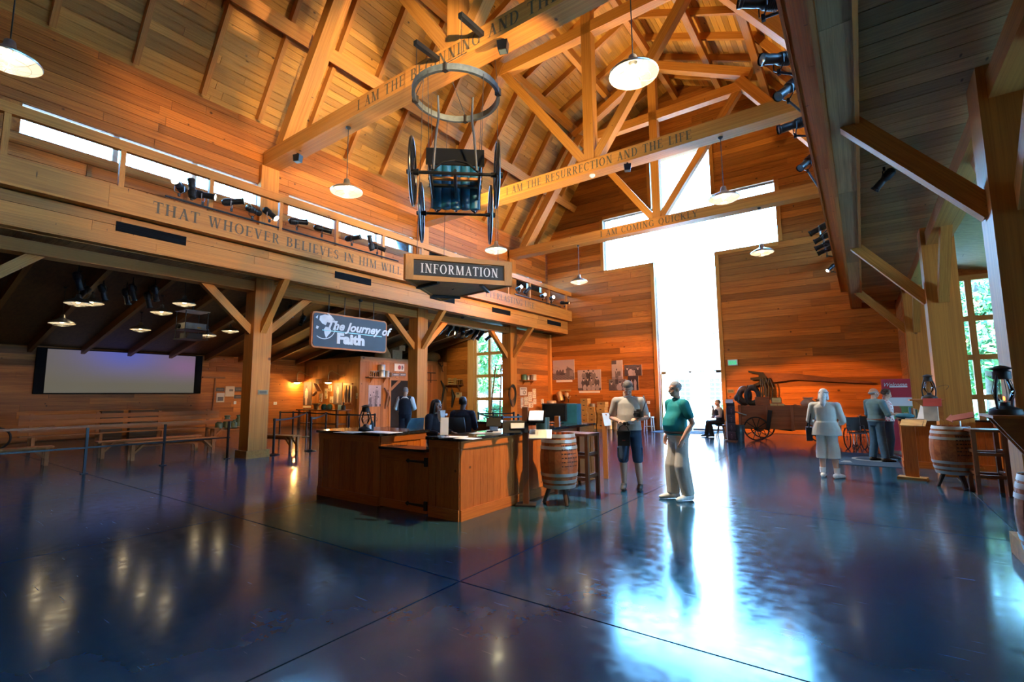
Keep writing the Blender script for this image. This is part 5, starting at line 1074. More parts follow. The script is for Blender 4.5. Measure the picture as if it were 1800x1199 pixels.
for k, (pp, d, le) in enumerate(BS):
    q = yx(*pp); q.z = ZPI+.30 if le != 'o' and k not in (2,4) else ZPI+.26
    stage_spot('stage spotlight on the left balcony, %s from left%s' % (ORD[k] if k < 14 else ('fifteenth','sixteenth')[k-14], {'w':', lens lit','o':', amber lens','d':''}[le]), (q.x, q.y, q.z), d, le, False, .82)
XG = mir(XR)+.02
RS = [((1325,10),(-.8,-.5,.1)),((1355,108),(-.7,-.7,-.15)),((1373,160),(-.5,-.6,-.65)),((1386,222),(-.9,-.3,-.2)),((1410,287),(-.5,-.6,-.65)),((1434,403),(-.85,.1,-.35)),((1441,418),(-.85,.1,-.35)),((1443,431),(-.85,.1,-.3)),((1447,440),(-.85,.1,-.3))]
for k, (pp, d) in enumerate(RS):
    q = onx(*pp, XG-.25); q2 = Vector((XG-.16, q.y, q.z))
    stage_spot('black stage spotlight on the right gallery edge, %s from the top' % ORD[k], q2, d, 'w' if k == 5 else 'd', False, .85)
    MB().tube([(0,0,-.2),(XG+.02-q2.x,0,5.93-q2.z-.05),(-.30-q2.x,0,5.93-q2.z)], .018, 8).build('side_arm', BLACK, [x for x in COL.objects if x.get('category') == 'spotlight'][-1])
q = onx(1463, 470, XG-.12); stage_spot('lit stage spotlight lowest on the right gallery edge near the gable', (XG-.15, q.y, q.z), (-.55,-.5,-.6), 'w', False, .7); MB().tube([(0,0,-.15),(.12,0,5.93-q.z),(-.30-XG+.15,0,5.93-q.z)], .018, 8).build('side_arm', BLACK, [x for x in COL.objects if x.get('category') == 'spotlight'][-1])
p0 = Vector((-.30, 3.5, 5.93)); p1 = Vector((-.30, 21, 5.93)); pipe(p0, p1, 'long black lighting pipe on the right gallery fascia')
for pp, dd, n_, ln_ in (((137,492),12.5,'highest of the aisle spots at far left',0),((148,514),12.5,'beside the left aisle pendants',1),((181,513),13,'right of the highest aisle pendant',0),((222,520),14,'left one of the middle pair over the aisle',0),((233,512),14,'right one of the middle pair over the aisle',0),((260,526),14.5,'left of the projector, lower',0),((272,514),14.5,'left of the projector, higher',0),((511,546),13,'left one behind the hanging journey sign',0),((532,562),13,'nearest the hanging journey sign',1)):
    dd = 12.0
    while dd < 30 and (_C+_ray(*pp)*dd).z < aisle_z((_C+_ray(*pp)*dd).x)-.42: dd += .05
    q = _C+_ray(*pp)*dd
    stage_spot('stage spotlight under the left aisle ceiling, '+n_, q, (-.3,.3,-.8) if ln_ == 0 else (.3,-.5,-.8), 'd', True, .9)
    o = MB().cyl((0,0,.2),(0,0,max(.25, aisle_z(q.x)-q.z+.02)),.015,seg=8).build('drop_rod', BLACK, [x for x in COL.objects if x.get('category') == 'spotlight'][-1])
a, b_ = onx(752,574,-14.6), onx(876,590,-14.6); a.z = b_.z = 4.72; a.y = min(onx(768,592,-14.6).y, a.y)-.5; pipe(a, b_, 'black lighting pipe under the ceiling before the left window')
WS = [(768,592),(778,592),(790,586),(802,591),(813,592),(825,594),(836,592),(845,596),(862,602)]
for k, pp in enumerate(WS):
    q = onx(*pp, -14.6); q.z = 4.47; stage_spot('black stage spotlight in the row before the left window, %s from the left' % ORD[k], q, [(-.6,-.3,-.7),(-.6,-.35,-.7),(-.7,.2,-.6),(.1,-.3,-1),(.1,-.3,-1),(-.8,.1,-.3),(-.3,-.4,-.8),(-.5,-.3,-.8),(-.75,-.35,-.6)][k], 'd', True, 1.0)
    MB().cyl((0,0,.24),(0,0,.36),.014,seg=8).build('drop_rod', BLACK, [x for x in COL.objects if x.get('category') == 'spotlight'][-1])
q = onz(1556, 320, 4.55); stage_spot('small black spotlight under the right gallery ceiling', (q.x, q.y, 4.6), (-.6,.2,-.6), 'd', True, .6)
for pp, Y_, l in (((523,291),6.7,'near the left end of the first truss'),((884,82),6.6,'under the lettering of the first truss'),((1103,293),12.5,'under the second truss')):
    q = ony(*pp, Y_); t = thing('beam_light', 'small black box light hung '+l, 'spotlight', (q.x, q.y, 8.08), .4, 'box lights under the trusses'); MB().prism([(-.10,-.06),(.10,-.06),(.08,-.24),(-.08,-.24)], 1, -.08, .08).build('housing', BLACK, t); MB().box((0,0,-.03),(.05,.05,.06)).build('bracket', BLACK, t); MB().box((0,0,-.245),(.13,.12,.008)).build('lens', LENSD, t)
    if Y_ != 6.7: spot((q.x, q.y, 7.80), (-2.65, 7.9, .9) if Y_ == 6.6 else (-.5, 12.4, .8), 3000 if Y_ == 6.6 else 2600, (1.0,.86,.66), 44 if Y_ == 6.6 else 34, .6, .06)
q = ony(1041, 307, 12.6); t = thing('smoke_detector', 'white round smoke detector under the second truss', 'detector', (q.x, q.y, 8.08)); MB().lathe([(0,0),(.085,0),(.085,-.035),(.05,-.07),(0,-.075)], seg=20).build('cover', WHITE, t, True)
for pp, l in (((634,527),'over the journey sign'),((813,557),'near the ladder post')):
    q = onz(*pp, 4.68); t = thing('ceiling_sensor', 'small black dome sensor under the balcony, '+l, 'detector', (q.x, q.y, 4.68)); MB().lathe([(0,0),(.07,0),(.07,-.02),(.05,-.06),(0,-.075)], seg=16).build('dome', BLACKP, t, True)
# ------------------------------------------------------------------ hanging information sign: three faces, open below
SG = [Vector((-6.27,5.58)), Vector((-5.13,7.13)), Vector((-7.13,7.35))]
SIGNW = wood('sign_pine', (.62,.27,.07), (.50,.20,.05), tone=.1, knots=(3,.4,.4)); CHALK = M('slate_board', (.035,.036,.032), .7, 0, .2, 30)
ctr = (SG[0]+SG[1]+SG[2])/3; t = thing('information_sign', 'three-sided hanging wooden information sign with black panel and cream letters', 'sign', (ctr.x, ctr.y, 3.6)); Z0s, Z1s = 3.60, 4.05
for i in range(3):
    A, B = SG[i], SG[(i+1)%3]; d = (B-A).normalized(); n = Vector((d.y, -d.x)); n3 = Vector((n.x, n.y, 0)); a3, b3, d3 = Vector((A.x,A.y,0)), Vector((B.x,B.y,0)), Vector((d.x,d.y,0))
    for z in (Z0s+.04, Z1s-.04): board('frame_rail', a3+Vector((0,0,z)), b3+Vector((0,0,z)), .085, .06, SIGNW, t, n3)
    for c in (a3+d3*.07, b3-d3*.07): board('frame_stile', c+Vector((0,0,Z0s)), c+Vector((0,0,Z1s)), .14, .064, SIGNW, t, n3)
    board('sign_panel', a3+d3*.1+Vector((0,0,3.825))-n3*.012, b3-d3*.1+Vector((0,0,3.825))-n3*.012, .26, .03, CHALK, t, n3)
    L = (B-A).length; serif('lettering', 'INFORMATION', tuple(a3+d3*.26+Vector((0,0,3.74))+n3*.004), tuple(b3-d3*.24+Vector((0,0,3.74))+n3*.004), .165, tuple(n3), CREAM, t)
    board('lid', (a3+b3)/2+Vector((0,0,4.04)), Vector((ctr.x,ctr.y,4.04)), .9, .02, SIGNW, t)
b = MB(); b.prism([(SG[i].x-ctr.x, SG[i].y-ctr.y) for i in range(3)], 2, .015, .04); b.build('inner_ceiling', SIGNW, t)
for i in range(3):
    A, B, Cc = SG[i], SG[(i+1)%3], SG[(i+2)%3]; p0 = A.lerp(B,.30); p1 = A.lerp(Cc,.30); board('iron_strap', (p0.x,p0.y,3.585), (p1.x,p1.y,3.585), .06, .05, IRON, t)
ch = MB()
for q in range(5): ch.torus((0,0,.02+q*.06), .022, .006, 12, 6, Matrix.Rotation(PI/2, 3, 'X') @ Matrix.Rotation((q%2)*PI/2, 3, 'Y'))
o = ch.build('chain', IRON, t); o['kind'] = 'stuff'
for i in range(3): e = SG[i].lerp(ctr,.22)-ctr; MB().cyl((e.x,e.y,.40),(e.x*.94+.11,e.y*.94-.05,3.86),.005,seg=6).build('cable', IRON, t)
# ring hung under the first truss
rc = Vector((-6.07, 6.64, 7.46)); RINGM = M('weathered_ring', (.075,.09,.10), .55, .3, .25, 12)
t = thing('hanging_ring', 'weathered grey iron ring hung under the first truss above the buggy', 'ring', rc); MB().lathe([(.80,-.06),(.86,-.06),(.86,.06),(.80,.06),(.80,-.06)], seg=48).build('hoop', RINGM, t, True)
for q in range(4):
    a = q*PI/2+.5; MB().box((.83*math.cos(a),.83*math.sin(a),.0),(.09,.09,.14)).build('clevis', IRON, t); MB().cyl((.83*math.cos(a),.83*math.sin(a),.07),(.83*math.cos(a), max(-.14,min(.3,.83*math.sin(a))),.66 if abs(math.sin(a))<.5 else .66),.006,seg=6).build('cable', IRON, t)
for pp, l in (((745,83),'left'),((822,45),'right')):
    q = ony(*pp, 6.2); t = thing('beam_bracket', 'black steel bracket on the first truss, %s one' % l, 'bracket', (q.x+.1, 6.5, 8.3)); lboard('arm', (0,.0,0), (0,-.62,-.02), .09, .09, BLACK, t, (0,0,1)); MB().cyl((0,-.58,-.04),(0,-.58,-.75),.006,seg=6).build('cable', IRON, t)
# ------------------------------------------------------------------ suspended buggy
bc = Vector((-5.9, 6.45, 5.30)); rzb = facing((.666,-.746)); t = thing('horse_buggy', 'black horse-drawn buggy with blue tufted seat hanging from cables', 'carriage', bc, rzb)   # +Y = front, towards the camera
BUG = M('buggy_black', (.010,.012,.014), .3, 0, .2, 20); TUFT = M('blue_leather', (.012,.11,.19), .35, 0, .15, 8)
def wheel(name, c, R, spokes, parent, mat, axis='X', tyre=.022, hub=.055, felloe=None):
    m = Matrix.Rotation(PI/2, 3, 'Y'); b = MB(); b.torus(c, R-.02, tyre, 36, 8, m)
    for q in range(spokes): a = 2*PI*q/spokes; b.cyl(Vector(c)+Vector((0, math.cos(a)*hub, math.sin(a)*hub)), Vector(c)+Vector((0, math.cos(a)*(R-.02), math.sin(a)*(R-.02))), .013, .010, 6)
    o = b.build('rim_and_spokes' if False else name, mat, parent, True); MB().cyl(Vector(c)-Vector((.10,0,0)), Vector(c)+Vector((.10,0,0)), hub, hub*.7, 14).build('hub', mat, o, True); return o
for s in (-1, 1): wheel('wheel', (s*.70, .92, 0), .56, 14, t, BUG); wheel('wheel', (s*.70, -.92, .0), .60, 14, t, BUG)
for y_ in (.92, -.92): MB().cyl((-.72,y_,0),(.72,y_,0),.028,seg=10).build('axle', BUG, t, True)
for s in (-1, 1): MB().tube([(s*.42,-1.0,.10),(s*.42,.0,.04),(s*.42,1.0,.10)], .026, 8).build('side_sill', BUG, t, True); MB().tube([(s*.40,.92,.03),(s*.2,.95,.18),(0,.95,.22),(-s*.0,.95,.22)], .020, 8).build('leaf_spring', BUG, t, True); MB().tube([(s*.40,-.92,.03),(s*.2,-.92,.20),(0,-.92,.24)], .020, 8).build('leaf_spring', BUG, t, True)
MB().tube([(0,-.9,.06),(0,.9,.06)], .03, 8).build('perch_pole', BUG, t, True)
for y_ in (-.55, .15, .45): lboard('cross_bar', (-.48,y_,.12), (.48,y_,.12), .07, .045, BUG if y_ < .4 else BEAM, t)
lboard('body_side', (-.46,-.55,.28), (-.46,.62,.28), .24, .03, BUG, t, (1,0,0)); lboard('body_side', (.46,-.55,.28), (.46,.62,.28), .24, .03, BUG, t, (1,0,0)); lboard('dashboard', (-.50,.70,.40), (.50,.70,.40), .34, .03, BUG, t, (0,1,.25))
for j in range(2):
    for i in range(5):
        b = MB(); b.tube([(0,0,-.23),(0,0,-.21),(0,0,.21),(0,0,.23)], [.06,.10,.10,.06], 12); b.v = [(x-.36+.18*i, y*.6-.28+.03*j, z+.07+.45*j) for x, y, z in b.v]; b.build('tufted_roll', TUFT, t, True)
lboard('seat_frame', (-.48,-.38,.30), (.48,-.38,.30), .80, .04, BUG, t, (0,1,0)); lboard('seat_board', (-.48,-.46,.10), (.48,-.46,.10), .12, .04, BUG, t)
for s in (-1, 1): MB().tube([(s*.36,.95,.05),(s*.32,1.05,.55),(s*.28,.92,1.0),(s*.30,.80,1.45)], [.022,.021,.020,.016], 8).build('shaft', M('shaft_wood', (.045,.05,.06), .5), t, True)
for sx in (-1, 1):
    for sy in (-1, 1): MB().cyl((sx*.45,sy*.6,.2),(sx*.50,sy*.5,2.12),.006,seg=6).build('cable', IRON, t)
# ------------------------------------------------------------------ journey sign
A3, B3 = onx(546,580,-12.85), onx(678,592,-12.85); yc, wj = (A3.y+B3.y)/2, (B3.y-A3.y); zt, zb = 4.09, 3.02; hj = zt-zb
t = thing('journey_sign', 'hanging dark sign with globe reading The Journey of Faith in an orange frame', 'sign', (-12.85, yc, (zt+zb)/2), PI/2)   # local -Y... faces +X after turn
def rrect(w, h, r, n=5):
    P = []
    for cx_, cz_, a in ((w/2-r,h/2-r,0),(-w/2+r,h/2-r,90),(-w/2+r,-h/2+r,180),(w/2-r,-h/2+r,270)):
        for i in range(n+1): q = math.radians(a+90*i/n); P.append((cx_+r*math.cos(q), cz_+r*math.sin(q)))
    return P
MB().prism(rrect(wj, hj, .12), 1, -.05, .05).build('frame', M('orange_frame', (.50,.15,.03), .5), t, True); MB().prism(rrect(wj-.09, hj-.09, .09), 1, -.062, .04).build('sign_panel', M('charcoal_panel', (.030,.038,.055), .5, 0, .1, 3), t)
SILV = M('silver_print', (.60,.60,.62), .5, 0, .1, 5); CYAN = M('cyan_print', (.30,.62,.64), .5)
def flat(polys, name, mat, y=-.066):
    b = MB()
    for P in polys: b.add([(x, y, z) for x, z in P], [tuple(range(len(P)))])
    return b.build(name, mat, t)
gx_, gz_, gr_ = -wj*.36, .13, .40
cont = [[(.02,.34),(.20,.33),(.30,.22),(.24,.10),(.10,.12),(.06,.02),(-.06,.06),(-.16,.16),(-.14,.28)], [(.06,-.02),(.20,-.04),(.26,-.14),(.16,-.26),(.08,-.36),(.02,-.22),(.0,-.10)], [(-.20,.30),(-.28,.22),(-.22,.18)], [(-.24,-.02),(-.16,-.04),(-.20,-.12),(-.26,-.10)]]
flat([[(gx_+x, gz_+z) for x, z in P] for P in cont], 'globe_print', SILV)
flat([[(gx_+q[0], gz_+q[1]) for q in P] for P in _arc(0,0,gr_,gr_,-125,75,.025,.025,26)], 'globe_rim', SILV); 
def bfont(name, text, size, x, z, shear=0., bold=0., mat=SILV, sx=1.):
    cu = bpy.data.curves.new('tmp', 'FONT'); cu.body = text; cu.size = size; cu.shear = shear; cu.offset = bold; cu.extrude = .003; cu.resolution_u = 3
    o = bpy.data.objects.new('tmp', cu); COL.objects.link(o); dg = bpy.context.evaluated_depsgraph_get(); me = bpy.data.meshes.new_from_object(o.evaluated_get(dg)); bpy.data.objects.remove(o)
    me.name = name; me.materials.clear(); me.materials.append(mat); return link(name, me, t, None, Matrix.Translation((x, -.066, z)) @ Matrix.Rotation(PI/2, 4, 'X') @ Matrix.Diagonal((sx,1,1,1)))
bfont('script_lettering', 'The Journey of', .37, -wj*.34, .055, .35, .012, SILV, 1.06); bfont('bold_lettering', 'Faith', .42, -wj*.20, -.34, 0, .024, SILV, 1.25)
flat([[(-wj*.38,-.015),(wj*.42,-.015),(wj*.42,.012),(-wj*.38,.012)]], 'underline', CYAN, -.067)
for s in (-.8, -.25, .3, .85): MB().cyl((s,0,hj/2),(s,0,4.66-(zt+zb)/2),.012,seg=8).build('hanger', BLACK, t)
# ------------------------------------------------------------------ projector, screen
q = onx(337, 580, -18.6); t = thing('ceiling_projector', 'dark ceiling-hung projector in a two-tier cradle over the left aisle', 'projector', (q.x, q.y, q.z), PI/2+.1)
MB().box((0,0,.10),(.66,.55,.22)).build('projector_body', M('grey_case', (.34,.34,.32), .4), t); MB().cyl((-.3,.12,.1),(-.40,.12,.1),.08,seg=14).build('lens', BLACK, t); MB().box((.1,-.28,.06),(.12,.01,.04)).build('warning_label', M('amber_label', (.75,.36,.03), .6), t)
for sx in (-1,1):
    for sy in (-1,1): MB().cyl((sx*.36,sy*.3,-.34),(sx*.36,sy*.3,.62),.014,seg=8).build('cradle_rod', BLACK, t)
MB().box((0,0,-.33),(.78,.66,.025)).build('lower_tray', BLACK, t); MB().box((0,0,-.02),(.78,.66,.02)).build('upper_tray', BLACK, t); MB().box((0,0,-.22),(.5,.45,.18)).build('lower_unit', M('case_black', (.02,.02,.022), .4), t); MB().box((0,0,.63),(.8,.7,.03)).build('top_plate', GALV, t); MB().cyl((0,0,.63),(0,0,aisle_z(q.x)-q.z),.03).build('ceiling_stem', BLACK, t)
tl, br = onx(84,613,-25.35), onx(340,690.5,-25.35); sw, sh = br.y-tl.y, tl.z-br.z
t = thing('projection_screen', 'wide projection screen glowing dim purple and grey on the outer wall', 'screen', (-25.36, (tl.y+br.y)/2, (tl.z+br.z)/2), PI/2)
def scr(u, v):
    g = np.array((.13,.115,.085)); p = np.array((.16,.13,.26)); bl = np.array((.10,.115,.42)); mg = np.array((.24,.12,.24)); w = max(0, min(1, (v-.22)/.6))*math.exp(-((u-.55)/.42)**2)
    c = g*(1-w)+p*w; e = math.exp(-((u-.47)/.2)**2-((v-1)/.35)**2); c = c*(1-e)+bl*e; e = math.exp(-((u-.93)/.18)**2-((v-.7)/.3)**2)*.8; return c*(1-e)+mg*e
m_, tt, bb = _new('projected_image'); a_ = tt.nodes.new('ShaderNodeVertexColor'); a_.layer_name = 'ink'; tt.links.new(a_.outputs[0], bb.inputs['Emission Color']); bb.inputs['Emission Strength'].default_value = .62; bb.inputs['Base Color'].default_value = (.05,.05,.05,1); bb.inputs['Roughness'].default_value = 1; bb.inputs['Specular IOR Level'].default_value = 0
o = printed('screen_surface', sw, sh, scr, 48, 20, t); o.data.materials[0] = m_
for s in (-1,1): MB().box((0,.01,s*(sh/2+.02)),(sw+.6,.06,.04)).build('black_border', VENTM, t); MB().box((s*(sw/2+.15),.01,0),(.30,.06,sh)).build('black_border', VENTM, t)
MB().box((0,.03,0),(sw,.03,sh)).build('backing', BLACKP, t)
# ------------------------------------------------------------------ printed pictures
def blob(u, v, x, y, rx, ry): return ((u-x)/rx)**2+((v-y)/ry)**2 < 1
def sepia(l): l = max(0., min(1., l)); return (.02+.56*l**1.5, .012+.44*l**1.5, .022+.43*l**1.5)
_pn = random.Random(2)
def people_pic(people, bg=.75, floor_=.3, dark=(), seed=0):
    rn = random.Random(seed)
    def d(u, v):
        l = bg-.15*(1-v)+rn.uniform(-.05,.05)
        if v < .12: l = floor_
        for x0, y0, x1, y1, q in dark:
            if x0 < u < x1 and y0 < v < y1: l = q
        for x, y, s, coat in people:
            if blob(u, v, x, y-.30*s, .17*s, .26*s) or (abs(u-x) < .13*s and v < y-.3*s and v > y-.95*s): l = coat+rn.uniform(-.07,.07)
            if blob(u, v, x, y-.12*s, .035*s, .05*s): l = .9
            if blob(u, v, x, y, .062*s, .09*s): l = .86+rn.uniform(-.06,.04)
            if blob(u, v, x, y+.055*s, .066*s, .055*s): l = .15
            for e in (-.022,.022):
                if blob(u, v, x+e*s, y+.005*s, .012*s, .012*s): l = .3
        return sepia(l)
    return d
def on_wall_y(name, label, cat, px0, py0, px1, py1, Y, draw, nx=40, ny=40, group=None, t=.02, mx=False):
    a, b_ = ony(px0, py0, Y), ony(px1, py1, Y); w, h = abs(b_.x-a.x), abs(a.z-b_.z)
    o = printed(name, w, h, draw, nx, ny, None, None, Matrix.Translation(((a.x+b_.x)/2, Y, (a.z+b_.z)/2)), t); return tag(o, label, cat, group)
def on_wall_x(name, label, cat, px0, py0, px1, py1, X, draw, nx=24, ny=24, group=None, t=.02):
    a, b_ = onx(px0, py0, X), onx(px1, py1, X); w, h = abs(b_.y-a.y), abs(a.z-b_.z)
    o = printed(name, w, h, draw, nx, ny, None, None, Matrix.Translation((X, (a.y+b_.y)/2, (a.z+b_.z)/2)) @ Matrix.Rotation(PI/2, 4, 'Z'), t); return tag(o, label, cat, group)
YW = YG-.03
def farm(u, v):
    l = .86-.1*v
    if v < .33: l = .42+.25*math.sin(u*40+v*60)*.3-.12*(.33-v)
    if .14 < u < .52 and .22 < v < .42+.10*math.sin(u*23)**2: l = .26+.1*math.sin(u*90)
    if .30 < u < .58 and .24 < v < .33: l = .18
    if .62 < u < .96 and .16 < v < .46: l = .55 if u > .78 else .38
    if .60 < u < .99 and .46 <= v < .46+.16*(1-abs(u-.74)/.22) : l = .33
    if .655 < u < .70 and .5 < v < .66: l = .3
    if u < .28 and v < .62 and abs(math.sin(u*60+v*9)) < .12+.1*(.62-v): l = .35
    return sepia(l)
PG = 'old photographs on the gable wall'
on_wall_y('wall_photograph','sepia photograph of a farmhouse, highest at left on the gable wall','photograph',972,634,1010,667,YW,farm,56,48,PG)
on_wall_y('wall_photograph','large sepia group photograph of two rows of people','photograph',1015.5,651,1057,686,YW,people_pic([(.28,.90,.62,.45),(.47,.93,.62,.12),(.68,.90,.62,.42),(.26,.55,.62,.18),(.43,.56,.62,.16),(.60,.54,.62,.50),(.83,.58,.62,.22),(.30,.28,.5,.72),(.48,.25,.5,.68),(.66,.25,.5,.66),(.84,.28,.5,.6)],.82,.25,((.33,.80,.66,.87,.2),),1),60,52,PG)
on_wall_y('wall_photograph','upright pale photograph of a person by a car','photograph',1075,634,1095,666,YW,people_pic([(.45,.45,.9,.35)],.85,.55,((0,.8,.45,1,.25),(.3,.15,.8,.4,.35)),2),32,44,PG)
on_wall_y('wall_photograph','dark red-brown photograph of four faces, upper right of the group','photograph',1097.5,642,1128.5,660,YW,people_pic([(.17,.72,1.05,.2),(.36,.62,.95,.85),(.58,.50,.85,.75),(.78,.72,1.1,.15)],.32,.2,(),3),48,32,PG)
on_wall_y('wall_photograph','dark red-brown wide photograph of reclining people, lower right','photograph',1070.5,667,1101,686,YW,people_pic([(.15,.70,1.2,.25),(.66,.66,1.3,.7),(.86,.75,.9,.3)],.42,.3,((.38,.55,.55,1,.15),),4),48,32,PG)
on_wall_y('wall_photograph','dark photograph of two people behind the man in taupe','photograph',1104,661,1123,686,YW,people_pic([(.32,.70,.75,.75),(.68,.74,.8,.7)],.12,.15,(),5),32,40,PG)
CG = 'caption strips under the gable photographs'; cap = lambda u, v: (.74,.66,.60)
on_wall_y('caption_strip','pale caption strip under the farmhouse photograph','caption',978,668.5,1006,671.5,YW,cap,4,2,CG); on_wall_y('caption_strip','pale caption strip under the large group photograph','caption',1018,687.5,1054.5,690.5,YW,cap,4,2,CG); on_wall_y('caption_strip','small pale caption card right of the crates','caption',1095,688,1102,696,YW,cap,4,2,CG)
# exit sign, plaque, switches
a = ony(1288, 637.5, YW); t = thing('exit_sign', 'small green lit EXIT sign right of the glass door', 'sign', (a.x, YG-.05, a.z)); MB().box((0,0,0),(.38,.05,.25)).build('housing', WHITE, t); MB().box((0,-.028,0),(.30,.01,.17)).build('lit_face', emit('exit_green', (.06,.62,.32), .55), t)
serif('lettering', 'EXIT', (a.x-.12, YG-.085, a.z-.06), (a.x+.12, YG-.085, a.z-.06), .12, (0,-1,0), WHITE, t)
plq = lambda u, v: (.10,.085,.055) if .1 < u < .9 and .15 < v < .85 and not (.3 < (v*5)%1 < .6 and .2 < u < .8) else (.28,.22,.12)
on_wall_y('wall_plaque','small dark metal plaque left of the horse collar','plaque',1278.5,684.5,1290.5,691,YW,plq,16,10)
swp = lambda u, v: (.8,.78,.74) if not (.4 < u < .6 and .35 < v < .65) else (.55,.53,.5)
on_wall_y('light_switch','white light switch left of the glass door','switch',1137.5,705,1142.5,710,YW,swp,6,6); on_wall_x('light_switch','white light switch on the shed door wall, left','switch',481,706.5,486.5,711.5,-25.46,swp,6,6)
a, b_ = onx(462,688.5,-13.18), onx(455.5,685,-13.18); on_wall_x('post_plaque','small brass-edged plaque on the left timber post','plaque',453.5,685.5,470.5,693.5,-13.185,plq,16,10)
# ------------------------------------------------------------------ crates, churns, separator
def crate(label, loc, rz, w=.42, d=.34, h=.26):
    t = thing('wooden_crate', label, 'crate', loc, rz, 'wooden crates stacked by the gable wall'); n = 2
    for q in range(n):
        z = h*(q+.5)/n; hh = h/n-.008
        for s in (-1,1): lboard('side_slat', (-w/2, s*(d/2-.008), z), (w/2, s*(d/2-.008), z), hh, .016, CRATEW, t, (0,1,0)); lboard('end_slat', (s*(w/2-.008), -d/2+.016, z), (s*(w/2-.008), d/2-.016, z), hh, .016, CRATEW, t, (1,0,0))
    MB().box((0,0,.01),(w-.03,d-.03,.02)).build('base', CRATEW, t); MB().box((0,-d/2-.002,h*.62),(.10,.008,.035)).build('hand_hole_shade', BLACKP, t); return t  # black bar paints the shade of an open hand hole
def churn(label, loc, h=.62, r=.155, mat=GALV, group='milk churns'):
    t = thing('milk_churn', label, 'churn', loc, 0, group); MB().lathe([(0,0),(r,0),(r+.006,.02),(r,.03),(r,h*.55),(r*.98,h*.62),(r*.62,h*.76),(r*.58,h*.84),(r*.75,h*.88),(r*.75,h*.9)], seg=22).build('can', mat, t, True)
    MB().lathe([(r*.70,h*.88),(r*.80,h*.93),(r*.80,h*.96),(r*.4,h),(0,h)], seg=22).build('lid', mat, t, True)
    for s in (-1,1): MB().tube([(s*r*.9,0,h*.56),(s*r*1.12,0,h*.63),(s*r*.85,0,h*.70)], .011, 6).build('handle', mat, t)
    return t
YC_ = 20.95
cols = [(ony(1029.5,740,YC_).x, 6, 'left'), (ony(1043,740,YC_).x, 4, 'middle'), (ony(1060,740,YC_).x, 5, 'right')]
hts = [.235,.255,.25]
for ci, (x, n, nm) in enumerate(cols):
    for q in range(n):
        pos = ('bottom' if q == 0 else 'topmost' if q == n-1 else ORD[q]+' from the bottom')
        crate('weathered wooden crate, %s in the %s stack by the gable wall' % (pos, nm), (x+.02*((q*7)%3-1), YC_+.02*((q*5)%3-1), q*hts[ci]), .06*((q*3)%3-1), .38 if ci < 2 else .42, .32, hts[ci])
o = MB().lathe([(0,0),(.14,0),(.16,.14),(.15,.14),(.13,.01),(0,.01)], seg=22).build('tin_pan', GALV, None, True); o.location = (cols[1][0], YC_, 4*hts[1]); tag(o, 'round tin pan on top of the middle crate stack', 'pan')
for pp, l, Y_ in (((1001,757),'left one of the pair left of the crates',20.9),((1012.5,757),'right one of the pair left of the crates',20.9),((1072.5,757),'just right of the crates',20.9),((1083.5,757),'half hidden by the man in taupe',20.9)):
    churn('tall metal milk churn, '+l, (ony(pp[0],740,Y_).x, Y_, 0), .62, .15)
x = ony(969.5,712,20.3).x; t = thing('cream_separator', 'cream separator with a round bowl in the corner beyond the monitor', 'machine', (x, 20.3, 0)); MB().lathe([(0,0),(.18,0),(.16,.04),(.06,.10),(.05,.9),(.10,.95),(.12,1.1),(0,1.1)], seg=20).build('stand', IRON, t, True); MB().lathe([(0,1.12),(.14,1.12),(.235,1.19),(.235,1.28),(.20,1.31),(.12,1.32),(0,1.32)], seg=24).build('bowl', M('tan_enamel', (.50,.36,.22), .4, .3), t, True)
a = ony(993,697,YW); t = thing('hanging_separator', 'old tin cream separator parts hanging on a board below the farmhouse photograph', 'tool', (a.x, YG-.03, a.z)); MB().box((.05,-.02,.30),(.62,.04,.09)).build('hanger_board', CRATEW, t)
o = MB().lathe([(0,-.22),(.14,-.22),(.155,.16),(.12,.24),(.06,.26),(0,.26)], seg=20).build('can', M('tan_tin', (.48,.31,.17), .45, .5), t, True); o.matrix_basis = Matrix.Translation((-.17,-.2,.0)) @ Matrix.Rotation(-.25, 4, 'Y'); MB().lathe([(0,0),(.10,0),(.11,.18),(.05,.22),(0,.22)], c=(.2,-.18,.0), seg=18).build('cup', M('tan_tin'), t, True); MB().tube([(.2,-.18,.0),(.32,-.18,-.12),(.42,-.18,.02)], .035, 10).build('spout', M('tan_tin'), t, True)
MB().tube([(.08,-.1,.25),(.06,-.14,-.25)], .02, 8).build('lever', IRON, t); MB().tube([(.27,-.12,.2),(.30,-.16,-.30)], .016, 8).build('lever', IRON, t)
t = thing('white_stool', 'white painted stool with a small box left of the glass door', 'stool', (ony(1141,750,20.4).x, 20.4, 0)); MB().box((0,0,.61),(.36,.32,.04)).build('seat', CREAM, t)
for sx in (-1,1):
    for sy in (-1,1): lboard('leg', (sx*.17,sy*.15,0), (sx*.14,sy*.12,.60), .04, .04, CREAM, t, (0,1,0))
for sy in (-1,1): lboard('stretcher', (-.16,sy*.13,.22), (.16,sy*.13,.22), .03, .02, CREAM, t, (0,1,0))
o = MB().box((-.03,0,.72),(.14,.14,.17)).build('small_box', M('pale_blue_box', (.45,.55,.58), .6)); o.location = (ony(1141,750,20.4).x, 20.4, 0); tag(o, 'small pale box on the white stool', 'box')
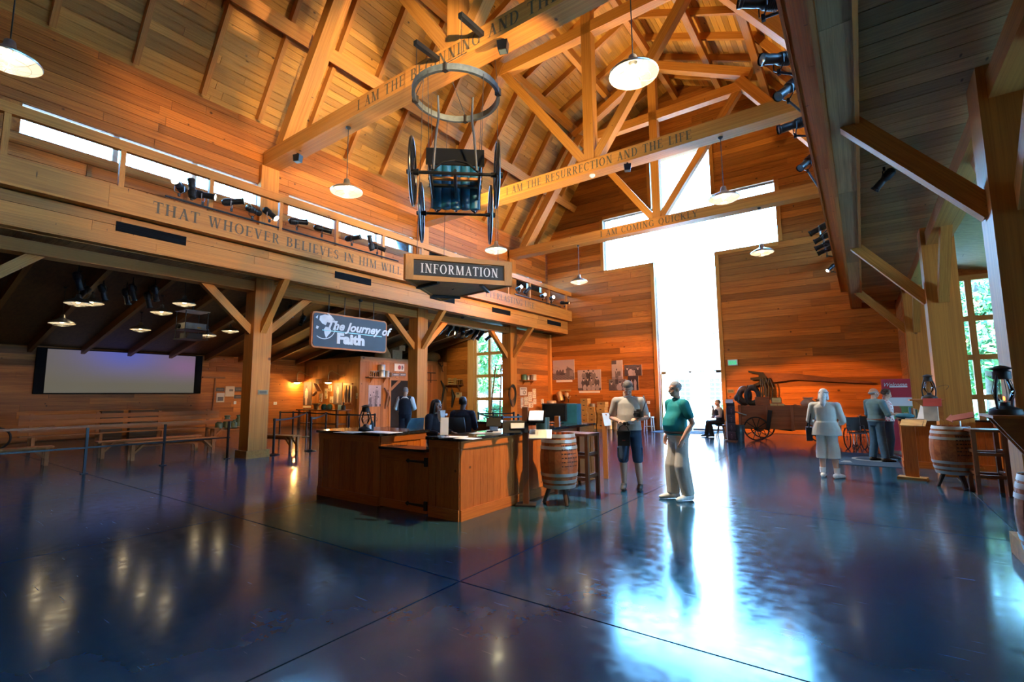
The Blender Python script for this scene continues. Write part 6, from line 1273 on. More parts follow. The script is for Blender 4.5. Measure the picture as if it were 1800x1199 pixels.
# nook wall: shelf, tins, cards, rope, ladder
XN = -13.19
def nk(px, py, X=XN): return onx(px, py, X)
a, b_ = nk(913,668), nk(939,668); t = thing('wall_shelf', 'small bracket shelf with tins on the nook wall', 'shelf', (XN, (a.y+b_.y)/2, a.z)); L = b_.y-a.y; MB().box((.12,0,-.012),(.26,L,.025)).build('shelf_board', BENCHW, t)
for s in (-.28,.25): MB().prism([(0,-.02),(.2,-.02),(0,-.24)], 1, s*L-.012, s*L+.012).build('bracket', BENCHW, t)
def tin(name, label, loc, r, h, mat, cat, group=None, lid=True):
    o = MB().lathe([(0,0),(r,0),(r*1.02,h*.03),(r,h*.06),(r,h*.92),(r*1.03,h*.95),(r*.9,h),(0,h)], seg=18).build(name, mat, None, True); o.location = loc; return tag(o, label, cat, group)
zs = a.z+.003; tin('tin_can', 'fat green tin at the left end of the nook shelf', (XN+.13, a.y+.17*L, zs), .125, .26, M('green_tin', (.10,.20,.14), .45, .3), 'tin'); tin('tin_can', 'middle grey tin on the nook shelf', (XN+.13, a.y+.42*L, zs), .09, .22, GALV, 'tin'); tin('tin_can', 'dark tin on the nook shelf', (XN+.13, a.y+.63*L, zs), .10, .25, M('rusty_tin', (.14,.07,.04), .5, .4), 'tin'); tin('tin_can', 'pale bucket at the right end of the nook shelf', (XN+.13, a.y+.84*L, zs), .12, .28, M('cream_tin', (.52,.46,.36), .5), 'tin')
txt = lambda u, v: (.16,.11,.08) if (.08 < u < .92 and .08 < v < .92 and ((v*9)%1 < .45) and (math.sin(u*60+v*37) > -.3)) else (.66,.56,.42)
txd = lambda u, v: (.16,.11,.08) if (blob(u,v,.6,.35,.22,.25) and not blob(u,v,.6,.35,.12,.14)) or (v > .7 and (v*12)%1 < .5 and .1 < u < .9) else (.66,.56,.42)
NC = [(914,681,926,695,'with a wheel drawing, uppermost left',txd),(928.5,689,935,705,'second column, upper',txt),(936,683.5,942,700,'third column, highest',txt),(921.5,697.5,928,711.5,'first column, middle',txt),(915.5,699,920,718,'narrow, lower left',txt),(929,706,937,716.5,'wide, lower middle',txd),(937.5,701.5,942.5,710.5,'small, lower right',txt),(922,713,927,718.5,'smallest, bottom',txt)]
for q, (x0,y0,x1,y1,l,f) in enumerate(NC): on_wall_x('printed_card','small cream printed card on the nook wall, '+l,'card',x0,y0,x1,y1,XN,f,12,16,'printed cards on the nook wall')
a = nk(956,706); t = thing('wall_telephone', 'white wall telephone in the nook corner', 'telephone', (XN+.03, a.y-.2, a.z), 0); MB().box((0,0,0),(.06,.16,.24)).build('base_plate', CREAM, t); MB().tube([(.05,-.05,-.12),(.08,-.06,0),(.05,-.05,.13)], .028, 8).build('handset', WHITE, t, True)
a = nk(904,692, -12.96); t = thing('rope_coil', 'coil of dark rope hanging on the ladder post', 'rope', (-13.05, a.y-.12, a.z)); rn = random.Random(9)
for q in range(7): b = MB(); R_ = .30+.02*q; b.tube([(.03+.012*q, math.cos(2*PI*i/26)*(.24+.004*q), math.sin(2*PI*i/26)*(R_+.03*q*(math.sin(2*PI*i/26) < 0))+.0) for i in range(27)], .014, 6, False); b.build('loop', M('dark_rope', (.045,.035,.028), .9, 0, .3, 60), t, True)
t = thing('step_ladder', 'dark tapering orchard ladder leaning against the far left post', 'ladder', (-13.85, 17.95, 0), 0)
for s in (-1,1): lboard('rail', (s*.30,-.15,0), (s*.17,.22,3.02), .06, .035, M('ladder_rail', (.30,.20,.12), .6), t, (0,1,0))
for q in range(8): u = (q+.6)/8.2; lboard('rung', (-(.30-.13*u),-.15+.37*u,3.02*u), ((.30-.13*u),-.15+.37*u,3.02*u), .035, .03, DKW, t, (0,1,0))
MB().box((0,.22,3.02),(.40,.08,.03)).build('top_cap', GALV, t)
# ------------------------------------------------------------------ farm wagon and what is around it
WY = 18.35; xl, xr = ony(1299,735,WY).x, ony(1475,735,WY).x; zb, zt = ony(1390,754,WY).z, ony(1390,713,WY).z
WAGW = wood('wagon_red', (.42,.12,.04), (.26,.07,.025), tone=.25, knot=.05)
t = thing('farm_wagon', 'red-brown wooden farm wagon with spoked iron wheels along the gable wall', 'wagon', ((xl+xr)/2, WY+.5, 0)); L = xr-xl; hx = L/2; ox, oy = (xl+xr)/2, WY+.5
for sy in (-1,1):
    for q in range(2): lboard('side_plank', (-hx, sy*.5, zb+(zt-zb)*(q+.5)/2), (hx, sy*.5, zb+(zt-zb)*(q+.5)/2), (zt-zb)/2-.012, .03, WAGW, t, (0,1,0))
    for u in (-.97,-.42,.12,.62,.97): lboard('stake', (u*hx, sy*.53, zb-.06), (u*hx, sy*.53, zt+.02), .09, .04, WAGW, t, (0,1,0))
for sx in (-1,1): lboard('end_board', (sx*hx, -.48, (zb+zt)/2), (sx*hx, .48, (zb+zt)/2), zt-zb, .03, WAGW, t, (1,0,0))
lboard('bed', (-hx,0,zb), (hx,0,zb), 1.0, .05, WAGW, t); lboard('cover', (-hx+.03,0,zt-.05), (hx-.03,0,zt-.05), .95, .03, WAGW, t)
def wag_wheel(cx_, cy_, R):
    b = MB(); m = Matrix.Rotation(PI/2, 3, 'X'); b.torus((cx_,cy_,R), R-.02, .022, 32, 8, m)
    for q in range(10): a = q*2*PI/10; b.cyl((cx_,cy_,R),(cx_+math.cos(a)*(R-.02),cy_,R+math.sin(a)*(R-.02)),.012,seg=6)
    o = b.build('wheel', IRON, t, True); MB().cyl((cx_,cy_-.09,R),(cx_,cy_+.09,R),.055,seg=12).build('hub', IRON, o, True)
w1 = ony(1330,757,WY-.1).x-ox
for sy in (-1,1): wag_wheel(w1, sy*.60-.02, .40); wag_wheel(hx-.45, sy*.60-.02, .44)
for xx in (w1, hx-.45): lboard('axle', (xx,-.6,.41), (xx,.6,.41), .07, .07, IRON, t); lboard('bolster', (xx,-.45,zb-.07), (xx,.45,zb-.07), .12, .14, WAGW, t)
lboard('reach_pole', (w1,0,.44), (hx-.45,0,.44), .08, .10, IRON, t); lboard('hound', (w1,-.3,.46), (w1+1.0,-.05,.34), .06, .06, IRON, t); lboard('brake_lever', (w1+.35,-.62,.42), (w1+.45,-.62,1.02), .12, .04, IRON, t, (0,1,0))
WZT = zt
def wp(px, Y_=WY+.25): return Vector((ony(px,712,Y_).x, Y_, WZT-.03))
p = wp(1316); t = thing('horse_collar', 'black leather horse collar and harness on the wagon, left', 'harness', (p.x, p.y+.1, p.z+.36)); m = Matrix.Rotation(PI/2, 3, 'X') @ Matrix.Diagonal((.72,1,1))
b = MB(); b.torus((.12,0,0), .27, .105, 30, 10, m); b.build('collar_pad', BLACKP, t, True); b = MB(); b.torus((-.15,.08,0), .22, .13, 30, 10, m); b.build('collar_pad', M('dark_leather', (.035,.025,.02), .5), t, True)
for s in (-1,1): MB().tube([(.12+s*.17,-.07,-.30),(.12+s*.23,-.08,0),(.12+s*.12,-.07,.36)], .022, 8).build('hame', IRON, t, True)
MB().tube([(-.28,.0,.22),(-.40,-.04,.0),(-.36,-.06,-.2),(-.2,-.05,-.34)], .03, 8).build('strap', BLACKP, t, True); MB().ell((-.38,-.05,-.08),(.09,.05,.12)).build('blinker', BLACKP, t, True)
p = wp(1340.5); t = thing('wooden_toolbox', 'red-brown leather-covered box on the wagon beside the horse collar', 'box', p, .05); MB().box((0,0,.16),(.42,.26,.26)).build('box_body', WAGW, t); MB().box((0,0,.30),(.44,.28,.03)).build('lid', WAGW, t); MB().box((.0,0,.015),(.3,.2,.03)).build('skid', BLACKP, t)
p = wp(1365.5); t = thing('picture_card_stand', 'framed yellow picture card standing on the wagon', 'card', p, 0); o = printed('picture', .30, .19, lambda u, v: (.10,.07,.04) if (u < .06 or u > .94 or v < .08 or v > .92) else ((.78,.58,.22) if not (.25 < u < .75 and .35 < v < .42) else (.5,.35,.12)), 18, 12, t); o.location = (0,0,.20); MB().box((0,.02,.05),(.06,.04,.1)).build('easel', WAGW, t)
for px, l in ((1360,'left'),(1372.5,'right')): q = wp(px, WY+.06); o = MB().box((0,0,.045),(.20,.012,.09)).build('caption_card', M('yellow_card', (.72,.52,.20), .6)); o.location = q; tag(o, 'small yellow caption card on the wagon, %s one' % l, 'card', 'caption cards on the wagon')
for px, Y_, s, l in ((1421,WY+.3,1,'in front at the woman in cream'),(1441,WY+.55,.8,'farther back, behind the woman in cream')):
    q = wp(px, Y_); o = MB().lathe([(0,0),(.16*s,0),(.225*s,.08*s),(.22*s,.13*s),(.12*s,.22*s),(.11*s,.25*s),(.16*s,.27*s),(.16*s,.29*s),(0,.29*s)], seg=24).build('stoneware_crock', M('stoneware', (.50,.30,.19), .4, 0, .1), None, True); o.location = q; tag(o, 'stoneware crock with flared rim on the wagon, '+l, 'crock')
a, b_ = ony(1322,663,YW), ony(1532,671.5,YW); t = thing('wagon_tongue', 'long dark wooden wagon tongue with forked iron end hung on the gable wall', 'pole', (a.x, YG-.07, a.z)); Lt = b_.x-a.x; dz = b_.z-a.z
MB().prism([(.45,.14),(.9,.13),(1.5,.10),(Lt*.8,dz*.8+.06),(Lt,dz+.01),(Lt,dz-.05),(Lt*.8,dz*.8-.06),(1.5,-.14),(.9,-.22),(.4,-.26)], 1, -.06, .02).build('pole', DKW, t)
MB().prism([(-.12,.26),(.42,.18),(.55,-.02),(.46,-.24),(.0,-.42),(-.02,-.33),(.26,-.20),(.28,-.10),(-.04,-.12),(-.05,-.03),(.26,.0),(.26,.10),(-.10,.18)], 1, -.07, .0).build('forked_end', IRON, t)
for x0, r0, L0 in ((.42,.03,1.15),(.52,.03,1.0),(.64,.02,.9),(.36,.02,.8)): b = MB(); b.tube([(x0,-.10,-.05),(x0+.1,-.13,-L0*.4),(x0+.06,-.13,-L0*.9),(x0-.02,-.12,-L0),(x0-.06,-.12,-L0*.7),(x0-.02,-.10,-.1)], r0, 7); b.build('leather_strap', BLACKP, t, True)
p = Vector((ony(1298.5,760,18.0).x, 17.85, 0)); o = MB().lathe([(0,0),(.19,0),(.215,.5),(.225,.5),(.225,.53),(.20,.53),(.18,.03),(0,.03)], seg=24).build('dark_bucket', M('dark_zinc', (.05,.055,.05), .5, .5), None, True); o.location = p; tag(o, 'tall dark metal bucket at the left end of the wagon', 'bucket')
p = onz(1287, 776); t = thing('display_stand', 'narrow black display stand with stacked photographs by the wagon', 'stand', p, -.05); lboard('upright', (0,.03,0), (0,.03,1.30), .26, .025, BLACKP, t, (0,1,0)); MB().box((0,.0,.02),(.34,.3,.04)).build('foot', DKW, t)
for q in range(4): o = printed('photograph', .23, .24, people_pic([(.5,.6,.8,.3)], .25, .1, (), 20+q), 14, 14, t); o.location = (.01*q,-.005,.20+q*.28)
leaflet(t, (-.02,-.01,1.33), .24, .13, -.4)
t = thing('white_stanchion', 'thin white post stanchion left of the display stand', 'post', (ony(1279,760,17.95).x, 17.95, 0)); MB().lathe([(0,0),(.09,0),(.09,.02),(.02,.04),(.045,.10),(.045,.62),(.02,.66),(.016,1.08),(0,1.09)], seg=18).build('post', SHOEW, t, True); lboard('slanted_rail', (.02,0,1.05), (.62,.05,.86), .03, .03, STEEL, t)
# red banner, wheelchairs, counter things
a = Vector((ony(1580,735,16.6).x, 16.6, 0)); t = thing('roll_up_banner', 'tall red banner with white script and a farmhouse picture by the right counter', 'banner', a, 0)
def ban(u, v):
    if .44 < v < .74: 
        if blob(u,v,.42,.56,.2,.07): return (.36,.08,.05)
        return (.72,.74,.76) if v > .62 else (.12,.25,.08)
    if .88 < v < .905 and .25 < u < .9: return (.75,.7,.7)
    return (.40,.02,.04)
printed('banner_sheet', .62, 1.9, ban, 18, 50, t, None, Matrix.Translation((0,0,.99))); MB().box((0,0,.02),(.70,.22,.05)).build('base', STEEL, t)
cu = bpy.data.curves.new('tmp', 'FONT'); cu.body = 'Welcome'; cu.size = .15; cu.shear = .4; cu.extrude = .002; o_ = bpy.data.objects.new('tmp', cu); COL.objects.link(o_); me = bpy.data.meshes.new_from_object(o_.evaluated_get(bpy.context.evaluated_depsgraph_get())); bpy.data.objects.remove(o_); me.name = 'script_lettering'; me.materials.clear(); me.materials.append(WHITE); link('script_lettering', me, t, None, Matrix.Translation((-.28,-.012,1.74)) @ Matrix.Rotation(PI/2, 4, 'X') @ Matrix.Diagonal((.85,1,1,1)))
for pp, l, rz in (((1500,800),'left one between the woman in cream and the man in blue',.3),((1522,796),'right one half behind the man in blue',-.2)):
    q = onz(*pp); q.y += 1.6; q.x += .05; t = thing('wheelchair', 'folded black wheelchair, '+l, 'wheelchair', q, rz, 'parked wheelchairs')
    for s in (-1,1): 
        b = MB(); m = Matrix.Rotation(PI/2, 3, 'Y'); b.torus((s*.20,0,.30), .29, .016, 30, 6, m)
        for e in range(10): b.cyl((s*.20,0,.30),(s*.20,math.cos(e*.628)*.29,.30+math.sin(e*.628)*.29),.004,seg=4)
        b.build('large_wheel', BLACK, t, True); b = MB(); b.torus((s*.18,-.42,.09), .075, .014, 18, 6, m); b.build('front_castor', BLACK, t, True); MB().tube([(s*.16,.22,.92),(s*.16,.10,.90),(s*.16,.08,.45),(s*.16,-.36,.45),(s*.17,-.42,.10)], .013, 6).build('side_frame', STEEL, t, True); MB().tube([(s*.16,.08,.66),(s*.16,-.22,.66),(s*.16,-.25,.45)], .014, 6).build('armrest', BLACKP, t)
    MB().box((0,-.12,.46),(.32,.38,.03)).build('seat_sling', BLACKP, t); MB().box((0,.09,.70),(.32,.02,.38)).build('back_sling', BLACKP, t)
ZR = .98+.041
def rc_(px, py): return onz(px, py, ZR)
q = Vector((.70,13.62,ZR)); o = MB().ell((0,0,.055),(.17,.12,.06)).build('cloth_bag', M('teal_cloth', (.01,.10,.15), .8, 0, .2, 12), None, True); o.location = q; tag(o, 'teal folded cloth bag at the left end of the right counter', 'bag')
for k, (c, w_) in enumerate((((.04,.16,.25),.03),((.30,.10,.04),.025),((.5,.45,.35),.03),((.03,.12,.14),.02),((.45,.30,.05),.025))):
    o = MB().box((0,0,.12),(w_,.17,.24-.015*k)).build('upright_book', M('book_cover_%d' % k, c, .5)); o.location = (.80+.036*k, 13.72, ZR-.01*0-.0075*0); o.location.z = ZR-(.12-(.24-.015*k)/2); tag(o, 'upright book on the right counter, %s from the left' % ORD[k], 'book', 'books on the right counter')
t = thing('tent_sign', 'white tilted sign card on the right counter', 'sign', (.98, 13.56, ZR), -.3); o = MB().box((0,0,.15),(.16,.01,.30)).build('card', WHITE, t); o.rotation_euler = (-.25,.22,0); MB().box((0,.04,.012),(.16,.12,.02)).build('foot', WHITE, t)
o = MB().box((0,0,.075),(.16,.12,.15)).build('tissue_box', M('grey_box', (.40,.41,.42), .7)); o.location = (1.18, 13.82, ZR); tag(o, 'grey tissue box behind the white tent sign', 'box')
o = MB().ell((0,0,.06),(.2,.14,.065)).build('folded_jacket', M('dark_teal_cloth', (.008,.05,.06), .8, 0, .3, 10), None, True); o.location = (1.45, 13.7, ZR); tag(o, 'dark folded jacket on the right counter', 'jacket')
o = MB().box((0,0,.06),(.26,.2,.12)).build('black_case', BLACKP); o.location = (1.52, 13.52, ZR); tag(o, 'low black case in front of the folded jacket', 'case'); sheet('white paper on the right counter front edge', (.85, 13.50), .30, .15, .05, ZR); sheet('white paper stack beside the black case', (1.22, 13.52), .24, .16, -.1, ZR, WHITE, .02)
MATB = M('blue_mat', (.006,.032,.075), .9, 0, .3, 60); MATG = M('pale_mat_print', (.25,.30,.34), .9)
def mat(label, c, w, d, rz, rings):
    t = thing('floor_mat', label, 'mat', (c[0],c[1],0), rz); MB().box((0,0,.005),(w,d,.01)).build('pile', MATB, t)
    for r0, r1, x in rings: b = MB(); b.lathe([(r0,.011),(r1,.011),(r1,.0125),(r0,.0125)], c=(x,0,0), seg=30, a0=.5, a1=2*PI-.5); b.build('ring_print', MATG, t)
    return t
t = mat('dark blue floor mat with a pale ring under the man in blue', (-.02, 14.55), 1.15, 2.6, 0, ((.34,.42,.1),))
for q in range(4): MB().box((-.40+.0*q,-.9+q*.09,.0115),(.22-.03*q,.04,.003)).build('mat_lettering', MATG, t)
mat('blue entrance mat with a pale ring inside the glass door', (xm, 20.75), 2.5, 1.3, 0, ((.40,.50,.2),))
# ------------------------------------------------------------------ shed in the left aisle
SHX, SHY, SHZ = -20.5, 15.4, 3.62
SHW = wood('shed_pine', (.48,.19,.05), (.34,.12,.03), tone=.3, scale=(2,5,5), knots=(6,.4,.4))
t = struct('wall_shed', 'orange upright-board shed walls with a trim band in the left aisle'); 
MB().box(((SHX-25.5)/2, (SHY+YG)/2+.05, SHZ/2),(5.0-.1, YG-SHY-.12, SHZ-.04)).build('core', DARKW, t)
x = SHX-.1; rn = random.Random(8)
while x > -25.4: w_ = rn.uniform(.16,.24); board('plank', (x-w_/2, SHY+rn.uniform(0,.006), 0), (x-w_/2, SHY, SHZ-.36), w_-.006, .03, SHW, t, (0,-1,0)); x -= w_
board('band', (-25.45, SHY-.02, SHZ-.18), (SHX, SHY-.02, SHZ-.18), .36, .03, SHW, t, (0,-1,0)); board('band', (SHX+.02, SHY, SHZ-.12), (SHX+.02, YG-.05, SHZ-.12), .24, .03, SHW, t, (1,0,0)); board('corner_board', (SHX+.01, SHY-.01, 0), (SHX+.01, SHY-.01, SHZ-.2), .14, .14, SHW, t, (1,0,0)); board('band', (-25.45, SHY-.025, 2.62), (SHX, SHY-.025, 2.62), .06, .03, SHW, t, (0,-1,0))
y = SHY+.08; oy0, oy1 = onx(686,690,SHX).y, onx(716,690,SHX).y
while y < YG-.1:
    w_ = rn.uniform(.17,.25); c = y+w_/2; z0 = 2.5 if oy0 < c < oy1+.6 else 0
    board('plank', (SHX+rn.uniform(0,.006), c, z0), (SHX, c, SHZ-.24), w_-.006, .03, SHW, t, (1,0,0)); y += w_
MB().box((SHX-.005, (oy0+oy1+.6)/2, 1.24),(.02, oy1+.6-oy0, 2.48)).build('doorway_shade', M('shed_shade_colour', (.012,.009,.007), .9), t)  # dark sheet paints the shade inside the open doorway
board('door_frame', (SHX+.03, oy0-.06, 0), (SHX+.03, oy0-.06, 2.52), .12, .06, SHW, t, (1,0,0)); board('door_frame', (SHX+.03, oy0-.1, 2.5), (SHX+.03, oy1+.7, 2.5), .12, .06, SHW, t, (1,0,0)); board('door_brace', (SHX+.04, oy0, 1.95), (SHX+.04, oy0+.62, 2.45), .14, .05, SHW, t, (1,0,0))
dr = struct('door_2', 'plain brown door at the left end of the shed front'); a, b_ = ony(503,672,SHY), ony(518,672,SHY); MB().box(((a.x+b_.x)/2, SHY-.03, 1.02),(b_.x-a.x, .05, 2.04)).build('leaf', M('brown_door', (.20,.08,.035), .5), dr); MB().ell((b_.x-.1,SHY-.08,1.0),(.035,.035,.035)).build('handle', BRASS, dr)
# gooseneck lamps
for px, l in ((522,'left'),(577,'right')):
    q = ony(px, 673, SHY-.55); t = thing('gooseneck_lamp', 'brass gooseneck wall lamp on the shed front, %s one' % l, 'lamp', q, 0, 'gooseneck lamps on the shed')
    MB().lathe([(.02,.16),(.035,.15),(.04,.10),(.08,.075),(.22,.04),(.245,.01),(.245,0)], seg=26).build('shade', BRASS, t, True); MB().lathe([(.236,.004),(.20,.02),(.07,.055),(0,.06)], seg=26).build('shade_lining', LINING, t, True); MB().ell((0,0,-.005),(.16,.16,.05)).build('bulb', BULB, t, True)
    dx = .62; MB().tube([(0,0,.12),(0,0,.48),(.06,.05,.60),(.16,.12,.62),(.28,.22,.52),(.40,.38,.40),(.55,.53,.38)], .016, 8).build('gooseneck', BRASS, t, True); MB().cyl((.55,.50,.38),(.55,.56,.38),.06,seg=14).build('wall_rose', BRASS, t, True); bulb((q.x+.1, q.y-.02, q.z-.10), 60, (1,.56,.13), .06)
SG_ = 'photographs on the shed'
def shed_y(*a, **k): return on_wall_y(*a[:7], SHY-.03, *a[7:], **k)
on_wall_y('wall_photograph','tall photograph of a standing woman, left on the shed front','photograph',531,672,547,712,SHY-.03,people_pic([(.5,.74,.95,.85)],.35,.2,(),11),20,44,SG_)
on_wall_y('caption_strip','pale caption strip under the tall photograph of the woman','caption',530,713.5,546,717,SHY-.03,cap,4,2)
on_wall_y('wall_photograph','tall purple-grey photograph of a standing man, right on the shed front','photograph',587,673,601,711,SHY-.03,people_pic([(.5,.82,.8,.8)],.42,.3,((.3,0,.7,.45,.3),),12),20,44,SG_)
on_wall_x('wall_photograph','upright photograph of a seated family on the shed side','photograph',648,677,669,714.5,SHX+.03,people_pic([(.40,.62,.7,.6),(.66,.86,.75,.45),(.16,.50,.6,.3),(.80,.42,.6,.75)],.8,.2,((.4,0,.62,.5,.2),),13),36,44,SG_)
on_wall_x('small_poster','cream poster with a red figure near the shed top','poster',693.5,639,710.5,653,SHX+.05,lambda u, v: (.42,.06,.05) if blob(u,v,.5,.5,.16,.3) else ((.16,.14,.12) if blob(u,v,.78,.5,.1,.3) else (.78,.72,.60)),20,18)
for x0, x1, l in ((690,701.5,'left'),(703,713.5,'right')): on_wall_x('number_plate','old embossed number plate on the shed, %s one' % l,'plate',x0,656,x1,661.5,SHX+.05,lambda u, v: (.50,.50,.48) if (.1<u<.9 and .25<v<.75 and (u*7)%1 < .6) else (.08,.08,.08),21,8,'number plates on the shed')
CD = [(577,677,583,688,'highest middle'),(571,683,575,692,'left of the tall man'),(571,692.5,575,701,'below the first at left'),(580,697,585,708,'white, beside the tall man'),(561.5,692,566,706,'right of the tools'),(626,691,630,701,'oval, at the right corner')]
for x0,y0,x1,y1,l in CD: on_wall_y('printed_card','small cream card on the shed front, '+l,'card',x0,y0,x1,y1,SHY-.03,txt,8,10,'cards on the shed front')
q = ony(613,693,SHY-.05); t = thing('tool_rack', 'wooden rack of hand tools at the right of the shed front', 'rack', (q.x, SHY-.05, q.z)); MB().box((0,-.03,.52),(.68,.10,.06)).build('top_rail', DKW, t); MB().box((0,-.03,-.50),(.68,.08,.05)).build('bottom_rail', DKW, t)
for e in range(5): MB().tube([(-.26+.13*e,-.06,.44),(-.24+.13*e,-.08,0),(-.27+.13*e,-.06,-.42)], [.02,.045 if e%2 else .03,.02], 8).build('tool', IRON if e%2 else BRASS, t, True)
q = ony(559,681,SHY-.1); t = thing('saddle_shelf', 'dark slanted tool shelf and wooden box on the shed front', 'shelf', (q.x, SHY-.06, q.z)); o = MB().box((0,-.1,0),(.62,.2,.05)).build('slanted_board', DKW, t); o.rotation_euler = (0,.75,0); MB().box((.16,-.1,.32),(.30,.18,.26)).build('wall_box', DKW, t); MB().ell((-.16,-.12,-.34),(.22,.09,.10), m=Matrix.Rotation(-.5, 3, 'Y')).build('shoe_last', DKW, t, True)
# shelf with jars on the shed side
a, b_ = onx(641,662,SHX), onx(685,663,SHX); t = thing('wall_shelf', 'long bracket shelf with glass jars and tins on the shed side', 'shelf', (SHX+.03, (a.y+b_.y)/2, a.z)); L = b_.y-a.y; MB().box((.16,0,-.015),(.32,L,.03)).build('shelf_board', SHW, t)
for s in (-.30,.22): MB().prism([(0,-.03),(.26,-.03),(0,-.34)], 1, s*L-.015, s*L+.015).build('bracket', SHW, t)
JAR = glass('jar_glass', (.86,.90,.88)); zs = a.z+.005
for k in range(4):
    t = thing('glass_jar', 'clear glass jar on the shed shelf, %s from the left' % ORD[k], 'jar', (SHX+.19, a.y+.16*L+.085*k*L, zs), 0, 'jars on the shed shelf'); MB().lathe([(0,.002),(.055,.002),(.055,.20),(.04,.24),(.04,.27)], seg=14).build('glass', JAR, t, True); MB().cyl((0,0,.27),(0,0,.295),.045,seg=14).build('lid', GALV, t)
tin('galvanised_bucket', 'galvanised bucket on the shed shelf, lower of two', (SHX+.19, a.y+.57*L, zs), .17, .33, GALV, 'bucket'); tin('galvanised_bucket', 'galvanised bucket stacked on the other one on the shed shelf', (SHX+.19, a.y+.57*L, zs+.335), .185, .30, GALV, 'bucket'); tin('tin_can', 'grey tin right of the buckets on the shed shelf', (SHX+.19, a.y+.79*L, zs), .12, .33, M('grey_tin', (.34,.33,.29), .5, .5), 'tin'); tin('tin_can', 'rusty can at the right end of the shed shelf', (SHX+.19, a.y+.94*L, zs), .09, .24, M('rusty_tin'), 'tin')
# on the shed roof
q = onx(676,640,SHX-.5); t = thing('wooden_funnel', 'large tan wooden funnel lying on the shed roof behind the journey sign', 'funnel', (SHX-.55, q.y-.1, SHZ)); o = MB().lathe([(0,0),(.46,0),(.42,.25),(.16,.75),(.13,.75),(0,.74)], seg=22).build('funnel', M('tan_straw', (.46,.20,.06), .7), t, True)
for px, w_, h_, l, dx in ((694,.70,.50,'lower, under the other box',0),(701,.56,.30,'upper, turned on the lower box',.12)):
    q = onx(px,640,SHX-.4); o = MB().box((0,0,h_/2),(.6,w_,h_-.01)).build('cardboard_box', M('tan_box', (.36,.20,.09), .8, 0, .15)); o.location = (SHX-.5, q.y, SHZ+.0+(.50 if dx else 0)); o.rotation_euler = (0,0,dx*2); tag(o, 'tan wooden box on the shed roof, '+l, 'box', 'boxes on the shed roof')
q = onx(763,636,SHX-.4); o = MB().ell((0,0,.30),(.35,.55,.32)).build('burlap_sack', M('burlap', (.46,.24,.09), .9, 0, .2, 20, bump=.3), None, True); o.location = (SHX-.5, q.y, SHZ); tag(o, 'burlap sack lying on the shed roof right of the middle post', 'sack')
t = thing('wire_coil', 'coiled wire and hook hanging over the shed edge', 'wire', (SHX+.16, onx(772,645,SHX).y, SHZ-.05)); b = MB()
for e in range(4): b.torus((.03*e-.04,.0,-.05*e), .20-.03*e, .016, 20, 6, Matrix.Rotation(1.35+.1*e, 3, 'Y'))
b.build('coil', M('wire_brown', (.12,.06,.03), .7), t, True); MB().tube([(.02,.05,-.2),(.04,.05,-.5),(.04,.15,-.55)], .02, 6).build('hook', IRON, t)
for k, (px, py, l) in enumerate(((677,700,'dark bent harness piece beside the family photograph'),(739,693,'long wooden ox yoke piece right of the middle post'),(757,663,'thin iron T-shaped tool on the shed side'),(776,690,'dark hanging harness at the shed corner'))):
    q = onx(px,py,SHX+.05); t = thing(('harness_piece','yoke_piece','iron_tool','harness_piece')[k], l, 'tool', (SHX+.05, q.y, q.z)); H_ = (.55,1.0,.30,.7)[k]
    if k == 2: MB().cyl((.02,0,-.32),(.02,0,.25),.02,seg=8).build('shank', IRON, t); MB().cyl((.02,-.38,.25),(.02,.38,.25),.025,seg=8).build('head', IRON, t); MB().cyl((.02,-.5,-.18),(.02,.5,-.18),.015,seg=8).build('bar', IRON, t)
    else: MB().tube([(.05,-.1,H_),(.10,.12,H_*.4),(.06,.05,-H_*.3),(.08,-.06,-H_)], [.04,.07,.06,.03], 10).build('shank', DKW if k != 3 else IRON, t, True); MB().tube([(.05,.14,H_*.8),(.08,.26,.0),(.05,.18,-H_*.8)], .035, 8).build('strap', M('tan_leather', (.30,.14,.05), .6), t, True)
# wall beyond: boarded piece with slatted box shelf right of the shed
a, b_ = ony(776,677,YW), ony(815,676,YW); t = thing('wall_shelf', 'dark wall shelf with slatted box left of the aisle window', 'shelf', ((a.x+b_.x)/2, YG-.03, a.z)); L = b_.x-a.x; MB().box((0,-.16,-.02),(L,.34,.04)).build('shelf_board', DKW, t)
for s in (-.2,.35): MB().prism([(0,-.04),(-.30,-.04),(0,-.42)], 0, s*L-.02, s*L+.02).build('bracket', DKW, t)
q = ony(795,668,YG-.2); t = thing('slatted_box', 'pale slatted wooden box on the dark wall shelf', 'box', (q.x, YG-.2, a.z+.002))
for e in range(3):
    lboard('slat', (-.24,-.12,.06+.13*e), (.24,-.12,.06+.13*e), .075, .015, CRATEW, t, (0,1,0)); lboard('slat', (-.24,.10,.06+.13*e), (.24,.10,.06+.13*e), .075, .015, CRATEW, t, (0,1,0))
for s in (-1,1): lboard('end_panel', (s*.24,0,0), (s*.24,0,.40), .24, .02, CRATEW, t, (1,0,0))
for k in range(3): t = thing('glass_jar', 'clear glass jar right of the slatted box, %s from the left' % ORD[k], 'jar', (q.x+.42+.16*k, YG-.2, a.z+.002), 0, 'jars on the wall shelf'); MB().lathe([(0,.002),(.06,.002),(.06,.22),(.045,.26),(.045,.28)], seg=14).build('glass', JAR, t, True); MB().cyl((0,0,.28),(0,0,.30),.05,seg=14).build('lid', GALV, t)
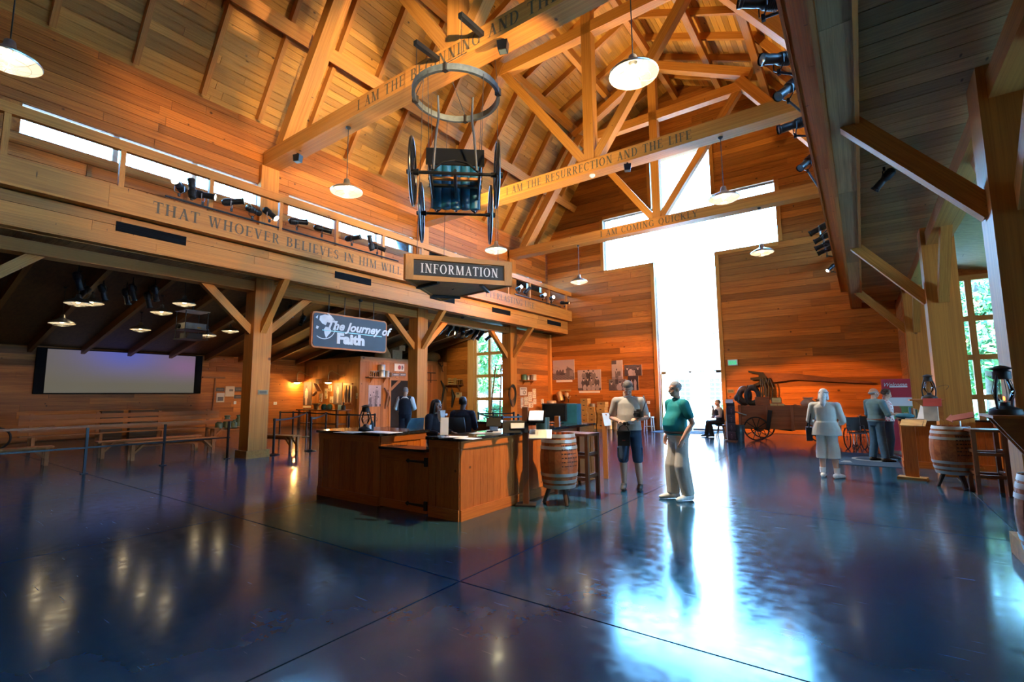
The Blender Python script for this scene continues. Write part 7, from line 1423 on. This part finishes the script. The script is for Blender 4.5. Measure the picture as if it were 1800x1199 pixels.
q = ony(806,694,YW); on_wall_y('small_poster','small tan picture card under the dark wall shelf','poster',801,690,811.5,699,YW,lambda u, v: (.12,.09,.06) if blob(u,v,.4,.75,.3,.15) else (.50,.36,.20),12,10); q = ony(796,700,YG-.06); t = thing('hanging_saw', 'dark hanging tool under the wall shelf', 'tool', (q.x, YG-.05, q.z)); MB().tube([(-.05,-.04,.5),(.1,-.06,.1),(-.05,-.05,-.55)], [.05,.12,.04], 10).build('blade', IRON, t, True); MB().cyl((-.05,-.04,.5),(-.05,-.04,.66),.03,seg=8).build('handle', DKW, t)
# workbench with anvil, seen past the desk
q = onz(575, 762); t = thing('workbench', 'dark workbench in front of the shed with anvil and iron tools', 'table', (-22.4, 14.6, 0)); MB().box((0,0,.93),(3.6,.8,.06)).build('bench_top', DKW, t)
for sx in (-1,1):
    for sy in (-1,1): lboard('leg', (sx*1.65,sy*.30,0), (sx*1.65,sy*.30,.90), .10, .10, DKW, t, (0,1,0))
lboard('shelf', (-1.65,0,.25), (1.65,0,.25), .55, .04, DKW, t)
def bx(px): return ony(px, 722, 14.5).x
t = thing('anvil', 'grey iron anvil on the workbench', 'anvil', (bx(556), 14.5, .962)); MB().prism([(-.15,0),(.15,0),(.09,.10),(.09,.16),(.26,.24),(.26,.30),(-.22,.30),(-.40,.27),(-.22,.22),(-.09,.16),(-.09,.10)], 1, -.07, .07).build('anvil_body', M('anvil_grey', (.22,.22,.16), .5, .6), t)
for px, c, l in ((571,(.03,.09,.05),'dark green left one'),(580.5,(.10,.22,.10),'pale green right one')): o = MB().lathe([(0,0),(.13,.0),(.16,.14),(.10,.26),(0,.28)], seg=16).build('round_pot', M('green_%s' % l[:4].strip(), c, .25), None, True); o.location = (bx(px), 14.45, .962); tag(o, 'round green pot on the workbench, '+l, 'pot')
o = MB().box((0,0,.12),(.28,.2,.24)).build('brass_box', BRASS); o.location = (bx(594), 14.5, .962); tag(o, 'yellow brass box on the workbench', 'box'); o = MB().lathe([(0,0),(.10,0),(.11,.18),(.03,.25),(.05,.34),(0,.36)], seg=16).build('iron_kettle', IRON, None, True); o.location = (bx(603.5), 14.5, .962); tag(o, 'dark iron kettle at the right end of the workbench', 'kettle')
# outer wall: T-shaped tool, notices, churns
XO = -25.46
a = onx(374,690,XO); t = thing('crosscut_tool', 'tall T-shaped wooden rake on the outer wall right of the screen', 'tool', (XO+.05, a.y, a.z)); lboard('shaft', (0,0,-1.0), (0,.06,.72), .05, .04, DKW, t, (1,0,0)); lboard('head', (0,-.5,.72), (0,.5,.72), .08, .06, DKW, t, (1,0,0))
NG = 'notices on the outer wall'
on_wall_x('wall_notice','cream notice with a small picture, upper right of the screen','notice',396.5,679,411.5,697,XO+.03,lambda u, v: (.2,.15,.12) if .4<u<.85 and .5<v<.75 else (.60,.46,.32),14,14,NG); on_wall_x('wall_notice','cream notice with a dark picture, lower one','notice',381,691,394,707,XO+.03,lambda u, v: (.12,.10,.10) if .12<u<.88 and .12<v<.6 else (.60,.48,.36),14,14,NG)
for x0,y0,x1,y1,l in ((380,681.5,394,688,'upper left'),(413,681,427,688,'upper right'),(411.5,694.5,426.5,700.5,'lower right')): on_wall_x('number_plate','dark embossed plate on the outer wall, '+l,'plate',x0,y0,x1,y1,XO+.03,lambda u, v: (.16,.13,.10) if (.1<u<.9 and .25<v<.75 and (u*6)%1 < .55) else (.05,.04,.035),18,8,'plates on the outer wall')
on_wall_x('light_switch','white light switch on the outer wall under the notices','switch',411,705.5,415,710.5,XO+.03,swp,6,6)
for px, l in ((384,'left, small'),(397,'middle'),(409,'short, third'),(421,'tall, beside the post')): churn('dark green milk churn on the low bench, '+l, (-19.6+.15*math.sin(px), onx(px,728,-19.6).y, .462), .30 if 'short' in l or 'small' in l else .48, .13, M('churn_green', (.10,.12,.07), .5, .3), 'dark churns by the outer wall')
for px0, px1, l in ((181,218,'left'),(232,284,'right')): 
    a, b_ = onx(px0,709,-24.9), onx(px1,727,-24.9); o = MB().box((0,0,.55),(.3,b_.y-a.y,1.1)).build('fabric_panel', M('brown_speckled', (.14,.08,.045), .9, 0, .3, 60)); o.location = (-25.1, (a.y+b_.y)/2, 0); tag(o, 'brown speckled panel box under the screen, %s one' % l, 'box', 'speckled boxes under the screen')
t = thing('iron_stove', 'dark cast iron stove and wheel at the far left behind the bench', 'stove', (-21.8, 2.75, 0)); MB().lathe([(0,0),(.3,0),(.32,.1),(.28,.3),(.33,.62),(.28,.9),(.1,.98),(0,.98)], seg=20).build('stove_body', IRON, t, True); b = MB(); b.torus((.45,.2,.42), .32, .03, 26, 8, Matrix.Rotation(PI/2, 3, 'Y')); b.build('fly_wheel', IRON, t, True)
for k in range(2): t = thing('tin_basin', 'shiny tin basin stacked behind the desk, %s one' % ('left','right')[k], 'basin', (-8.9+.42*k, 9.2+.28*k, .93)); MB().lathe([(0,0),(.13,0),(.19,.05),(.19,.07),(.12,.09),(.12,.13),(.17,.16),(.17,.18),(0,.19)], seg=22).build('basin', GALV, t, True)
t = thing('side_table', 'small pine table behind the desk carrying the tin basins', 'table', (-8.7, 9.35, 0), .5); MB().box((0,0,.905),(1.0,.5,.05)).build('table_top', BENCHW, t)
for sx in (-1,1):
    for sy in (-1,1): lboard('leg', (sx*.45,sy*.2,0), (sx*.45,sy*.2,.88), .06, .06, BENCHW, t, (0,1,0))
